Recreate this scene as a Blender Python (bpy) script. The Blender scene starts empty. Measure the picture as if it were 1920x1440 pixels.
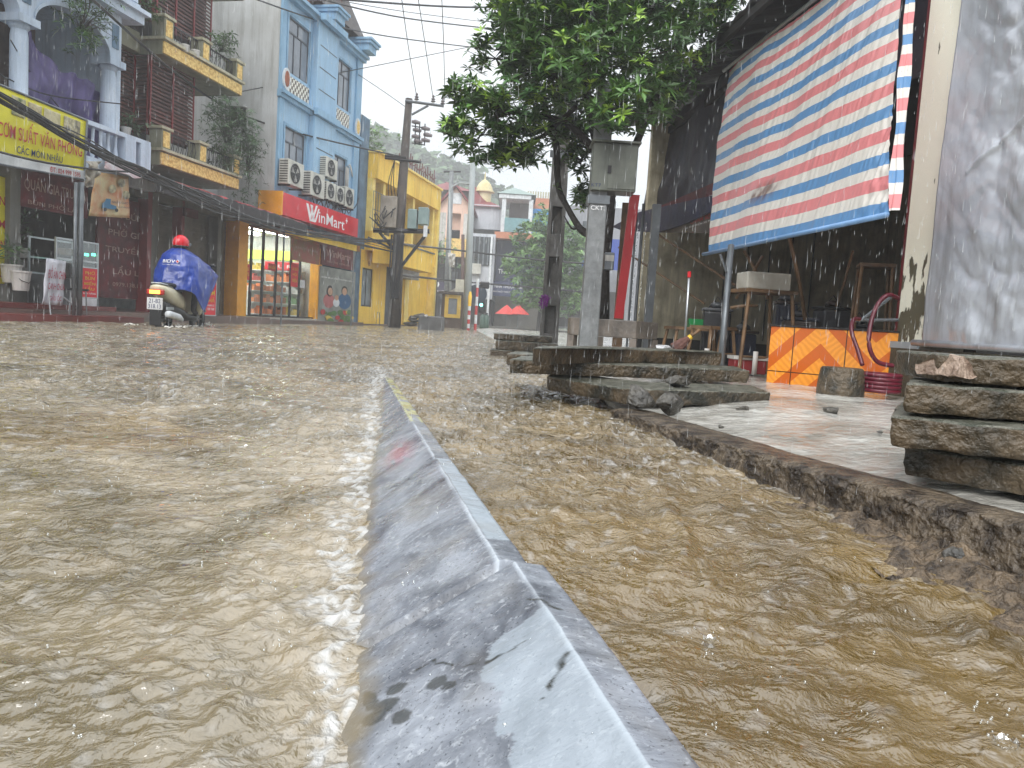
import bpy, bmesh, math, random
import numpy as np
from mathutils import Vector, Matrix
random.seed(7); rng = np.random.default_rng(7)
SC = bpy.context.scene; COL = SC.collection
# ------------------------------------------------------------------ camera
FPX = 1440.0; CH = 0.45; ROLL = math.radians(3.6)
PITCH = math.atan(116 * math.cos(ROLL) / FPX)
cam = bpy.data.cameras.new('camera'); co = bpy.data.objects.new('camera', cam); COL.objects.link(co)
CR = (Matrix.Rotation(math.pi / 2 - PITCH, 3, 'X') @ Matrix.Rotation(ROLL, 3, 'Z'))
co.matrix_world = Matrix.Translation((0, 0, CH)) @ CR.to_4x4()
cam.sensor_width = 36; cam.sensor_fit = 'HORIZONTAL'; cam.lens = FPX * 36 / 1920
cam.clip_start = 0.02; cam.clip_end = 2000; SC.camera = co
# ------------------------------------------------------------------ world, sun, exposure
W = bpy.data.worlds.new('World'); SC.world = W; W.use_nodes = True
wn = W.node_tree.nodes; wl = W.node_tree.links; wn.clear()
wo = wn.new('ShaderNodeOutputWorld'); bg = wn.new('ShaderNodeBackground')
sky = wn.new('ShaderNodeTexSky'); sky.sky_type = 'NISHITA'; sky.sun_disc = False
SUN_EL, SUN_AZ = math.radians(42), math.radians(-168)
sky.sun_elevation = SUN_EL; sky.sun_rotation = SUN_AZ
skm = wn.new('ShaderNodeVectorMath'); skm.operation = 'SCALE'; skm.inputs['Scale'].default_value = 0.10
wl.new(sky.outputs[0], skm.inputs[0])
tc = wn.new('ShaderNodeTexCoord'); mp = wn.new('ShaderNodeMapping'); mp.inputs['Scale'].default_value = (1, 1, 2.2)
wl.new(tc.outputs['Generated'], mp.inputs[0])
nz = wn.new('ShaderNodeTexNoise'); nz.inputs['Scale'].default_value = 2.2; nz.inputs['Detail'].default_value = 5
wl.new(mp.outputs[0], nz.inputs['Vector'])
cr = wn.new('ShaderNodeValToRGB')                       # overcast cloud deck
cr.color_ramp.elements[0].position = 0.32; cr.color_ramp.elements[0].color = (0.66, 0.72, 0.79, 1)
cr.color_ramp.elements[1].position = 0.66; cr.color_ramp.elements[1].color = (0.93, 0.95, 0.97, 1)
wl.new(nz.outputs[0], cr.inputs[0])
sxyz = wn.new('ShaderNodeSeparateXYZ'); wl.new(tc.outputs['Generated'], sxyz.inputs[0])
ovc = wn.new('ShaderNodeMapRange'); ovc.inputs[1].default_value = 0; ovc.inputs[2].default_value = 1; ovc.inputs[3].default_value = .56; ovc.inputs[4].default_value = 1.5; wl.new(sxyz.outputs[2], ovc.inputs[0])   # overcast sky: brighter overhead
ovm = wn.new('ShaderNodeVectorMath'); ovm.operation = 'SCALE'; wl.new(cr.outputs[0], ovm.inputs[0]); wl.new(ovc.outputs[0], ovm.inputs['Scale'])
mx = wn.new('ShaderNodeMix'); mx.data_type = 'RGBA'; mx.inputs[0].default_value = 0.93
wl.new(skm.outputs[0], mx.inputs[6]); wl.new(ovm.outputs[0], mx.inputs[7])
wl.new(mx.outputs[2], bg.inputs[0]); bg.inputs[1].default_value = 1.0
wl.new(bg.outputs[0], wo.inputs[0])
sl = bpy.data.lights.new('sun', 'SUN'); sl.energy = 1.7; sl.angle = math.radians(40); sl.color = (1, .985, .96)
so = bpy.data.objects.new('sun', sl); COL.objects.link(so)
sd = Vector((math.sin(SUN_AZ) * math.cos(SUN_EL), math.cos(SUN_AZ) * math.cos(SUN_EL), math.sin(SUN_EL)))
so.rotation_euler = sd.to_track_quat('Z', 'Y').to_euler()
SC.view_settings.view_transform = 'Standard'; SC.view_settings.look = 'None'
SC.view_settings.exposure = 0.8; SC.view_settings.gamma = 1
SC.cycles.max_bounces = 7; SC.cycles.volume_bounces = 3; SC.cycles.transparent_max_bounces = 24
SC.cycles.caustics_reflective = False; SC.cycles.caustics_refractive = False
SC.cycles.sample_clamp_indirect = 6
# ------------------------------------------------------------------ geometry of the place
RM = np.array(CR); CC = np.array([0, 0, CH])
def ray(x, y): return RM @ np.array([(x - 960) / FPX, -(y - 720) / FPX, -1.0])
def P(x, y, Y): d = ray(x, y); return CC + d * (Y / d[1])
def G(x, y, z=0.0): d = ray(x, y); return CC + d * ((z - CH) / d[2])
class Fr:
    """a street front: x runs along the front, y goes into the building, z is up"""
    def __init__(s, o, az):
        s.o = np.array([o[0], o[1], 0.0]); a = math.radians(az)
        s.u = np.array([math.sin(a), math.cos(a), 0]); s.n = np.array([-math.cos(a), math.sin(a), 0]); s.rz = math.pi / 2 - a
    def px(s, x, y, off=0.0):
        d = ray(x, y); t = (off - (CC - s.o) @ s.n) / (d @ s.n); p = CC + d * t - s.o
        return float(p @ s.u), float(p[2])
    def r(s, x0, y0, x1, y1, off=0.0):          # rectangle from two opposite corners
        a = s.px(x0, y0, off); b = s.px(x1, y1, off)
        return min(a[0], b[0]), max(a[0], b[0]), min(a[1], b[1]), max(a[1], b[1])
    def w(s, u, y, z=0.0): return tuple(s.o + s.u * u + s.n * y + np.array([0, 0, z]))
A = Fr(P(525, 597, 22.5), 11.4)                  # left row of shop houses
B = Fr(P(1690, 700, 5.4), 172.3)                 # right side; x runs towards the camera
# ------------------------------------------------------------------ helpers
def c(r, g, b, k=1.0):
    f = lambda v: ((v / 255) / 12.92 if v / 255 < .04045 else ((v / 255 + .055) / 1.055) ** 2.4) * k
    return (f(r), f(g), f(b), 1)
def setp(o, label=None, cat=None, group=None, kind=None):
    if label: o['label'] = label
    if cat: o['category'] = cat
    if group: o['group'] = group
    if kind: o['kind'] = kind
    return o
def thing(name, label, cat, loc=(0, 0, 0), rz=0.0, group=None):
    o = bpy.data.objects.new(name, None); COL.objects.link(o); o.empty_display_size = .2
    o.location = [float(v) for v in loc]; o.rotation_euler = (0, 0, rz)
    return setp(o, label, cat, group)
def fthing(fr, name, label, cat, u=0, y=0, z=0, group=None):
    return thing(name, label, cat, fr.w(u, y, z), fr.rz, group)
class MB:
    def __init__(s): s.v = []; s.f = []
    def add(s, vs, fs):
        b = len(s.v); s.v += [tuple(float(q) for q in p) for p in vs]; s.f += [tuple(b + i for i in f) for f in fs]; return s
    def box(s, x0, x1, y0, y1, z0, z1):
        v = [(x, y, z) for z in (z0, z1) for y in (y0, y1) for x in (x0, x1)]
        return s.add(v, [(0, 2, 3, 1), (4, 5, 7, 6), (0, 1, 5, 4), (2, 6, 7, 3), (0, 4, 6, 2), (1, 3, 7, 5)])
    def obox(s, p, size, rz=0, rx=0, ry=0):       # centred oriented box
        m = Matrix.Translation(p) @ Matrix.Rotation(rz, 4, 'Z') @ Matrix.Rotation(ry, 4, 'Y') @ Matrix.Rotation(rx, 4, 'X')
        hx, hy, hz = [q / 2 for q in size]
        v = [m @ Vector((x, y, z)) for z in (-hz, hz) for y in (-hy, hy) for x in (-hx, hx)]
        return s.add(v, [(0, 2, 3, 1), (4, 5, 7, 6), (0, 1, 5, 4), (2, 6, 7, 3), (0, 4, 6, 2), (1, 3, 7, 5)])
    def tube(s, pts, r, n=8, caps=True):
        pts = [Vector(p) for p in pts]; rr = r if isinstance(r, (list, tuple)) else [r] * len(pts)
        vs = []; fs = []
        for i, p in enumerate(pts):
            t = (pts[min(i + 1, len(pts) - 1)] - pts[max(i - 1, 0)]).normalized()
            a = Vector((0, 0, 1)) if abs(t.z) < .95 else Vector((1, 0, 0))
            e1 = t.cross(a).normalized(); e2 = t.cross(e1)
            for k in range(n):
                th = 2 * math.pi * k / n; vs.append(p + (e1 * math.cos(th) + e2 * math.sin(th)) * rr[i])
        for i in range(len(pts) - 1):
            for k in range(n):
                k2 = (k + 1) % n; fs.append((i * n + k, i * n + k2, (i + 1) * n + k2, (i + 1) * n + k))
        if caps: fs += [tuple(range(n - 1, -1, -1)), tuple(range((len(pts) - 1) * n, len(pts) * n))]
        return s.add(vs, fs)
    def prism(s, poly, y0, y1):                   # polygon in x,z pushed through y
        n = len(poly); v = [(a, y0, b) for a, b in poly] + [(a, y1, b) for a, b in poly]
        return s.add(v, [tuple(range(n)), tuple(range(2 * n - 1, n - 1, -1))] + [(i, i + n, (i + 1) % n + n, (i + 1) % n) for i in range(n)])
    def hprism(s, poly, z0, z1):                  # polygon in x,y pushed through z
        n = len(poly); v = [(a, b, z0) for a, b in poly] + [(a, b, z1) for a, b in poly]
        return s.add(v, [tuple(range(n - 1, -1, -1)), tuple(range(n, 2 * n))] + [(i, (i + 1) % n, (i + 1) % n + n, i + n) for i in range(n)])
    def lathe(s, prof, n=12, at=(0, 0, 0)):       # (r,z) profile about z
        vs = [(at[0] + r * math.cos(2 * math.pi * k / n), at[1] + r * math.sin(2 * math.pi * k / n), at[2] + z) for r, z in prof for k in range(n)]
        m = len(prof); fs = [(i * n + k, i * n + (k + 1) % n, (i + 1) * n + (k + 1) % n, (i + 1) * n + k) for i in range(m - 1) for k in range(n)]
        fs += [tuple(range(n - 1, -1, -1)), tuple(range((m - 1) * n, m * n))]
        return s.add(vs, fs)
    def ball(s, p, r, n=8, m=6):
        rx, ry, rz = r if isinstance(r, (tuple, list)) else (r, r, r)
        vs = [(p[0] + rx * math.sin(math.pi * i / m) * math.cos(2 * math.pi * k / n), p[1] + ry * math.sin(math.pi * i / m) * math.sin(2 * math.pi * k / n), p[2] - rz * math.cos(math.pi * i / m)) for i in range(m + 1) for k in range(n)]
        fs = [(i * n + k, i * n + (k + 1) % n, (i + 1) * n + (k + 1) % n, (i + 1) * n + k) for i in range(m) for k in range(n)]
        return s.add(vs, fs)
    def frame(s, x0, x1, z0, z1, y0, y1, t):      # rectangular ring, pieces butted
        s.box(x0, x1, y0, y1, z0, z0 + t); s.box(x0, x1, y0, y1, z1 - t, z1)
        s.box(x0, x0 + t, y0, y1, z0 + t, z1 - t); return s.box(x1 - t, x1, y0, y1, z0 + t, z1 - t)
    def build(s, name, m, parent=None, smooth=False, bevel=0, label=None):
        me = bpy.data.meshes.new(name); me.from_pydata(s.v, [], s.f); me.materials.append(m)
        if smooth: me.polygons.foreach_set('use_smooth', [True] * len(me.polygons))
        o = bpy.data.objects.new(name, me); COL.objects.link(o)
        if parent is not None: o.parent = parent
        if bevel:
            b = o.modifiers.new('b', 'BEVEL'); b.width = bevel; b.segments = 2; b.limit_method = 'ANGLE'
        if label: o['label'] = label
        return o
    def solo(s, name, m, label, cat, loc=(0, 0, 0), rz=0, group=None, **k):
        o = s.build(name, m, None, **k); o.location = [float(v) for v in loc]; o.rotation_euler = (0, 0, rz)
        return setp(o, label, cat, group)
def copy_tree(o, parent=None, loc=None, rz=None, label=None):
    q = o.copy(); COL.objects.link(q); q.parent = parent
    if loc is not None: q.location = [float(v) for v in loc]
    if rz is not None: q.rotation_euler = (0, 0, rz)
    if label: q['label'] = label
    for ch in list(o.children): copy_tree(ch, q)
    return q
# ---- materials
def mat(name, col, col2=None, sc=3.0, rough=.6, bump=0.0, bsc=40.0, metal=0.0, streak=0.0, island=0.0, spec=.5, trans=None, detail=6, lo=.35, hi=.65, grime=None, gcol=(.03, .028, .022, 1)):
    m = bpy.data.materials.new(name); m.use_nodes = True; nt = m.node_tree; n = nt.nodes; l = nt.links
    p = n['Principled BSDF']; p.inputs['Roughness'].default_value = rough; p.inputs['Metallic'].default_value = metal
    p.inputs['Specular IOR Level'].default_value = spec
    tc = n.new('ShaderNodeTexCoord'); out = None
    col2 = col2 or tuple(min(1, q * .72) for q in col[:3]) + (1,)
    a = n.new('ShaderNodeTexNoise'); a.inputs['Scale'].default_value = sc; a.inputs['Detail'].default_value = detail; a.inputs['Roughness'].default_value = .62
    l.new(tc.outputs['Object'], a.inputs['Vector'])
    r = n.new('ShaderNodeMapRange'); r.inputs[1].default_value = lo; r.inputs[2].default_value = hi; l.new(a.outputs[0], r.inputs[0])
    x = n.new('ShaderNodeMix'); x.data_type = 'RGBA'; x.inputs[6].default_value = col; x.inputs[7].default_value = col2
    l.new(r.outputs[0], x.inputs[0]); out = x.outputs[2]
    if streak or grime:
        mpn = n.new('ShaderNodeMapping'); mpn.inputs['Scale'].default_value = (7, 7, .55); l.new(tc.outputs['Object'], mpn.inputs[0])
        b = n.new('ShaderNodeTexNoise'); b.inputs['Scale'].default_value = 1.0; b.inputs['Detail'].default_value = 7; b.inputs['Roughness'].default_value = .7
        l.new(mpn.outputs[0], b.inputs['Vector'])
        r2 = n.new('ShaderNodeMapRange'); r2.inputs[1].default_value = .48; r2.inputs[2].default_value = .78; r2.inputs[4].default_value = max(streak, grime or 0); l.new(b.outputs[0], r2.inputs[0])
        y = n.new('ShaderNodeMix'); y.data_type = 'RGBA'; y.inputs[7].default_value = gcol; l.new(r2.outputs[0], y.inputs[0]); l.new(out, y.inputs[6]); out = y.outputs[2]
    if island:
        g = n.new('ShaderNodeNewGeometry'); h = n.new('ShaderNodeHueSaturation'); mr = n.new('ShaderNodeMapRange')
        mr.inputs[3].default_value = 1 - island; mr.inputs[4].default_value = 1 + island
        l.new(g.outputs['Random Per Island'], mr.inputs[0]); l.new(mr.outputs[0], h.inputs['Value']); l.new(out, h.inputs['Color']); out = h.outputs[0]
    l.new(out, p.inputs['Base Color'])
    if bump:
        d = n.new('ShaderNodeTexNoise'); d.inputs['Scale'].default_value = bsc; d.inputs['Detail'].default_value = 5; l.new(tc.outputs['Object'], d.inputs['Vector'])
        e = n.new('ShaderNodeBump'); e.inputs['Strength'].default_value = min(1, bump); e.inputs['Distance'].default_value = .02; l.new(d.outputs[0], e.inputs['Height']); l.new(e.outputs[0], p.inputs['Normal'])
    return m
def emis(name, col, s):
    m = bpy.data.materials.new(name); m.use_nodes = True; p = m.node_tree.nodes['Principled BSDF']
    p.inputs['Base Color'].default_value = col; p.inputs['Emission Color'].default_value = col; p.inputs['Emission Strength'].default_value = s; return m
def glassy(name, tint=(.85, .9, .9, 1), alpha=.25, rough=.05):
    m = bpy.data.materials.new(name); m.use_nodes = True; nt = m.node_tree; n = nt.nodes; l = nt.links
    o = n['Material Output']; n.remove(n['Principled BSDF'])
    t = n.new('ShaderNodeBsdfTransparent'); t.inputs[0].default_value = tint
    g = n.new('ShaderNodeBsdfGlossy'); g.inputs['Roughness'].default_value = rough; g.inputs[0].default_value = (.9, .92, .92, 1)
    lw = n.new('ShaderNodeLayerWeight'); lw.inputs[0].default_value = .5; f = n.new('ShaderNodeMath'); f.operation = 'POWER'; f.inputs[1].default_value = 5; l.new(lw.outputs['Facing'], f.inputs[0])
    ad = n.new('ShaderNodeMath'); ad.operation = 'ADD'; ad.inputs[1].default_value = alpha; ad.use_clamp = True; l.new(f.outputs[0], ad.inputs[0])
    x = n.new('ShaderNodeMixShader'); l.new(ad.outputs[0], x.inputs[0]); l.new(t.outputs[0], x.inputs[1]); l.new(g.outputs[0], x.inputs[2]); l.new(x.outputs[0], o.inputs[0]); return m
M = {}
M['white'] = mat('white_paint', c(225, 228, 230), c(190, 195, 198), rough=.5, grime=.35)
M['paleblue'] = mat('pale_blue_paint', c(200, 212, 226), c(172, 188, 206), sc=1.5, rough=.55, grime=.5)
M['blue'] = mat('sky_blue_paint', c(162, 196, 222), c(142, 180, 210), sc=.8, rough=.6, grime=.4, gcol=c(84, 98, 104))
M['bluetrim'] = mat('blue_trim', c(144, 182, 210), c(122, 162, 192), sc=1.2, rough=.6, grime=.45, gcol=c(60, 70, 75))
M['bluedirty'] = mat('weathered_blue', c(105, 135, 160), c(70, 92, 112), sc=2, rough=.7, grime=.8)
M['cement'] = mat('grey_cement_render', c(200, 202, 202), c(176, 177, 174), sc=.7, rough=.75, grime=.6, gcol=c(110, 106, 94))
M['cementd'] = mat('dark_cement', c(120, 120, 116), c(88, 86, 80), sc=1, rough=.75, grime=.6)
M['olive'] = mat('olive_plaster', c(142, 142, 122), c(118, 118, 98), sc=2, rough=.7, grime=.5)
M['ochre'] = mat('ochre_stone_panel', c(236, 206, 130), c(196, 156, 84), sc=14, rough=.7, lo=.42, hi=.6, bump=.4, bsc=25)
M['cream'] = mat('cream_trim', c(190, 186, 160), c(160, 155, 130), rough=.6, grime=.5)
M['louvre'] = mat('brown_louvre', c(92, 50, 42), c(62, 32, 28), rough=.55, island=.25)
M['maroon'] = mat('maroon_bar', c(128, 42, 44), rough=.5)
M['iron'] = mat('black_iron', c(38, 36, 38), rough=.45, metal=.3)
M['grayiron'] = mat('grey_metal', c(120, 125, 128), c(90, 94, 98), rough=.4, metal=.5)
M['alu'] = mat('aluminium', c(190, 195, 198), rough=.3, metal=.7)
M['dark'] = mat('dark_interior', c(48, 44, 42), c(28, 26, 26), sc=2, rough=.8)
M['black'] = mat('black_rubber', c(22, 22, 24), rough=.5)
M['winglass'] = mat('window_glass', c(132, 140, 150), c(98, 106, 116), sc=1.2, rough=.12, spec=.8)  # reflected sky is painted into this light grey
M['darkglass'] = mat('dark_glass', c(45, 55, 60), c(25, 30, 34), sc=1, rough=.08, spec=.8)
M['winframe'] = mat('window_frame', c(70, 74, 84), rough=.5)
M['red'] = mat('red_sign_face', c(214, 16, 40), c(196, 10, 34), sc=2, rough=.35)
M['reddark'] = mat('dark_red_board', c(110, 22, 32), c(70, 14, 22), sc=4, rough=.6, streak=.6)
M['orangey'] = mat('orange_cladding', c(238, 168, 36), c(222, 150, 24), rough=.45)
M['yellow'] = mat('yellow_paint', c(250, 210, 84), c(232, 186, 60), sc=.8, rough=.6, grime=.55, gcol=c(130, 100, 45))
M['yellowtrim'] = mat('pale_yellow_trim', c(248, 222, 128), c(230, 200, 100), rough=.6, grime=.3, gcol=c(110, 92, 45))
M['banner'] = mat('yellow_banner', c(222, 214, 40), c(204, 194, 30), rough=.4)
M['txtwhite'] = mat('white_lettering', c(240, 240, 240), c(230, 230, 230), rough=.4)
M['txtred'] = mat('red_lettering', c(190, 50, 50), rough=.5)
M['txtnavy'] = mat('navy_lettering', c(30, 45, 90), rough=.5)
M['txtyel'] = mat('yellow_lettering', c(236, 196, 50), rough=.5)
M['shutter'] = mat('tan_shutter', c(112, 104, 90), c(88, 80, 68), rough=.55, grime=.6)
M['tile'] = mat('dark_roof_tile', c(92, 86, 84), c(58, 52, 50), sc=9, rough=.7)
M['brick'] = mat('orange_brick', c(170, 100, 70), c(120, 70, 52), sc=8, rough=.8)
M['redtile'] = mat('red_roof', c(140, 60, 62), c(110, 44, 48), sc=3, rough=.6, grime=.4)
M['conc'] = mat('concrete_pole', c(112, 110, 108), c(76, 74, 70), sc=5, rough=.6, streak=.6, bump=.3)
M['concg'] = mat('grey_concrete_pole', c(132, 135, 136), c(100, 103, 104), sc=6, rough=.5, streak=.4, bump=.2)
M['cable'] = mat('black_cable', c(26, 26, 28), rough=.45)
M['ac'] = mat('ac_casing', c(205, 205, 196), c(180, 178, 168), rough=.45, grime=.5)
M['purple'] = mat('purple_tarp', c(98, 86, 140), c(68, 60, 104), sc=2.5, rough=.45, streak=.4)
M['leafA'] = mat('leaf_green', c(88, 124, 58), c(48, 80, 38), sc=1.5, rough=.38, island=.55)
M['leafB'] = mat('soft_leaf', c(88, 116, 78), c(56, 82, 52), sc=3, rough=.5, island=.4)
M['bark'] = mat('dark_bark', c(48, 42, 38), c(30, 26, 24), sc=12, rough=.7, bump=.8, bsc=25)
M['pot'] = mat('white_pot', c(205, 202, 196), rough=.5, grime=.5)
M['skin'] = mat('skin', c(190, 140, 112), rough=.5)

def txt(body, x0, x1, z0, z1, y, m, parent, name='lettering', bold=.0, ext=.003, mtx=None):
    cu = bpy.data.curves.new('t', 'FONT'); cu.body = body; cu.size = 1; cu.extrude = 0; cu.offset = min(bold, .006); cu.resolution_u = 3
    o = bpy.data.objects.new('t', cu); COL.objects.link(o)
    bpy.context.view_layer.update()
    me = bpy.data.meshes.new_from_object(o.evaluated_get(bpy.context.evaluated_depsgraph_get()))
    bpy.data.objects.remove(o)
    v = np.empty(len(me.vertices) * 3); me.vertices.foreach_get('co', v); v = v.reshape(-1, 3)
    mn = v.min(0); mxx = v.max(0); s = (v - mn) / np.maximum(mxx - mn, 1e-6)
    out = np.stack([x0 + s[:, 0] * (x1 - x0), np.full(len(v), y), z0 + s[:, 1] * (z1 - z0)], 1)
    if mtx is not None: out = np.array([list(mtx @ Vector(p)) for p in out])
    me.vertices.foreach_set('co', out.ravel()); me.materials.clear(); me.materials.append(m)
    q = bpy.data.objects.new(name, me); COL.objects.link(q); q.parent = parent
    return q
# ---- noise for meshes
_perm = rng.permutation(256).astype(np.int64); _perm = np.concatenate([_perm, _perm, _perm])
_ga = rng.random(256) * 2 * np.pi; _gx = np.cos(_ga); _gy = np.sin(_ga)
def noise2(x, y, s=0):
    xi = np.floor(x).astype(np.int64); yi = np.floor(y).astype(np.int64); xf = x - xi; yf = y - yi
    u = xf ** 3 * (xf * (xf * 6 - 15) + 10); v = yf ** 3 * (yf * (yf * 6 - 15) + 10)
    def g(ix, iy, dx, dy):
        h = _perm[(_perm[(ix + s * 37) & 255] + iy) & 255]; return _gx[h] * dx + _gy[h] * dy
    a = g(xi, yi, xf, yf); b = g(xi + 1, yi, xf - 1, yf); cc = g(xi, yi + 1, xf, yf - 1); d = g(xi + 1, yi + 1, xf - 1, yf - 1)
    return (a + u * (b - a) + v * (cc - a + u * (a - b - cc + d))) * 1.5
def fbm(x, y, o=4, s=0):
    t = 0; a = 1.0
    for i in range(o): t = t + a * noise2(x * 2 ** i, y * 2 ** i, s + i); a *= .5
    return t
def gridmesh(name, X, Y, Z, m, parent=None, smooth=True, thick=0, cyc=False):
    r, cn = X.shape; me = bpy.data.meshes.new(name)
    v = np.stack([X, Y, Z], -1).reshape(-1, 3)
    i = np.arange(r * cn).reshape(r, cn)
    f = np.stack([i[:-1, :-1], i[:-1, 1:], i[1:, 1:], i[1:, :-1]], -1).reshape(-1, 4)
    if cyc: f = np.concatenate([f, np.stack([i[:-1, -1], i[:-1, 0], i[1:, 0], i[1:, -1]], -1).reshape(-1, 4)])
    me.vertices.add(len(v)); me.vertices.foreach_set('co', v.astype(np.float32).ravel())
    me.loops.add(f.size); me.loops.foreach_set('vertex_index', f.astype(np.int32).ravel())
    me.polygons.add(len(f)); me.polygons.foreach_set('loop_start', np.arange(0, f.size, 4, dtype=np.int32))
    me.polygons.foreach_set('loop_total', np.full(len(f), 4, dtype=np.int32))
    me.update(calc_edges=True); me.materials.append(m)
    if smooth: me.polygons.foreach_set('use_smooth', np.ones(len(f), dtype=bool))
    o = bpy.data.objects.new(name, me); COL.objects.link(o)
    if parent is not None: o.parent = parent
    if thick:
        q = o.modifiers.new('s', 'SOLIDIFY'); q.thickness = thick
    return o
# ================================================================== ground, water, pavements, kerbs
KD = np.array([-math.sin(math.radians(11.6)), math.cos(math.radians(11.6))]); KN = np.array([KD[1], -KD[0]])   # along / right of the stone kerb
K0 = np.array([0.0158, 0.97])                                   # on the ridge
def kerb_h(t): return np.clip(.125 - .0245 * np.maximum(t, -.3), -.05, .13)      # ridge height above the water along the kerb
ground = MB().box(-150, 150, -25, 205, -.9, -.30).build('ground', mat('road_asphalt', c(60, 58, 54), rough=.9)); setp(ground, kind='structure')

def water():
    ys = [.25]
    while ys[-1] < 90: ys.append(ys[-1] + max(.0042, .0068 * ys[-1]))
    ys = np.array([-6, -3, -1.5, -.7, -.3, 0, .12] + ys)
    k = 1450; a = np.arcsinh(60 / .75); t = np.linspace(-a, a, k); xs = .75 * np.sinh(t)
    X, Y = np.meshgrid(xs, ys); Z = np.zeros_like(X)
    spx = (a * 2 / k) * np.sqrt(X * X + .56); spy = np.maximum(.0042, .0068 * np.abs(Y)); far_ = np.clip((Y - 1.2) / 3, 0, 1)
    # position relative to the stone kerb
    t_ = (X - K0[0]) * KD[0] + (Y - K0[1]) * KD[1]; n_ = (X - K0[0]) * KN[0] + (Y - K0[1]) * KN[1]
    right = 1 / (1 + np.exp(-np.clip(n_ / .06, -50, 50))) * (np.abs(X) < 6)
    wx = .25 * noise2(X * 1.1, Y * 1.1, 3); wy = .25 * noise2(X * 1.1 + 9, Y * 1.1, 4)
    ang = math.radians(20)
    calm = .35 + 1.1 * np.clip(.5 + .9 * fbm(X * 1.3 + wx * 2, Y * .9 + wy * 2, 3, 63), 0, 1)
    def lay(lx, ly, amp, s, rot=0.0, ridge=False, mask=1.0, pk=False):
        ca, sa = math.cos(rot), math.sin(rot); U = (X * ca + Y * sa) + wx; V = (-X * sa + Y * ca) + wy
        n = noise2(U / lx, V / ly, s)
        if pk: n = np.clip(n, 0, 1) ** 2 * 2.2
        if ridge: n = .5 - np.abs(n) * 1.6
        f = np.clip((lx / spx - 1.0), 0, 1) * np.clip((ly / spy - .45) / .6, 0, 1)
        return amp * n * f * mask * (calm if lx < .16 else 1)
    Z += lay(.9, .55, .009, 11) + lay(2.6, 1.8, .012, 12)
    Z += lay(.34, .20, .006, 13, .5) + lay(.30, .12, .0045, 14, -.3, True)
    Z += lay(.15, .055, .0050, 15, -.35, True) + lay(.10, .07, .0038, 16) + lay(.085, .030, .0036, 19, .25, True)
    Z += lay(.055, .022, .0030, 17, -.2, True) + lay(.030, .018, .0016, 18, .3)
    Z += lay(.50, .16, .014, 21, 1.0, True, right) + lay(.20, .09, .006, 22, .8, True, right) + lay(.07, .05, .005, 23, .9, mask=right)
    Z += lay(.16, .08, .006, 24, -.8, True, np.exp(-((n_ + .32) / .16) ** 2))          # backwash beside the kerb
    Z += lay(.085, .075, .013, 25, .2, mask=far_, pk=True) + lay(.045, .05, .008, 26, mask=far_, pk=True) + lay(.17, .10, .012, 27, -.2, mask=far_) + lay(.035, .03, .0035, 28, mask=1 - far_ * .3, pk=True)
    # rings of rain drops
    R = random.Random(3)
    for i in range(420):
        yy = math.exp(R.uniform(math.log(.5), math.log(7))); xx = R.uniform(-.75, .75) * (yy + .3)
        r0 = R.uniform(.008, .05); w = .007 + r0 * .18; am = R.uniform(.0012, .0036) * min(1, .03 / (r0 + .012))
        j0, j1 = np.searchsorted(ys, [yy - r0 - 3 * w, yy + r0 + 3 * w]); i0, i1 = np.searchsorted(xs, [xx - r0 - 3 * w, xx + r0 + 3 * w])
        if j1 - j0 < 3 or i1 - i0 < 3: continue
        rr = np.hypot(X[j0:j1, i0:i1] - xx, Y[j0:j1, i0:i1] - yy)
        Z[j0:j1, i0:i1] += am * np.cos((rr - r0) / w * 1.9) * np.exp(-((rr - r0) / w) ** 2)
    # foam: along the waterline of the kerb slope, at its sunken tip, and against the right kerb
    hk = kerb_h(t_); edge = -(hk * 1.62)                              # where the slope meets the water
    jag = .055 * fbm(t_ * 8, n_ * 7, 4, 31) + .012 * np.abs(noise2(t_ * 30, n_ * 20, 32))
    d = n_ - edge + jag
    live = (t_ > -1.2) & (t_ < 5.4)
    foam = np.where(live & (n_ < .02), np.exp(-((d + .02) / (.016 + .012 * np.clip(t_, 0, 5))) ** 2), 0)
    tip = np.exp(-(((t_ - 4.9) / .55) ** 2 + ((n_ + .02) / .12) ** 2)); foam = np.maximum(foam, tip * .8)
    rk = (X - .906) * KN[0] + (Y - 1.817) * KN[1]
    foam = np.maximum(foam, .55 * np.exp(-((rk + .02 + .05 * fbm(X * 6, Y * 6, 3, 33)) / .022) ** 2) * (Y < 4) * (Y > .6))
    lace = np.clip(1.7 * (.30 - np.abs(fbm(X * 13, Y * 9, 4, 35))), 0, 1)
    cell = np.clip(1.35 - 3.2 * np.abs(fbm(X * 26 + wx * 8, Y * 15, 4, 36)), 0, 1)
    streak = np.clip(1.2 - 3.0 * np.abs(fbm((t_ - n_ * .9) * 17, n_ * 4, 4, 38)), 0, 1)
    glint_fleck = np.clip((fbm(X * 24, Y * 18, 3, 39) - .40) * 4, 0, 1) * np.clip(.25 + far_ * .9, 0, 1)  # bubble flecks that also paint white glints on the ripples, denser far off
    wide = np.where(live & (n_ < .02), np.exp(-np.clip(-d, 0, 9) / (.055 + .03 * np.clip(t_, 0, 5))), 0)
    foam = np.clip(.72 * foam * (.15 + .9 * cell) + .42 * wide * streak * cell + .14 * lace ** 3 * (Y < 9) + .62 * glint_fleck, 0, .78)  # foam plus the painted white glints
    Z += foam * .0025 * (np.abs(Y) < 8)
    Z = np.where(Y < .25, 0, Z)
    # lower the sheet inside the kerb body so it never rides over it
    m = bpy.data.materials.new('muddy_water'); m.use_nodes = True; nt = m.node_tree; n = nt.nodes; l = nt.links; p = n['Principled BSDF']
    tc = n.new('ShaderNodeTexCoord')
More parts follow.
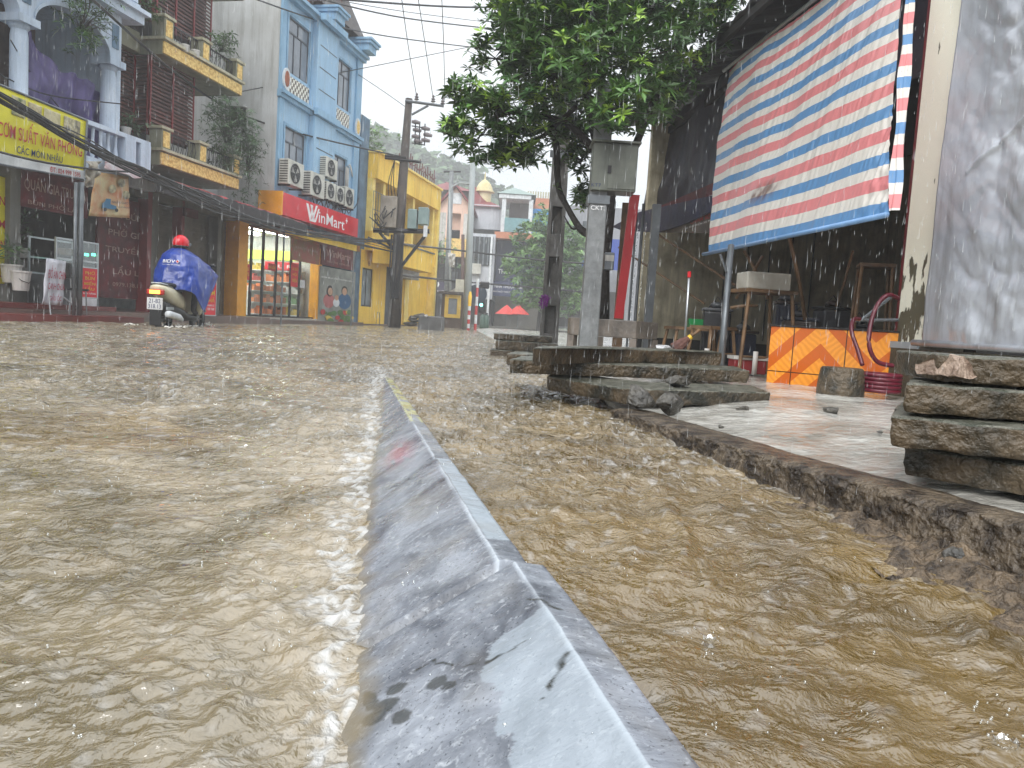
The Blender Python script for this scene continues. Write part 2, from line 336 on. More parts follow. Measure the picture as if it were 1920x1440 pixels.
    na = n.new('ShaderNodeTexNoise'); na.inputs['Scale'].default_value = 1.3; na.inputs['Detail'].default_value = 5; na.inputs['Distortion'].default_value = 1.2; l.new(tc.outputs['Object'], na.inputs[0])
    ra = n.new('ShaderNodeValToRGB'); e = ra.color_ramp.elements
    e[0].position = .38; e[0].color = c(98, 86, 58); e[1].position = .62; e[1].color = c(150, 136, 110)
    l.new(na.outputs[0], ra.inputs[0])
    rb = n.new('ShaderNodeValToRGB'); e = rb.color_ramp.elements; e[0].position = .36; e[0].color = c(86, 68, 30); e[1].position = .66; e[1].color = c(132, 107, 56); l.new(na.outputs[0], rb.inputs[0])
    ac_ = n.new('ShaderNodeAttribute'); ac_.attribute_name = 'channel'; mc = n.new('ShaderNodeMix'); mc.data_type = 'RGBA'; l.new(ac_.outputs['Fac'], mc.inputs[0]); l.new(ra.outputs[0], mc.inputs[6]); l.new(rb.outputs[0], mc.inputs[7])
    at = n.new('ShaderNodeAttribute'); at.attribute_name = 'foam'  # foam mask, with the painted glints mixed in
    mx = n.new('ShaderNodeMix'); mx.data_type = 'RGBA'; mx.inputs[7].default_value = (.52, .52, .51, 1)
    l.new(at.outputs['Fac'], mx.inputs[0]); l.new(mc.outputs[2], mx.inputs[6]); l.new(mx.outputs[2], p.inputs['Base Color'])
    mr = n.new('ShaderNodeMapRange'); mr.inputs[3].default_value = .03; mr.inputs[4].default_value = .5; l.new(at.outputs['Fac'], mr.inputs[0]); l.new(mr.outputs[0], p.inputs['Roughness'])
    p.inputs['IOR'].default_value = 1.8; p.inputs['Specular IOR Level'].default_value = .75
    b1 = n.new('ShaderNodeTexNoise'); b1.inputs['Scale'].default_value = 20; b1.inputs['Detail'].default_value = 5; b1.inputs['Distortion'].default_value = .9; mpw = n.new('ShaderNodeMapping'); mpw.inputs['Scale'].default_value = (1, 2.1, 1); mpw.inputs['Rotation'].default_value = (0, 0, .15); l.new(tc.outputs['Object'], mpw.inputs[0]); l.new(mpw.outputs[0], b1.inputs[0]); b1.noise_type = 'RIDGED_MULTIFRACTAL'
    b2 = n.new('ShaderNodeTexNoise'); b2.inputs['Scale'].default_value = 52; b2.inputs['Detail'].default_value = 3; b2.inputs['Distortion'].default_value = 1.0; l.new(tc.outputs['Object'], b2.inputs[0])
    u2 = n.new('ShaderNodeBump'); u2.inputs['Strength'].default_value = .6; u2.inputs['Distance'].default_value = .008; l.new(b2.outputs[0], u2.inputs['Height'])
    u1 = n.new('ShaderNodeBump'); u1.inputs['Strength'].default_value = .6; u1.inputs['Distance'].default_value = .0048; l.new(b1.outputs[0], u1.inputs['Height']); l.new(u2.outputs[0], u1.inputs['Normal'])
    b3 = n.new('ShaderNodeTexNoise'); b3.inputs['Scale'].default_value = 8.5; b3.inputs['Detail'].default_value = 5; b3.inputs['Roughness'].default_value = .65; b3.inputs['Distortion'].default_value = .6; l.new(tc.outputs['Object'], b3.inputs[0])
    a3 = n.new('ShaderNodeAttribute'); a3.attribute_name = 'chop'; m3 = n.new('ShaderNodeMath'); m3.operation = 'MULTIPLY'; l.new(b3.outputs[0], m3.inputs[0]); l.new(a3.outputs['Fac'], m3.inputs[1])
    u3 = n.new('ShaderNodeBump'); u3.inputs['Strength'].default_value = 1; u3.inputs['Distance'].default_value = .11; l.new(m3.outputs[0], u3.inputs['Height']); l.new(u1.outputs[0], u3.inputs['Normal']); l.new(u3.outputs[0], p.inputs['Normal'])
    o = gridmesh('flood_water', X, Y, Z, m); setp(o, kind='structure')
    at_ = o.data.attributes.new('foam', 'FLOAT', 'POINT'); at_.data.foreach_set('value', foam.astype(np.float32).ravel())  # foam mask, painted glints included
    chop = np.clip((np.hypot(X, Y) - 1.2) / 4.5, 0, 1) ** 1.1 * .95 + .12 + .04 * right
    ch_ = o.data.attributes.new('chop', 'FLOAT', 'POINT'); ch_.data.foreach_set('value', chop.astype(np.float32).ravel())
    muddy = np.clip(right * np.exp(-np.clip(Y - 1.5, 0, 9) / 3.5) + .9 * np.clip(fbm((X * .8 + Y * .5 + wx) * 1.6, (Y - X * .5) * .7, 3, 91) * 2.2 - .35, 0, 1) * np.exp(-np.clip(Y - 1, 0, 20) / 4), 0, 1)
    at_ = o.data.attributes.new('channel', 'FLOAT', 'POINT'); at_.data.foreach_set('value', muddy.astype(np.float32).ravel())
water()

# ---- stone kerb in the middle: blocks lying end to end, their far end under water
def stone():
    m = bpy.data.materials.new('wet_bluestone'); m.use_nodes = True; nt = m.node_tree; n = nt.nodes; l = nt.links; p = n['Principled BSDF']
    tc = n.new('ShaderNodeTexCoord')
    def noi(s, d, dist=0, stretch=None):
        a = n.new('ShaderNodeTexNoise'); a.inputs['Scale'].default_value = s; a.inputs['Detail'].default_value = d; a.inputs['Distortion'].default_value = dist; a.inputs['Roughness'].default_value = .62
        if stretch:
            mm = n.new('ShaderNodeMapping'); mm.inputs['Scale'].default_value = stretch; mm.inputs['Rotation'].default_value = (0, 0, .35); l.new(tc.outputs['Object'], mm.inputs[0]); l.new(mm.outputs[0], a.inputs[0])
        else: l.new(tc.outputs['Object'], a.inputs[0])
        return a
    a = noi(9, 8, .6); r = n.new('ShaderNodeValToRGB'); e = r.color_ramp.elements; e[0].position = .34; e[0].color = c(84, 88, 96); e[1].position = .64; e[1].color = c(150, 155, 163); l.new(a.outputs[0], r.inputs[0])
    s = noi(85, 8, .4); r2 = n.new('ShaderNodeMapRange'); r2.inputs[1].default_value = .55; r2.inputs[2].default_value = .8; r2.inputs[4].default_value = .75; l.new(s.outputs[0], r2.inputs[0])
    x = n.new('ShaderNodeMix'); x.data_type = 'RGBA'; x.inputs[7].default_value = c(205, 210, 215); l.new(r2.outputs[0], x.inputs[0]); l.new(r.outputs[0], x.inputs[6])
    pv_ = noi(210, 3); r3 = n.new('ShaderNodeMapRange'); r3.inputs[1].default_value = .60; r3.inputs[2].default_value = .68; r3.inputs[4].default_value = .7; l.new(pv_.outputs[0], r3.inputs[0])
    x3 = n.new('ShaderNodeMix'); x3.data_type = 'RGBA'; x3.inputs[7].default_value = c(56, 58, 62); l.new(r3.outputs[0], x3.inputs[0]); l.new(x.outputs[2], x3.inputs[6]); x = x3
    # paint marks, stains, pale patches and a painted highlight, stored on the mesh
    out = x.outputs[2]
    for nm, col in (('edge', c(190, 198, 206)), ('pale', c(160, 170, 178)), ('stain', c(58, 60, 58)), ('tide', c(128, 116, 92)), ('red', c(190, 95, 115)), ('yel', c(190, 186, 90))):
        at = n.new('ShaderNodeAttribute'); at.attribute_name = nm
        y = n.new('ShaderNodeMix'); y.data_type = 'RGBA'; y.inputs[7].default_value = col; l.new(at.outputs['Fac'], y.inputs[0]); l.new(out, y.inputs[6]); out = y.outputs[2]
    l.new(out, p.inputs['Base Color'])
    rr = noi(5, 4); mr = n.new('ShaderNodeMapRange'); mr.inputs[1].default_value = .35; mr.inputs[2].default_value = .65; mr.inputs[3].default_value = .10; mr.inputs[4].default_value = .38; l.new(rr.outputs[0], mr.inputs[0]); l.new(mr.outputs[0], p.inputs['Roughness'])
    fl = noi(11, 5, .5, (1.0, 2.2, 1)); b = n.new('ShaderNodeBump'); b.inputs['Strength'].default_value = .35; b.inputs['Distance'].default_value = .008; l.new(fl.outputs[0], b.inputs['Height'])
    b2 = n.new('ShaderNodeBump'); b2.inputs['Strength'].default_value = .25; b2.inputs['Distance'].default_value = .003; l.new(s.outputs[0], b2.inputs['Height']); l.new(b.outputs[0], b2.inputs['Normal']); l.new(b2.outputs[0], p.inputs['Normal'])
    return m
def SK(px, py):                                                   # picture point on the slope -> (along, across)
    z = .08
    for _ in range(12):
        g = G(px, py, z); t = (g[0] - K0[0]) * KD[0] + (g[1] - K0[1]) * KD[1]; n_ = (g[0] - K0[0]) * KN[0] + (g[1] - K0[1]) * KN[1] - .012; z = .5 * z + .5 * float(kerb_h(t) + .004 + .615 * n_)
    return t, n_
def kerb_block(t0, t1, shift, dz, label, first):
    L = t1 - t0; nt_ = max(30, int(L / (.0028 if first else .006))); T = np.linspace(t0, t1, nt_)
    # section: n (right of ridge), z below ridge
    hx = [.046, .044, .040] + list(np.linspace(.036, .002, 10)) + [0] + list(-np.linspace(.003, .40, 160 if first else 90))
    TT, NN = np.meshgrid(T, np.array(hx), indexing='ij')
    S = np.where(NN > .041, (NN - .041) * -22 - .006, np.where(NN > 0, -.10 * NN, NN * .615))
    S[:, 0] = -.26; S[:, 1] = -.012
    Z = kerb_h(TT) + dz + S
    Z += .0016 * noise2(TT * 9, NN * 14, 41) + .0007 * noise2(TT * 40, NN * 50, 42) * (NN < .04)
    Nn = NN + shift + .0018 * noise2(TT * 11, TT * 0, 43)
    # round off the two ends
    ends = np.minimum(TT - t0, t1 - TT); Z -= .006 * np.exp(-(ends / .004) ** 2)
    X = K0[0] + KD[0] * TT + KN[0] * Nn; Y = K0[1] + KD[1] * TT + KN[1] * Nn
    Z[0, :] = -.28; Z[-1, :] = -.28
    o = gridmesh('kerb_stone', X, Y, Z, STONE)
    def put(nm, v):
        a = o.data.attributes.new(nm, 'FLOAT', 'POINT'); a.data.foreach_set('value', np.clip(v, 0, 1).astype(np.float32).ravel())
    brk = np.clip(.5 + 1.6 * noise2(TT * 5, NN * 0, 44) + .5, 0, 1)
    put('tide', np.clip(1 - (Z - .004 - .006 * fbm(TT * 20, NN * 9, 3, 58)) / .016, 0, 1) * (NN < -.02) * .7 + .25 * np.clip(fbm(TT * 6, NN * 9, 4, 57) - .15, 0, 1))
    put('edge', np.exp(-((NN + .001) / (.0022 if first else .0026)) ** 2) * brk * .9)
    if first:
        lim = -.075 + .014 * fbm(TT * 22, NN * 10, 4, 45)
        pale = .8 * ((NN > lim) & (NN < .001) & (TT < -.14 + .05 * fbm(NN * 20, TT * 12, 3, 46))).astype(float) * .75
        st = np.zeros_like(TT)
        def seg(p, q, w, wob=.004):
            (t0_, n0_), (t1_, n1_) = SK(*p), SK(*q); dt, dn = t1_ - t0_, n1_ - n0_; LL = dt * dt + dn * dn
            s = np.clip(((TT - t0_) * dt + (NN - n0_) * dn) / LL, 0, 1); d = np.hypot(TT - t0_ - s * dt + wob * noise2(NN * 70, TT * 70, 48), NN - n0_ - s * dn + wob * noise2(NN * 60, TT * 60, 49))
            return np.clip(1.6 - d / (w * (1 - .6 * s)), 0, 1)
        for px, py, hw, hh in ((743, 1290, 22, 9), (818, 1282, 22, 11), (842, 1286, 16, 7), (752, 1345, 21, 14), (722, 1322, 27, 13), (694, 1312, 16, 20), (700, 1345, 26, 12)):
            cN = SK(px, py); eN = SK(px + hw, py - hw * .45); fN = SK(px + hh * .3, py + hh)
            a1 = np.array([eN[0] - cN[0], eN[1] - cN[1]]); a2 = np.array([fN[0] - cN[0], fN[1] - cN[1]]); Mi = np.linalg.inv(np.stack([a1, a2], 1))
            uu = Mi[0, 0] * (TT - cN[0]) + Mi[0, 1] * (NN - cN[1]); vv = Mi[1, 0] * (TT - cN[0]) + Mi[1, 1] * (NN - cN[1])
            st = np.maximum(st, np.clip(3.0 - 3 * (uu ** 2 + vv ** 2) + .9 * noise2(TT * 120, NN * 120, 47), 0, 1))
        st = st * .8
        for p, q, w in (((1060, 1228), (1020, 1305), .0035), ((783, 1257), (812, 1240), .002), ((812, 1240), (850, 1249), .0022), ((873, 1248), (915, 1240), .0018), ((1050, 1128), (985, 1122), .003), ((915, 1240), (990, 1200), .0022)): st = np.maximum(st, seg(p, q, w))
        put('stain', st)
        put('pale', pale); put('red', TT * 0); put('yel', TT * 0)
    else:
        put('pale', ((NN > .002) & (TT > .18) & (TT < .95)) * .9); put('stain', .7 * np.exp(-((TT - .02 - .3 * (NN + .1)) / .004) ** 2) * (NN < -.03))  # pale here is a white highlight painted on the top face
        put('red', .4 * np.exp(-(((TT - 1.28) / .16) ** 2 + ((NN + .07) / .035) ** 2)) * (fbm(TT * 6, NN * 30, 3, 51) > -.3)); put('yel', .5 * (NN > -.004) * (TT > 1.75) * (fbm(TT * 6, NN * 30, 3, 52) > -.25))
    return setp(o, label, 'kerb stone', 'blue-grey kerb stones running up the flooded street')
STONE = stone()
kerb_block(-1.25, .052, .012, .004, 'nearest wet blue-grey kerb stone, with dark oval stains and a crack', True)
kerb_block(.056, 2.13, -.006, 0, 'long wet kerb stone with red smear, water sheeting over its slope', False)
kerb_block(2.136, 4.4, -.004, -.001, 'farthest kerb stone with yellow paint, sinking under the foam', False)

# ---- thin foam fans where the water drains off the slope are in the water mesh; bigger drops thrown up by the rain
gl = glassy('water_drop', (.95, .96, .96, 1), .25, .03)
mb = MB(); R = random.Random(5)
for i in range(420):
    yy = math.exp(R.uniform(math.log(.55), math.log(9))); xx = R.uniform(-.72, .72) * (yy + .2); 
    n_ = (xx - K0[0]) * KN[0] + (yy - K0[1]) * KN[1]
    s = R.uniform(.0007, .0018) * (1 + .25 * yy)
    for k in range(R.choice((1, 1, 2, 4))):
        mb.ball((xx + R.gauss(0, .008), yy + R.gauss(0, .008), .012 + R.random() * .022 + (.1 if -.15 < n_ < .04 and yy < 3 else 0)), (s, s, s * R.uniform(.8, 1.5)), 6, 4)
o = mb.build('splash_drops', gl, smooth=True); setp(o, kind='stuff')
# a few large crown splashes and bubbles near the camera
for i, (px, py, lab) in enumerate(((1885, 1405, 'clear crown splash of a raindrop, at the lower right of the channel'), (1330, 1205, 'small crown splash in the middle of the brown channel'), (360, 1322, 'clear bubble floating on the muddy water left of the kerb'))):
    g = G(px, py, 0.0); mb = MB(); s = (.014, .010, .008)[i]
    if i < 2:
        nn_ = 28; rows = ((.95, -.4), (.8, 0), (.72, .25), (.82, .5), (1.0, .75)); vs = [(s * r_ * math.cos(6.2832 * j / nn_), s * r_ * math.sin(6.2832 * j / nn_), s * (z_ + (.25 * math.sin(j * 1.35) + .12 * math.sin(j * 3.1)) * max(z_, 0))) for r_, z_ in rows for j in range(nn_)]
        mb.add(vs, [(q * nn_ + j, q * nn_ + (j + 1) % nn_, (q + 1) * nn_ + (j + 1) % nn_, (q + 1) * nn_ + j) for q in range(4) for j in range(nn_)])
        for k in range(7): a = k * .93; mb.ball((s * 1.3 * math.cos(a), s * 1.3 * math.sin(a), s * (.6 + R.random())), s * R.uniform(.07, .15), 8, 6)
    else: mb.ball((0, 0, .002), s, 16, 10)
    mb.solo('water_splash' if i < 2 else 'bubble', gl, lab, 'splash' if i < 2 else 'bubble', g, smooth=True)

# ---- right-hand pavement: broken concrete with a sheet of water running over it
PZ = .105
def lipz(t): return np.interp(t, [-1.9, -.4, 0, .75, 1.9, 3, 34], [.135, .125, .108, .078, .056, .05, .05])
RK0 = np.array([.906, 1.817]); RKD = np.array([-math.sin(math.radians(11.4)), math.cos(math.radians(11.4))]); RKN = np.array([RKD[1], -RKD[0]])
def rk(t, n): return RK0 + RKD * t + RKN * n
TT, NN = np.meshgrid(np.arange(-2.5, 34, .05), np.concatenate([np.arange(.10, 3.5, .04), [5, 9, 16]]), indexing='ij')
NN = NN + np.clip(TT - 2.1, 0, 40) * .12
X = RK0[0] + RKD[0] * TT + RKN[0] * NN; Y = RK0[1] + RKD[1] * TT + RKN[1] * NN
wet = mat('wet_pavement', c(200, 198, 190), c(150, 146, 136), sc=2.4, rough=.14, bump=1, bsc=16, spec=.7, lo=.4, hi=.62)
nrel = NN - np.clip(TT - 2.1, 0, 40) * .12; sl_ = np.clip((nrel - .15) / .9, 0, 1); base_ = lipz(TT) - .022; base_ = base_ + (PZ - base_) * sl_ * sl_ * (3 - 2 * sl_)
o = gridmesh('pavement', X, Y, base_ + .012 * noise2(X * 2.2, Y * 2.2, 61) + .006 * noise2(X * 9, Y * 9, 62) + .004 * noise2(X * 22, Y * 12, 63) - .03 * np.exp(-(NN - np.clip(TT - 2.1, 0, 40) * .12) / .15) - .16 * (np.indices(NN.shape)[1] == 0), wet); setp(o, kind='structure')
# broken kerb edge
def rough_strip(t0, t1, name, m):
    T = np.arange(t0, t1, .0075)
    prof = [(-.03, -.2), (-.022, -.06), (-.01, -.02), (-.004, .01), (0, .04), (.006, .07), (.012, .10), (.022, .120), (.04, .128), (.07, .130), (.11, .128), (.15, .124), (.19, .118), (.24, .10), (.3, .06)]
    # refine the profile
    pp = []
    for a, b in zip(prof[:-1], prof[1:]):
        for k in range(4): pp.append((a[0] + (b[0] - a[0]) * k / 4, a[1] + (b[1] - a[1]) * k / 4))
    pp.append(prof[-1]); pa = np.array(pp)
    S = np.linspace(0, 1, len(pa)); TT, SS = np.meshgrid(T, S, indexing='ij'); N = np.broadcast_to(pa[:, 0], TT.shape).copy(); Z = np.broadcast_to(pa[:, 1], TT.shape).copy()
    face = np.clip(1 - np.abs(SS - .45) / .35, 0, 1)
    N += face * (.013 * fbm(TT * 5, SS * 3, 4, 71) + .010 * fbm(TT * 26, SS * 16, 3, 72)) + .02 * noise2(TT * 1.4, TT * 0, 73)
    Z += (.003 * fbm(TT * 12, SS * 9, 3, 74) + .002 * fbm(TT * 60, SS * 30, 2, 75)) * (SS > .3) - .012 * np.clip(noise2(TT * 3.1, TT * 0, 76), 0, 1)
    Z = np.where(Z > 0, Z * lipz(TT) / .13, Z)
    X = RK0[0] + RKD[0] * TT + RKN[0] * N; Y = RK0[1] + RKD[1] * TT + RKN[1] * N
    return gridmesh(name, X, Y, Z, m)
M['kerbconc'] = mat('broken_wet_concrete', c(108, 94, 76), c(44, 34, 24), sc=13, rough=.24, bump=1, bsc=70, lo=.38, hi=.6, spec=.6)
M['slab'] = mat('mossy_broken_slab', c(92, 78, 58), c(34, 33, 24), sc=7, rough=.38, bump=1, bsc=45, lo=.4, hi=.62, spec=.6)
M['slabtop'] = mat('slab_top', c(120, 118, 106), c(56, 60, 46), sc=16, rough=.3, bump=1, bsc=80, lo=.4, hi=.6, spec=.6)
o = rough_strip(-1.9, 2.05, 'kerb', M['kerbconc']); setp(o, 'broken brown concrete kerb edging the flooded pavement on the right', 'kerb')
# mud and rubble sliding out under the near kerb
TT, NN = np.meshgrid(np.arange(-.75, .42, .006), np.arange(-.2, .06, .005), indexing='ij')
hgt = np.clip(.044 * (1 - ((TT + .25) / .62) ** 2), -.1, .06) * np.clip((NN + .15 + .05 * noise2(TT * 6, TT * 0, 81)) / .16, -.6, 1) + .020 * fbm(TT * 16, NN * 16, 5, 82) - .008
X = RK0[0] + RKD[0] * TT + RKN[0] * NN; Y = RK0[1] + RKD[1] * TT + RKN[1] * NN
o = gridmesh('rubble_mud', X, Y, hgt, mat('mud', c(126, 108, 86), c(52, 42, 32), sc=26, rough=.22, bump=1, bsc=90, spec=.6)); setp(o, kind='stuff')

def rock(size, seed, m, name, label=None, loc=(0, 0, 0), rz=0, cat='rock', group=None, parent=None, cuts=14):
    bm = bmesh.new(); bmesh.ops.create_icosphere(bm, subdivisions=3, radius=1); r = random.Random(seed)
    pl = []
    for i in range(cuts):
        d = Vector((r.gauss(0, 1), r.gauss(0, 1), r.gauss(0, 1))).normalized(); pl.append((d, r.uniform(.42, .75)))
    for v in bm.verts:
        p = v.co.copy()
        for d, k in pl:
            q = p.dot(d)
            if q > k: p -= d * (q - k)
        v.co = Vector((p.x * size[0], p.y * size[1], p.z * size[2])) * 1.15 + Vector((r.gauss(0, 1), r.gauss(0, 1), r.gauss(0, 1))) * .015 * max(size)
    me = bpy.data.meshes.new(name); bm.to_mesh(me); bm.free(); me.materials.append(m)
    o = bpy.data.objects.new(name, me); COL.objects.link(o); o.location = [float(v) for v in loc]; o.rotation_euler = (0, 0, rz)
    if parent is not None: o.parent = parent
    return setp(o, label, cat, group) if label else o
def slab(poly, z, h, seed, label, tilt=(0, 0), rg=.5, group='broken concrete slabs piled on the pavement', cat='concrete slab'):
    """irregular concrete slab: outline in world x,y, bottom z, thickness h, rough broken sides"""
    poly = [Vector((float(a), float(b))) for a, b in poly]; cx = sum(p.x for p in poly) / len(poly); cy = sum(p.y for p in poly) / len(poly)
    r = random.Random(seed); ring = []
    for i in range(len(poly)):
        a, b = poly[i], poly[(i + 1) % len(poly)]; k = max(2, int((b - a).length / .018)); ring += [a + (b - a) * (j / k) for j in range(k)]
    n = len(ring); lv = [0, .08, .25, .45, .65, .82, .93, 1.0]; X = []; Y = []; Z = []
    per = np.cumsum([0] + [(ring[(i + 1) % n] - ring[i]).length for i in range(n - 1)])
    for q in lv:
        off = rg * (.016 * fbm(per * 9 + seed, np.full(n, q * h * 22), 4, seed % 50) + .009 * fbm(per * 40, np.full(n, q * h * 60), 2, 3)) - (.006 if q in (0, 1.0) else .001 if q in (.08, .93) else 0) - .008 * (1 - q)
        X.append([ring[i].x - cx + (ring[i].x - cx) / max((ring[i] - Vector((cx, cy))).length, .01) * off[i] for i in range(n)])
        Y.append([ring[i].y - cy + (ring[i].y - cy) / max((ring[i] - Vector((cx, cy))).length, .01) * off[i] for i in range(n)])
        Z.append(np.full(n, q * h) + .0045 * noise2(per * 14, np.full(n, q * 3.), seed % 40))
    for q in (.9, .6, .3, .02):
        Xp = np.array(X[len(lv) - 1]) * q; Yp = np.array(Y[len(lv) - 1]) * q
        X.append(Xp); Y.append(Yp); Z.append(h + .004 * fbm((Xp + cx) * 18, (Yp + cy) * 18, 3, seed % 30))
    X = np.array(X); Y = np.array(Y); Z = np.array(Z) + X * tilt[0] + Y * tilt[1]
    o = gridmesh('concrete_slab', X, Y, Z, M['slab'], smooth=False, cyc=True); o.location = (cx, cy, z)
    o.data.materials.append(M['slabtop'])
    mi = np.zeros(len(o.data.polygons), dtype=np.int32); nr = len(lv) - 2; k = nr * (n - 1)
    # rows beyond the side become the top face
    idx = np.arange(len(o.data.polygons)); main = (X.shape[0] - 1) * (n - 1)
    row = np.where(idx < main, idx // (n - 1), idx - main); mi[row >= nr] = 1; o.data.polygons.foreach_set('material_index', mi)
    return setp(o, label, cat, group)
def xy(px, py, z): g = G(px, py, z); return (g[0], g[1])
def rect(p, q, w):      # from point p to q, then w to the far side
    p = Vector(p[:2]); q = Vector(q[:2]); d = (q - p).normalized(); nn = Vector((-d.y, d.x)) * w; return [p, q, q + nn, p + nn]
# near right stack, bottom to top
def stk(l, r_, z, h, w, seed, lab, tilt=(0, 0)):
    a = P(*l)[:2]; q = P(*r_)[:2]; slab([a, q, P(r_[0], r_[1], r_[2] + w)[:2], P(l[0] + 16, l[1], l[2] + w)[:2]], z, h, seed, lab, tilt)
stk((1692, 880, 2.02), (2080, 940, 1.70), .112, .075, .45, 11, 'bottom brown slab of the near stack in front of the silver tarp')
stk((1668, 812, 1.92), (2080, 868, 1.72), .200, .076, .5, 23, 'second slab up in the near right stack, its left end jutting out farthest')
stk((1692, 772, 1.93), (2080, 792, 1.86), .286, .074, .45, 37, 'third slab up in the near right stack, with pale flaking top edge')
a = P(1755, 700, 1.98)[:2]; q = P(2080, 700, 1.9)[:2]
slab(rect(a, q, .4), .368, .070, 51, 'topmost broken slab of the near right stack, its end split into pale rough rock')
# middle pile
def gp(pts, z): return [np.array(xy(a, b, z)) for a, b in pts]
def strip(pts, z, w):
    g = gp(pts, z); back = [np.array([p[0] + .12 * w, p[1] + w]) for p in g[::-1]]; return g + back
slab(strip([(1024, 728), (1164, 753), (1300, 757), (1443, 759)], .075, .55), .065, .080, 61, 'lowest long slab of the middle pile, with two jagged rocks leaning on it', rg=.3)
slab(strip([(954, 697), (1155, 705), (1404, 716)], .165, .6), .158, .078, 62, 'long slab in the middle of the middle pile, lying across the lowest one', rg=.3)
slab(strip([(997, 684), (1112, 678), (1290, 681), (1352, 684)], .242, .5), .238, .088, 63, 'topmost bent slab of the middle pile, in front of the concrete planter', rg=.3)
slab(strip([(949, 684), (1010, 687)], .17, .35), .17, .075, 64, 'short grey slab poking out at the left end of the middle pile')
def far(l, r_, Y, z, h, w, seed, lab): slab(rect(P(*l, Y)[:2], P(*r_, Y)[:2], w), z, h, seed, lab)
far((919, 664), (1050, 668), 10.2, -.05, .12, .7, 65, 'bottom slab of the far left pile, half under the water')
far((929, 645), (1046, 650), 10.3, .075, .12, .6, 66, 'thick pale-edged middle slab of the far left pile')
far((926, 628), (1036, 634), 10.45, .20, .085, .6, 67, 'top slab of the far left pile, at the foot of the slotted pole')
M['rock'] = mat('wet_dark_rock', c(92, 88, 80), c(48, 46, 42), sc=9, rough=.32, bump=1, bsc=40, spec=.6)
for i, (px, py, z, s, lab) in enumerate((
    (1196, 760, .075, (.085, .055, .068), 'jagged grey rock leaning on the lowest slab, the left of two'),
    (1252, 766, .075, (.092, .06, .064), 'jagged dark rock leaning on the lowest slab, the right of two'),
    (1268, 722, .155, (.11, .07, .036), 'flat grey rock lying on top of the lowest slab of the middle pile'),
    (1560, 773, .105, (.055, .04, .025), 'dark loose rock alone on the wet pavement'),
    (1352, 803, .105, (.016, .014, .010), 'tiny stone on the wet pavement near the kerb'),
    (1394, 768, .105, (.038, .03, .014), 'small flat stone under the right end of the lowest slab'),
    (1650, 812, .105, (.012, .012, .008), 'tiny stone beside the near slab stack'),
    (1655, 725, .105, (.11, .09, .05), 'lump of rubble at the foot of the cream pillar'),
    (1790, 1050, .02, (.035, .03, .02), 'brown stone in the mud below the near kerb, left'),
    (1895, 1062, .02, (.04, .03, .022), 'brown stone in the mud below the near kerb, right'),
    (1870, 708, .44, (.0, 0, 0), ''))):
    if lab: g = G(px, py, z); rock(s, 100 + i, M['rock'], 'rock', lab, (g[0], g[1], z + s[2] * .5), i * .7)
g = P(1795, 700, 1.97); rk_ = rock((.085, .09, .034), 77, mat('split_rock_face', c(190, 168, 150), c(110, 88, 72), sc=14, rough=.35, bump=1, bsc=50), 'rock', 'pale pinkish split rock at the top left of the near stack', (g[0], g[1] + .03, .402), .2)
# ================================================================== right-hand side: stall, pillar, tarps
def wob(X, Z, a, s, sc): return a * fbm(X * sc, Z * sc, 4, s)
u0, zt = B.px(1680, 640); u1, _ = B.px(1745, 640)
t = fthing(B, 'corner_pillar', 'cream pillar with flaking paint beside the silver tarp', 'pillar')
pm = bpy.data.materials.new('flaking_paint'); pm.use_nodes = True; nt = pm.node_tree; n = nt.nodes; l = nt.links; pb = n['Principled BSDF']; pb.inputs['Roughness'].default_value = .55
tcn = n.new('ShaderNodeTexCoord'); mpn = n.new('ShaderNodeMapping'); mpn.inputs['Scale'].default_value = (6, 6, 2.2); l.new(tcn.outputs['Object'], mpn.inputs[0])
an = n.new('ShaderNodeTexNoise'); an.inputs['Scale'].default_value = 1.6; an.inputs['Detail'].default_value = 8; l.new(mpn.outputs[0], an.inputs[0])
sx = n.new('ShaderNodeSeparateXYZ'); l.new(tcn.outputs['Object'], sx.inputs[0])
mrz = n.new('ShaderNodeMapRange'); mrz.inputs[1].default_value = .5; mrz.inputs[2].default_value = 1.9; mrz.inputs[3].default_value = .12; mrz.inputs[4].default_value = -.14; l.new(sx.outputs[2], mrz.inputs[0])
ad = n.new('ShaderNodeMath'); l.new(an.outputs[0], ad.inputs[0]); l.new(mrz.outputs[0], ad.inputs[1])
gt = n.new('ShaderNodeMapRange'); gt.inputs[1].default_value = .57; gt.inputs[2].default_value = .59; l.new(ad.outputs[0], gt.inputs[0])
mxn = n.new('ShaderNodeMix'); mxn.data_type = 'RGBA'; mxn.inputs[6].default_value = c(244, 242, 222); mxn.inputs[7].default_value = c(92, 86, 66); l.new(gt.outputs[0], mxn.inputs[0]); l.new(mxn.outputs[2], pb.inputs['Base Color'])
bb = n.new('ShaderNodeBump'); bb.invert = True; bb.inputs['Strength'].default_value = .8; bb.inputs['Distance'].default_value = .02; l.new(gt.outputs[0], bb.inputs['Height']); l.new(bb.outputs[0], pb.inputs['Normal'])
MB().box(u0, u1 + .1, 0, .26, .46, 5.5).build('shaft', pm, t)
MB().box(u0 - .02, 3.6, -.03, .3, .0, .44).build('plinth', mat('mossy_plinth', c(84, 82, 66), c(48, 50, 36), sc=6, rough=.5, bump=.7, bsc=40, streak=.5), t)
MB().box(u0 - .03, u1 - .08, -.036, -.02, .44, .485).build('tape', mat('grey_tape', c(150, 160, 165), rough=.4), t)
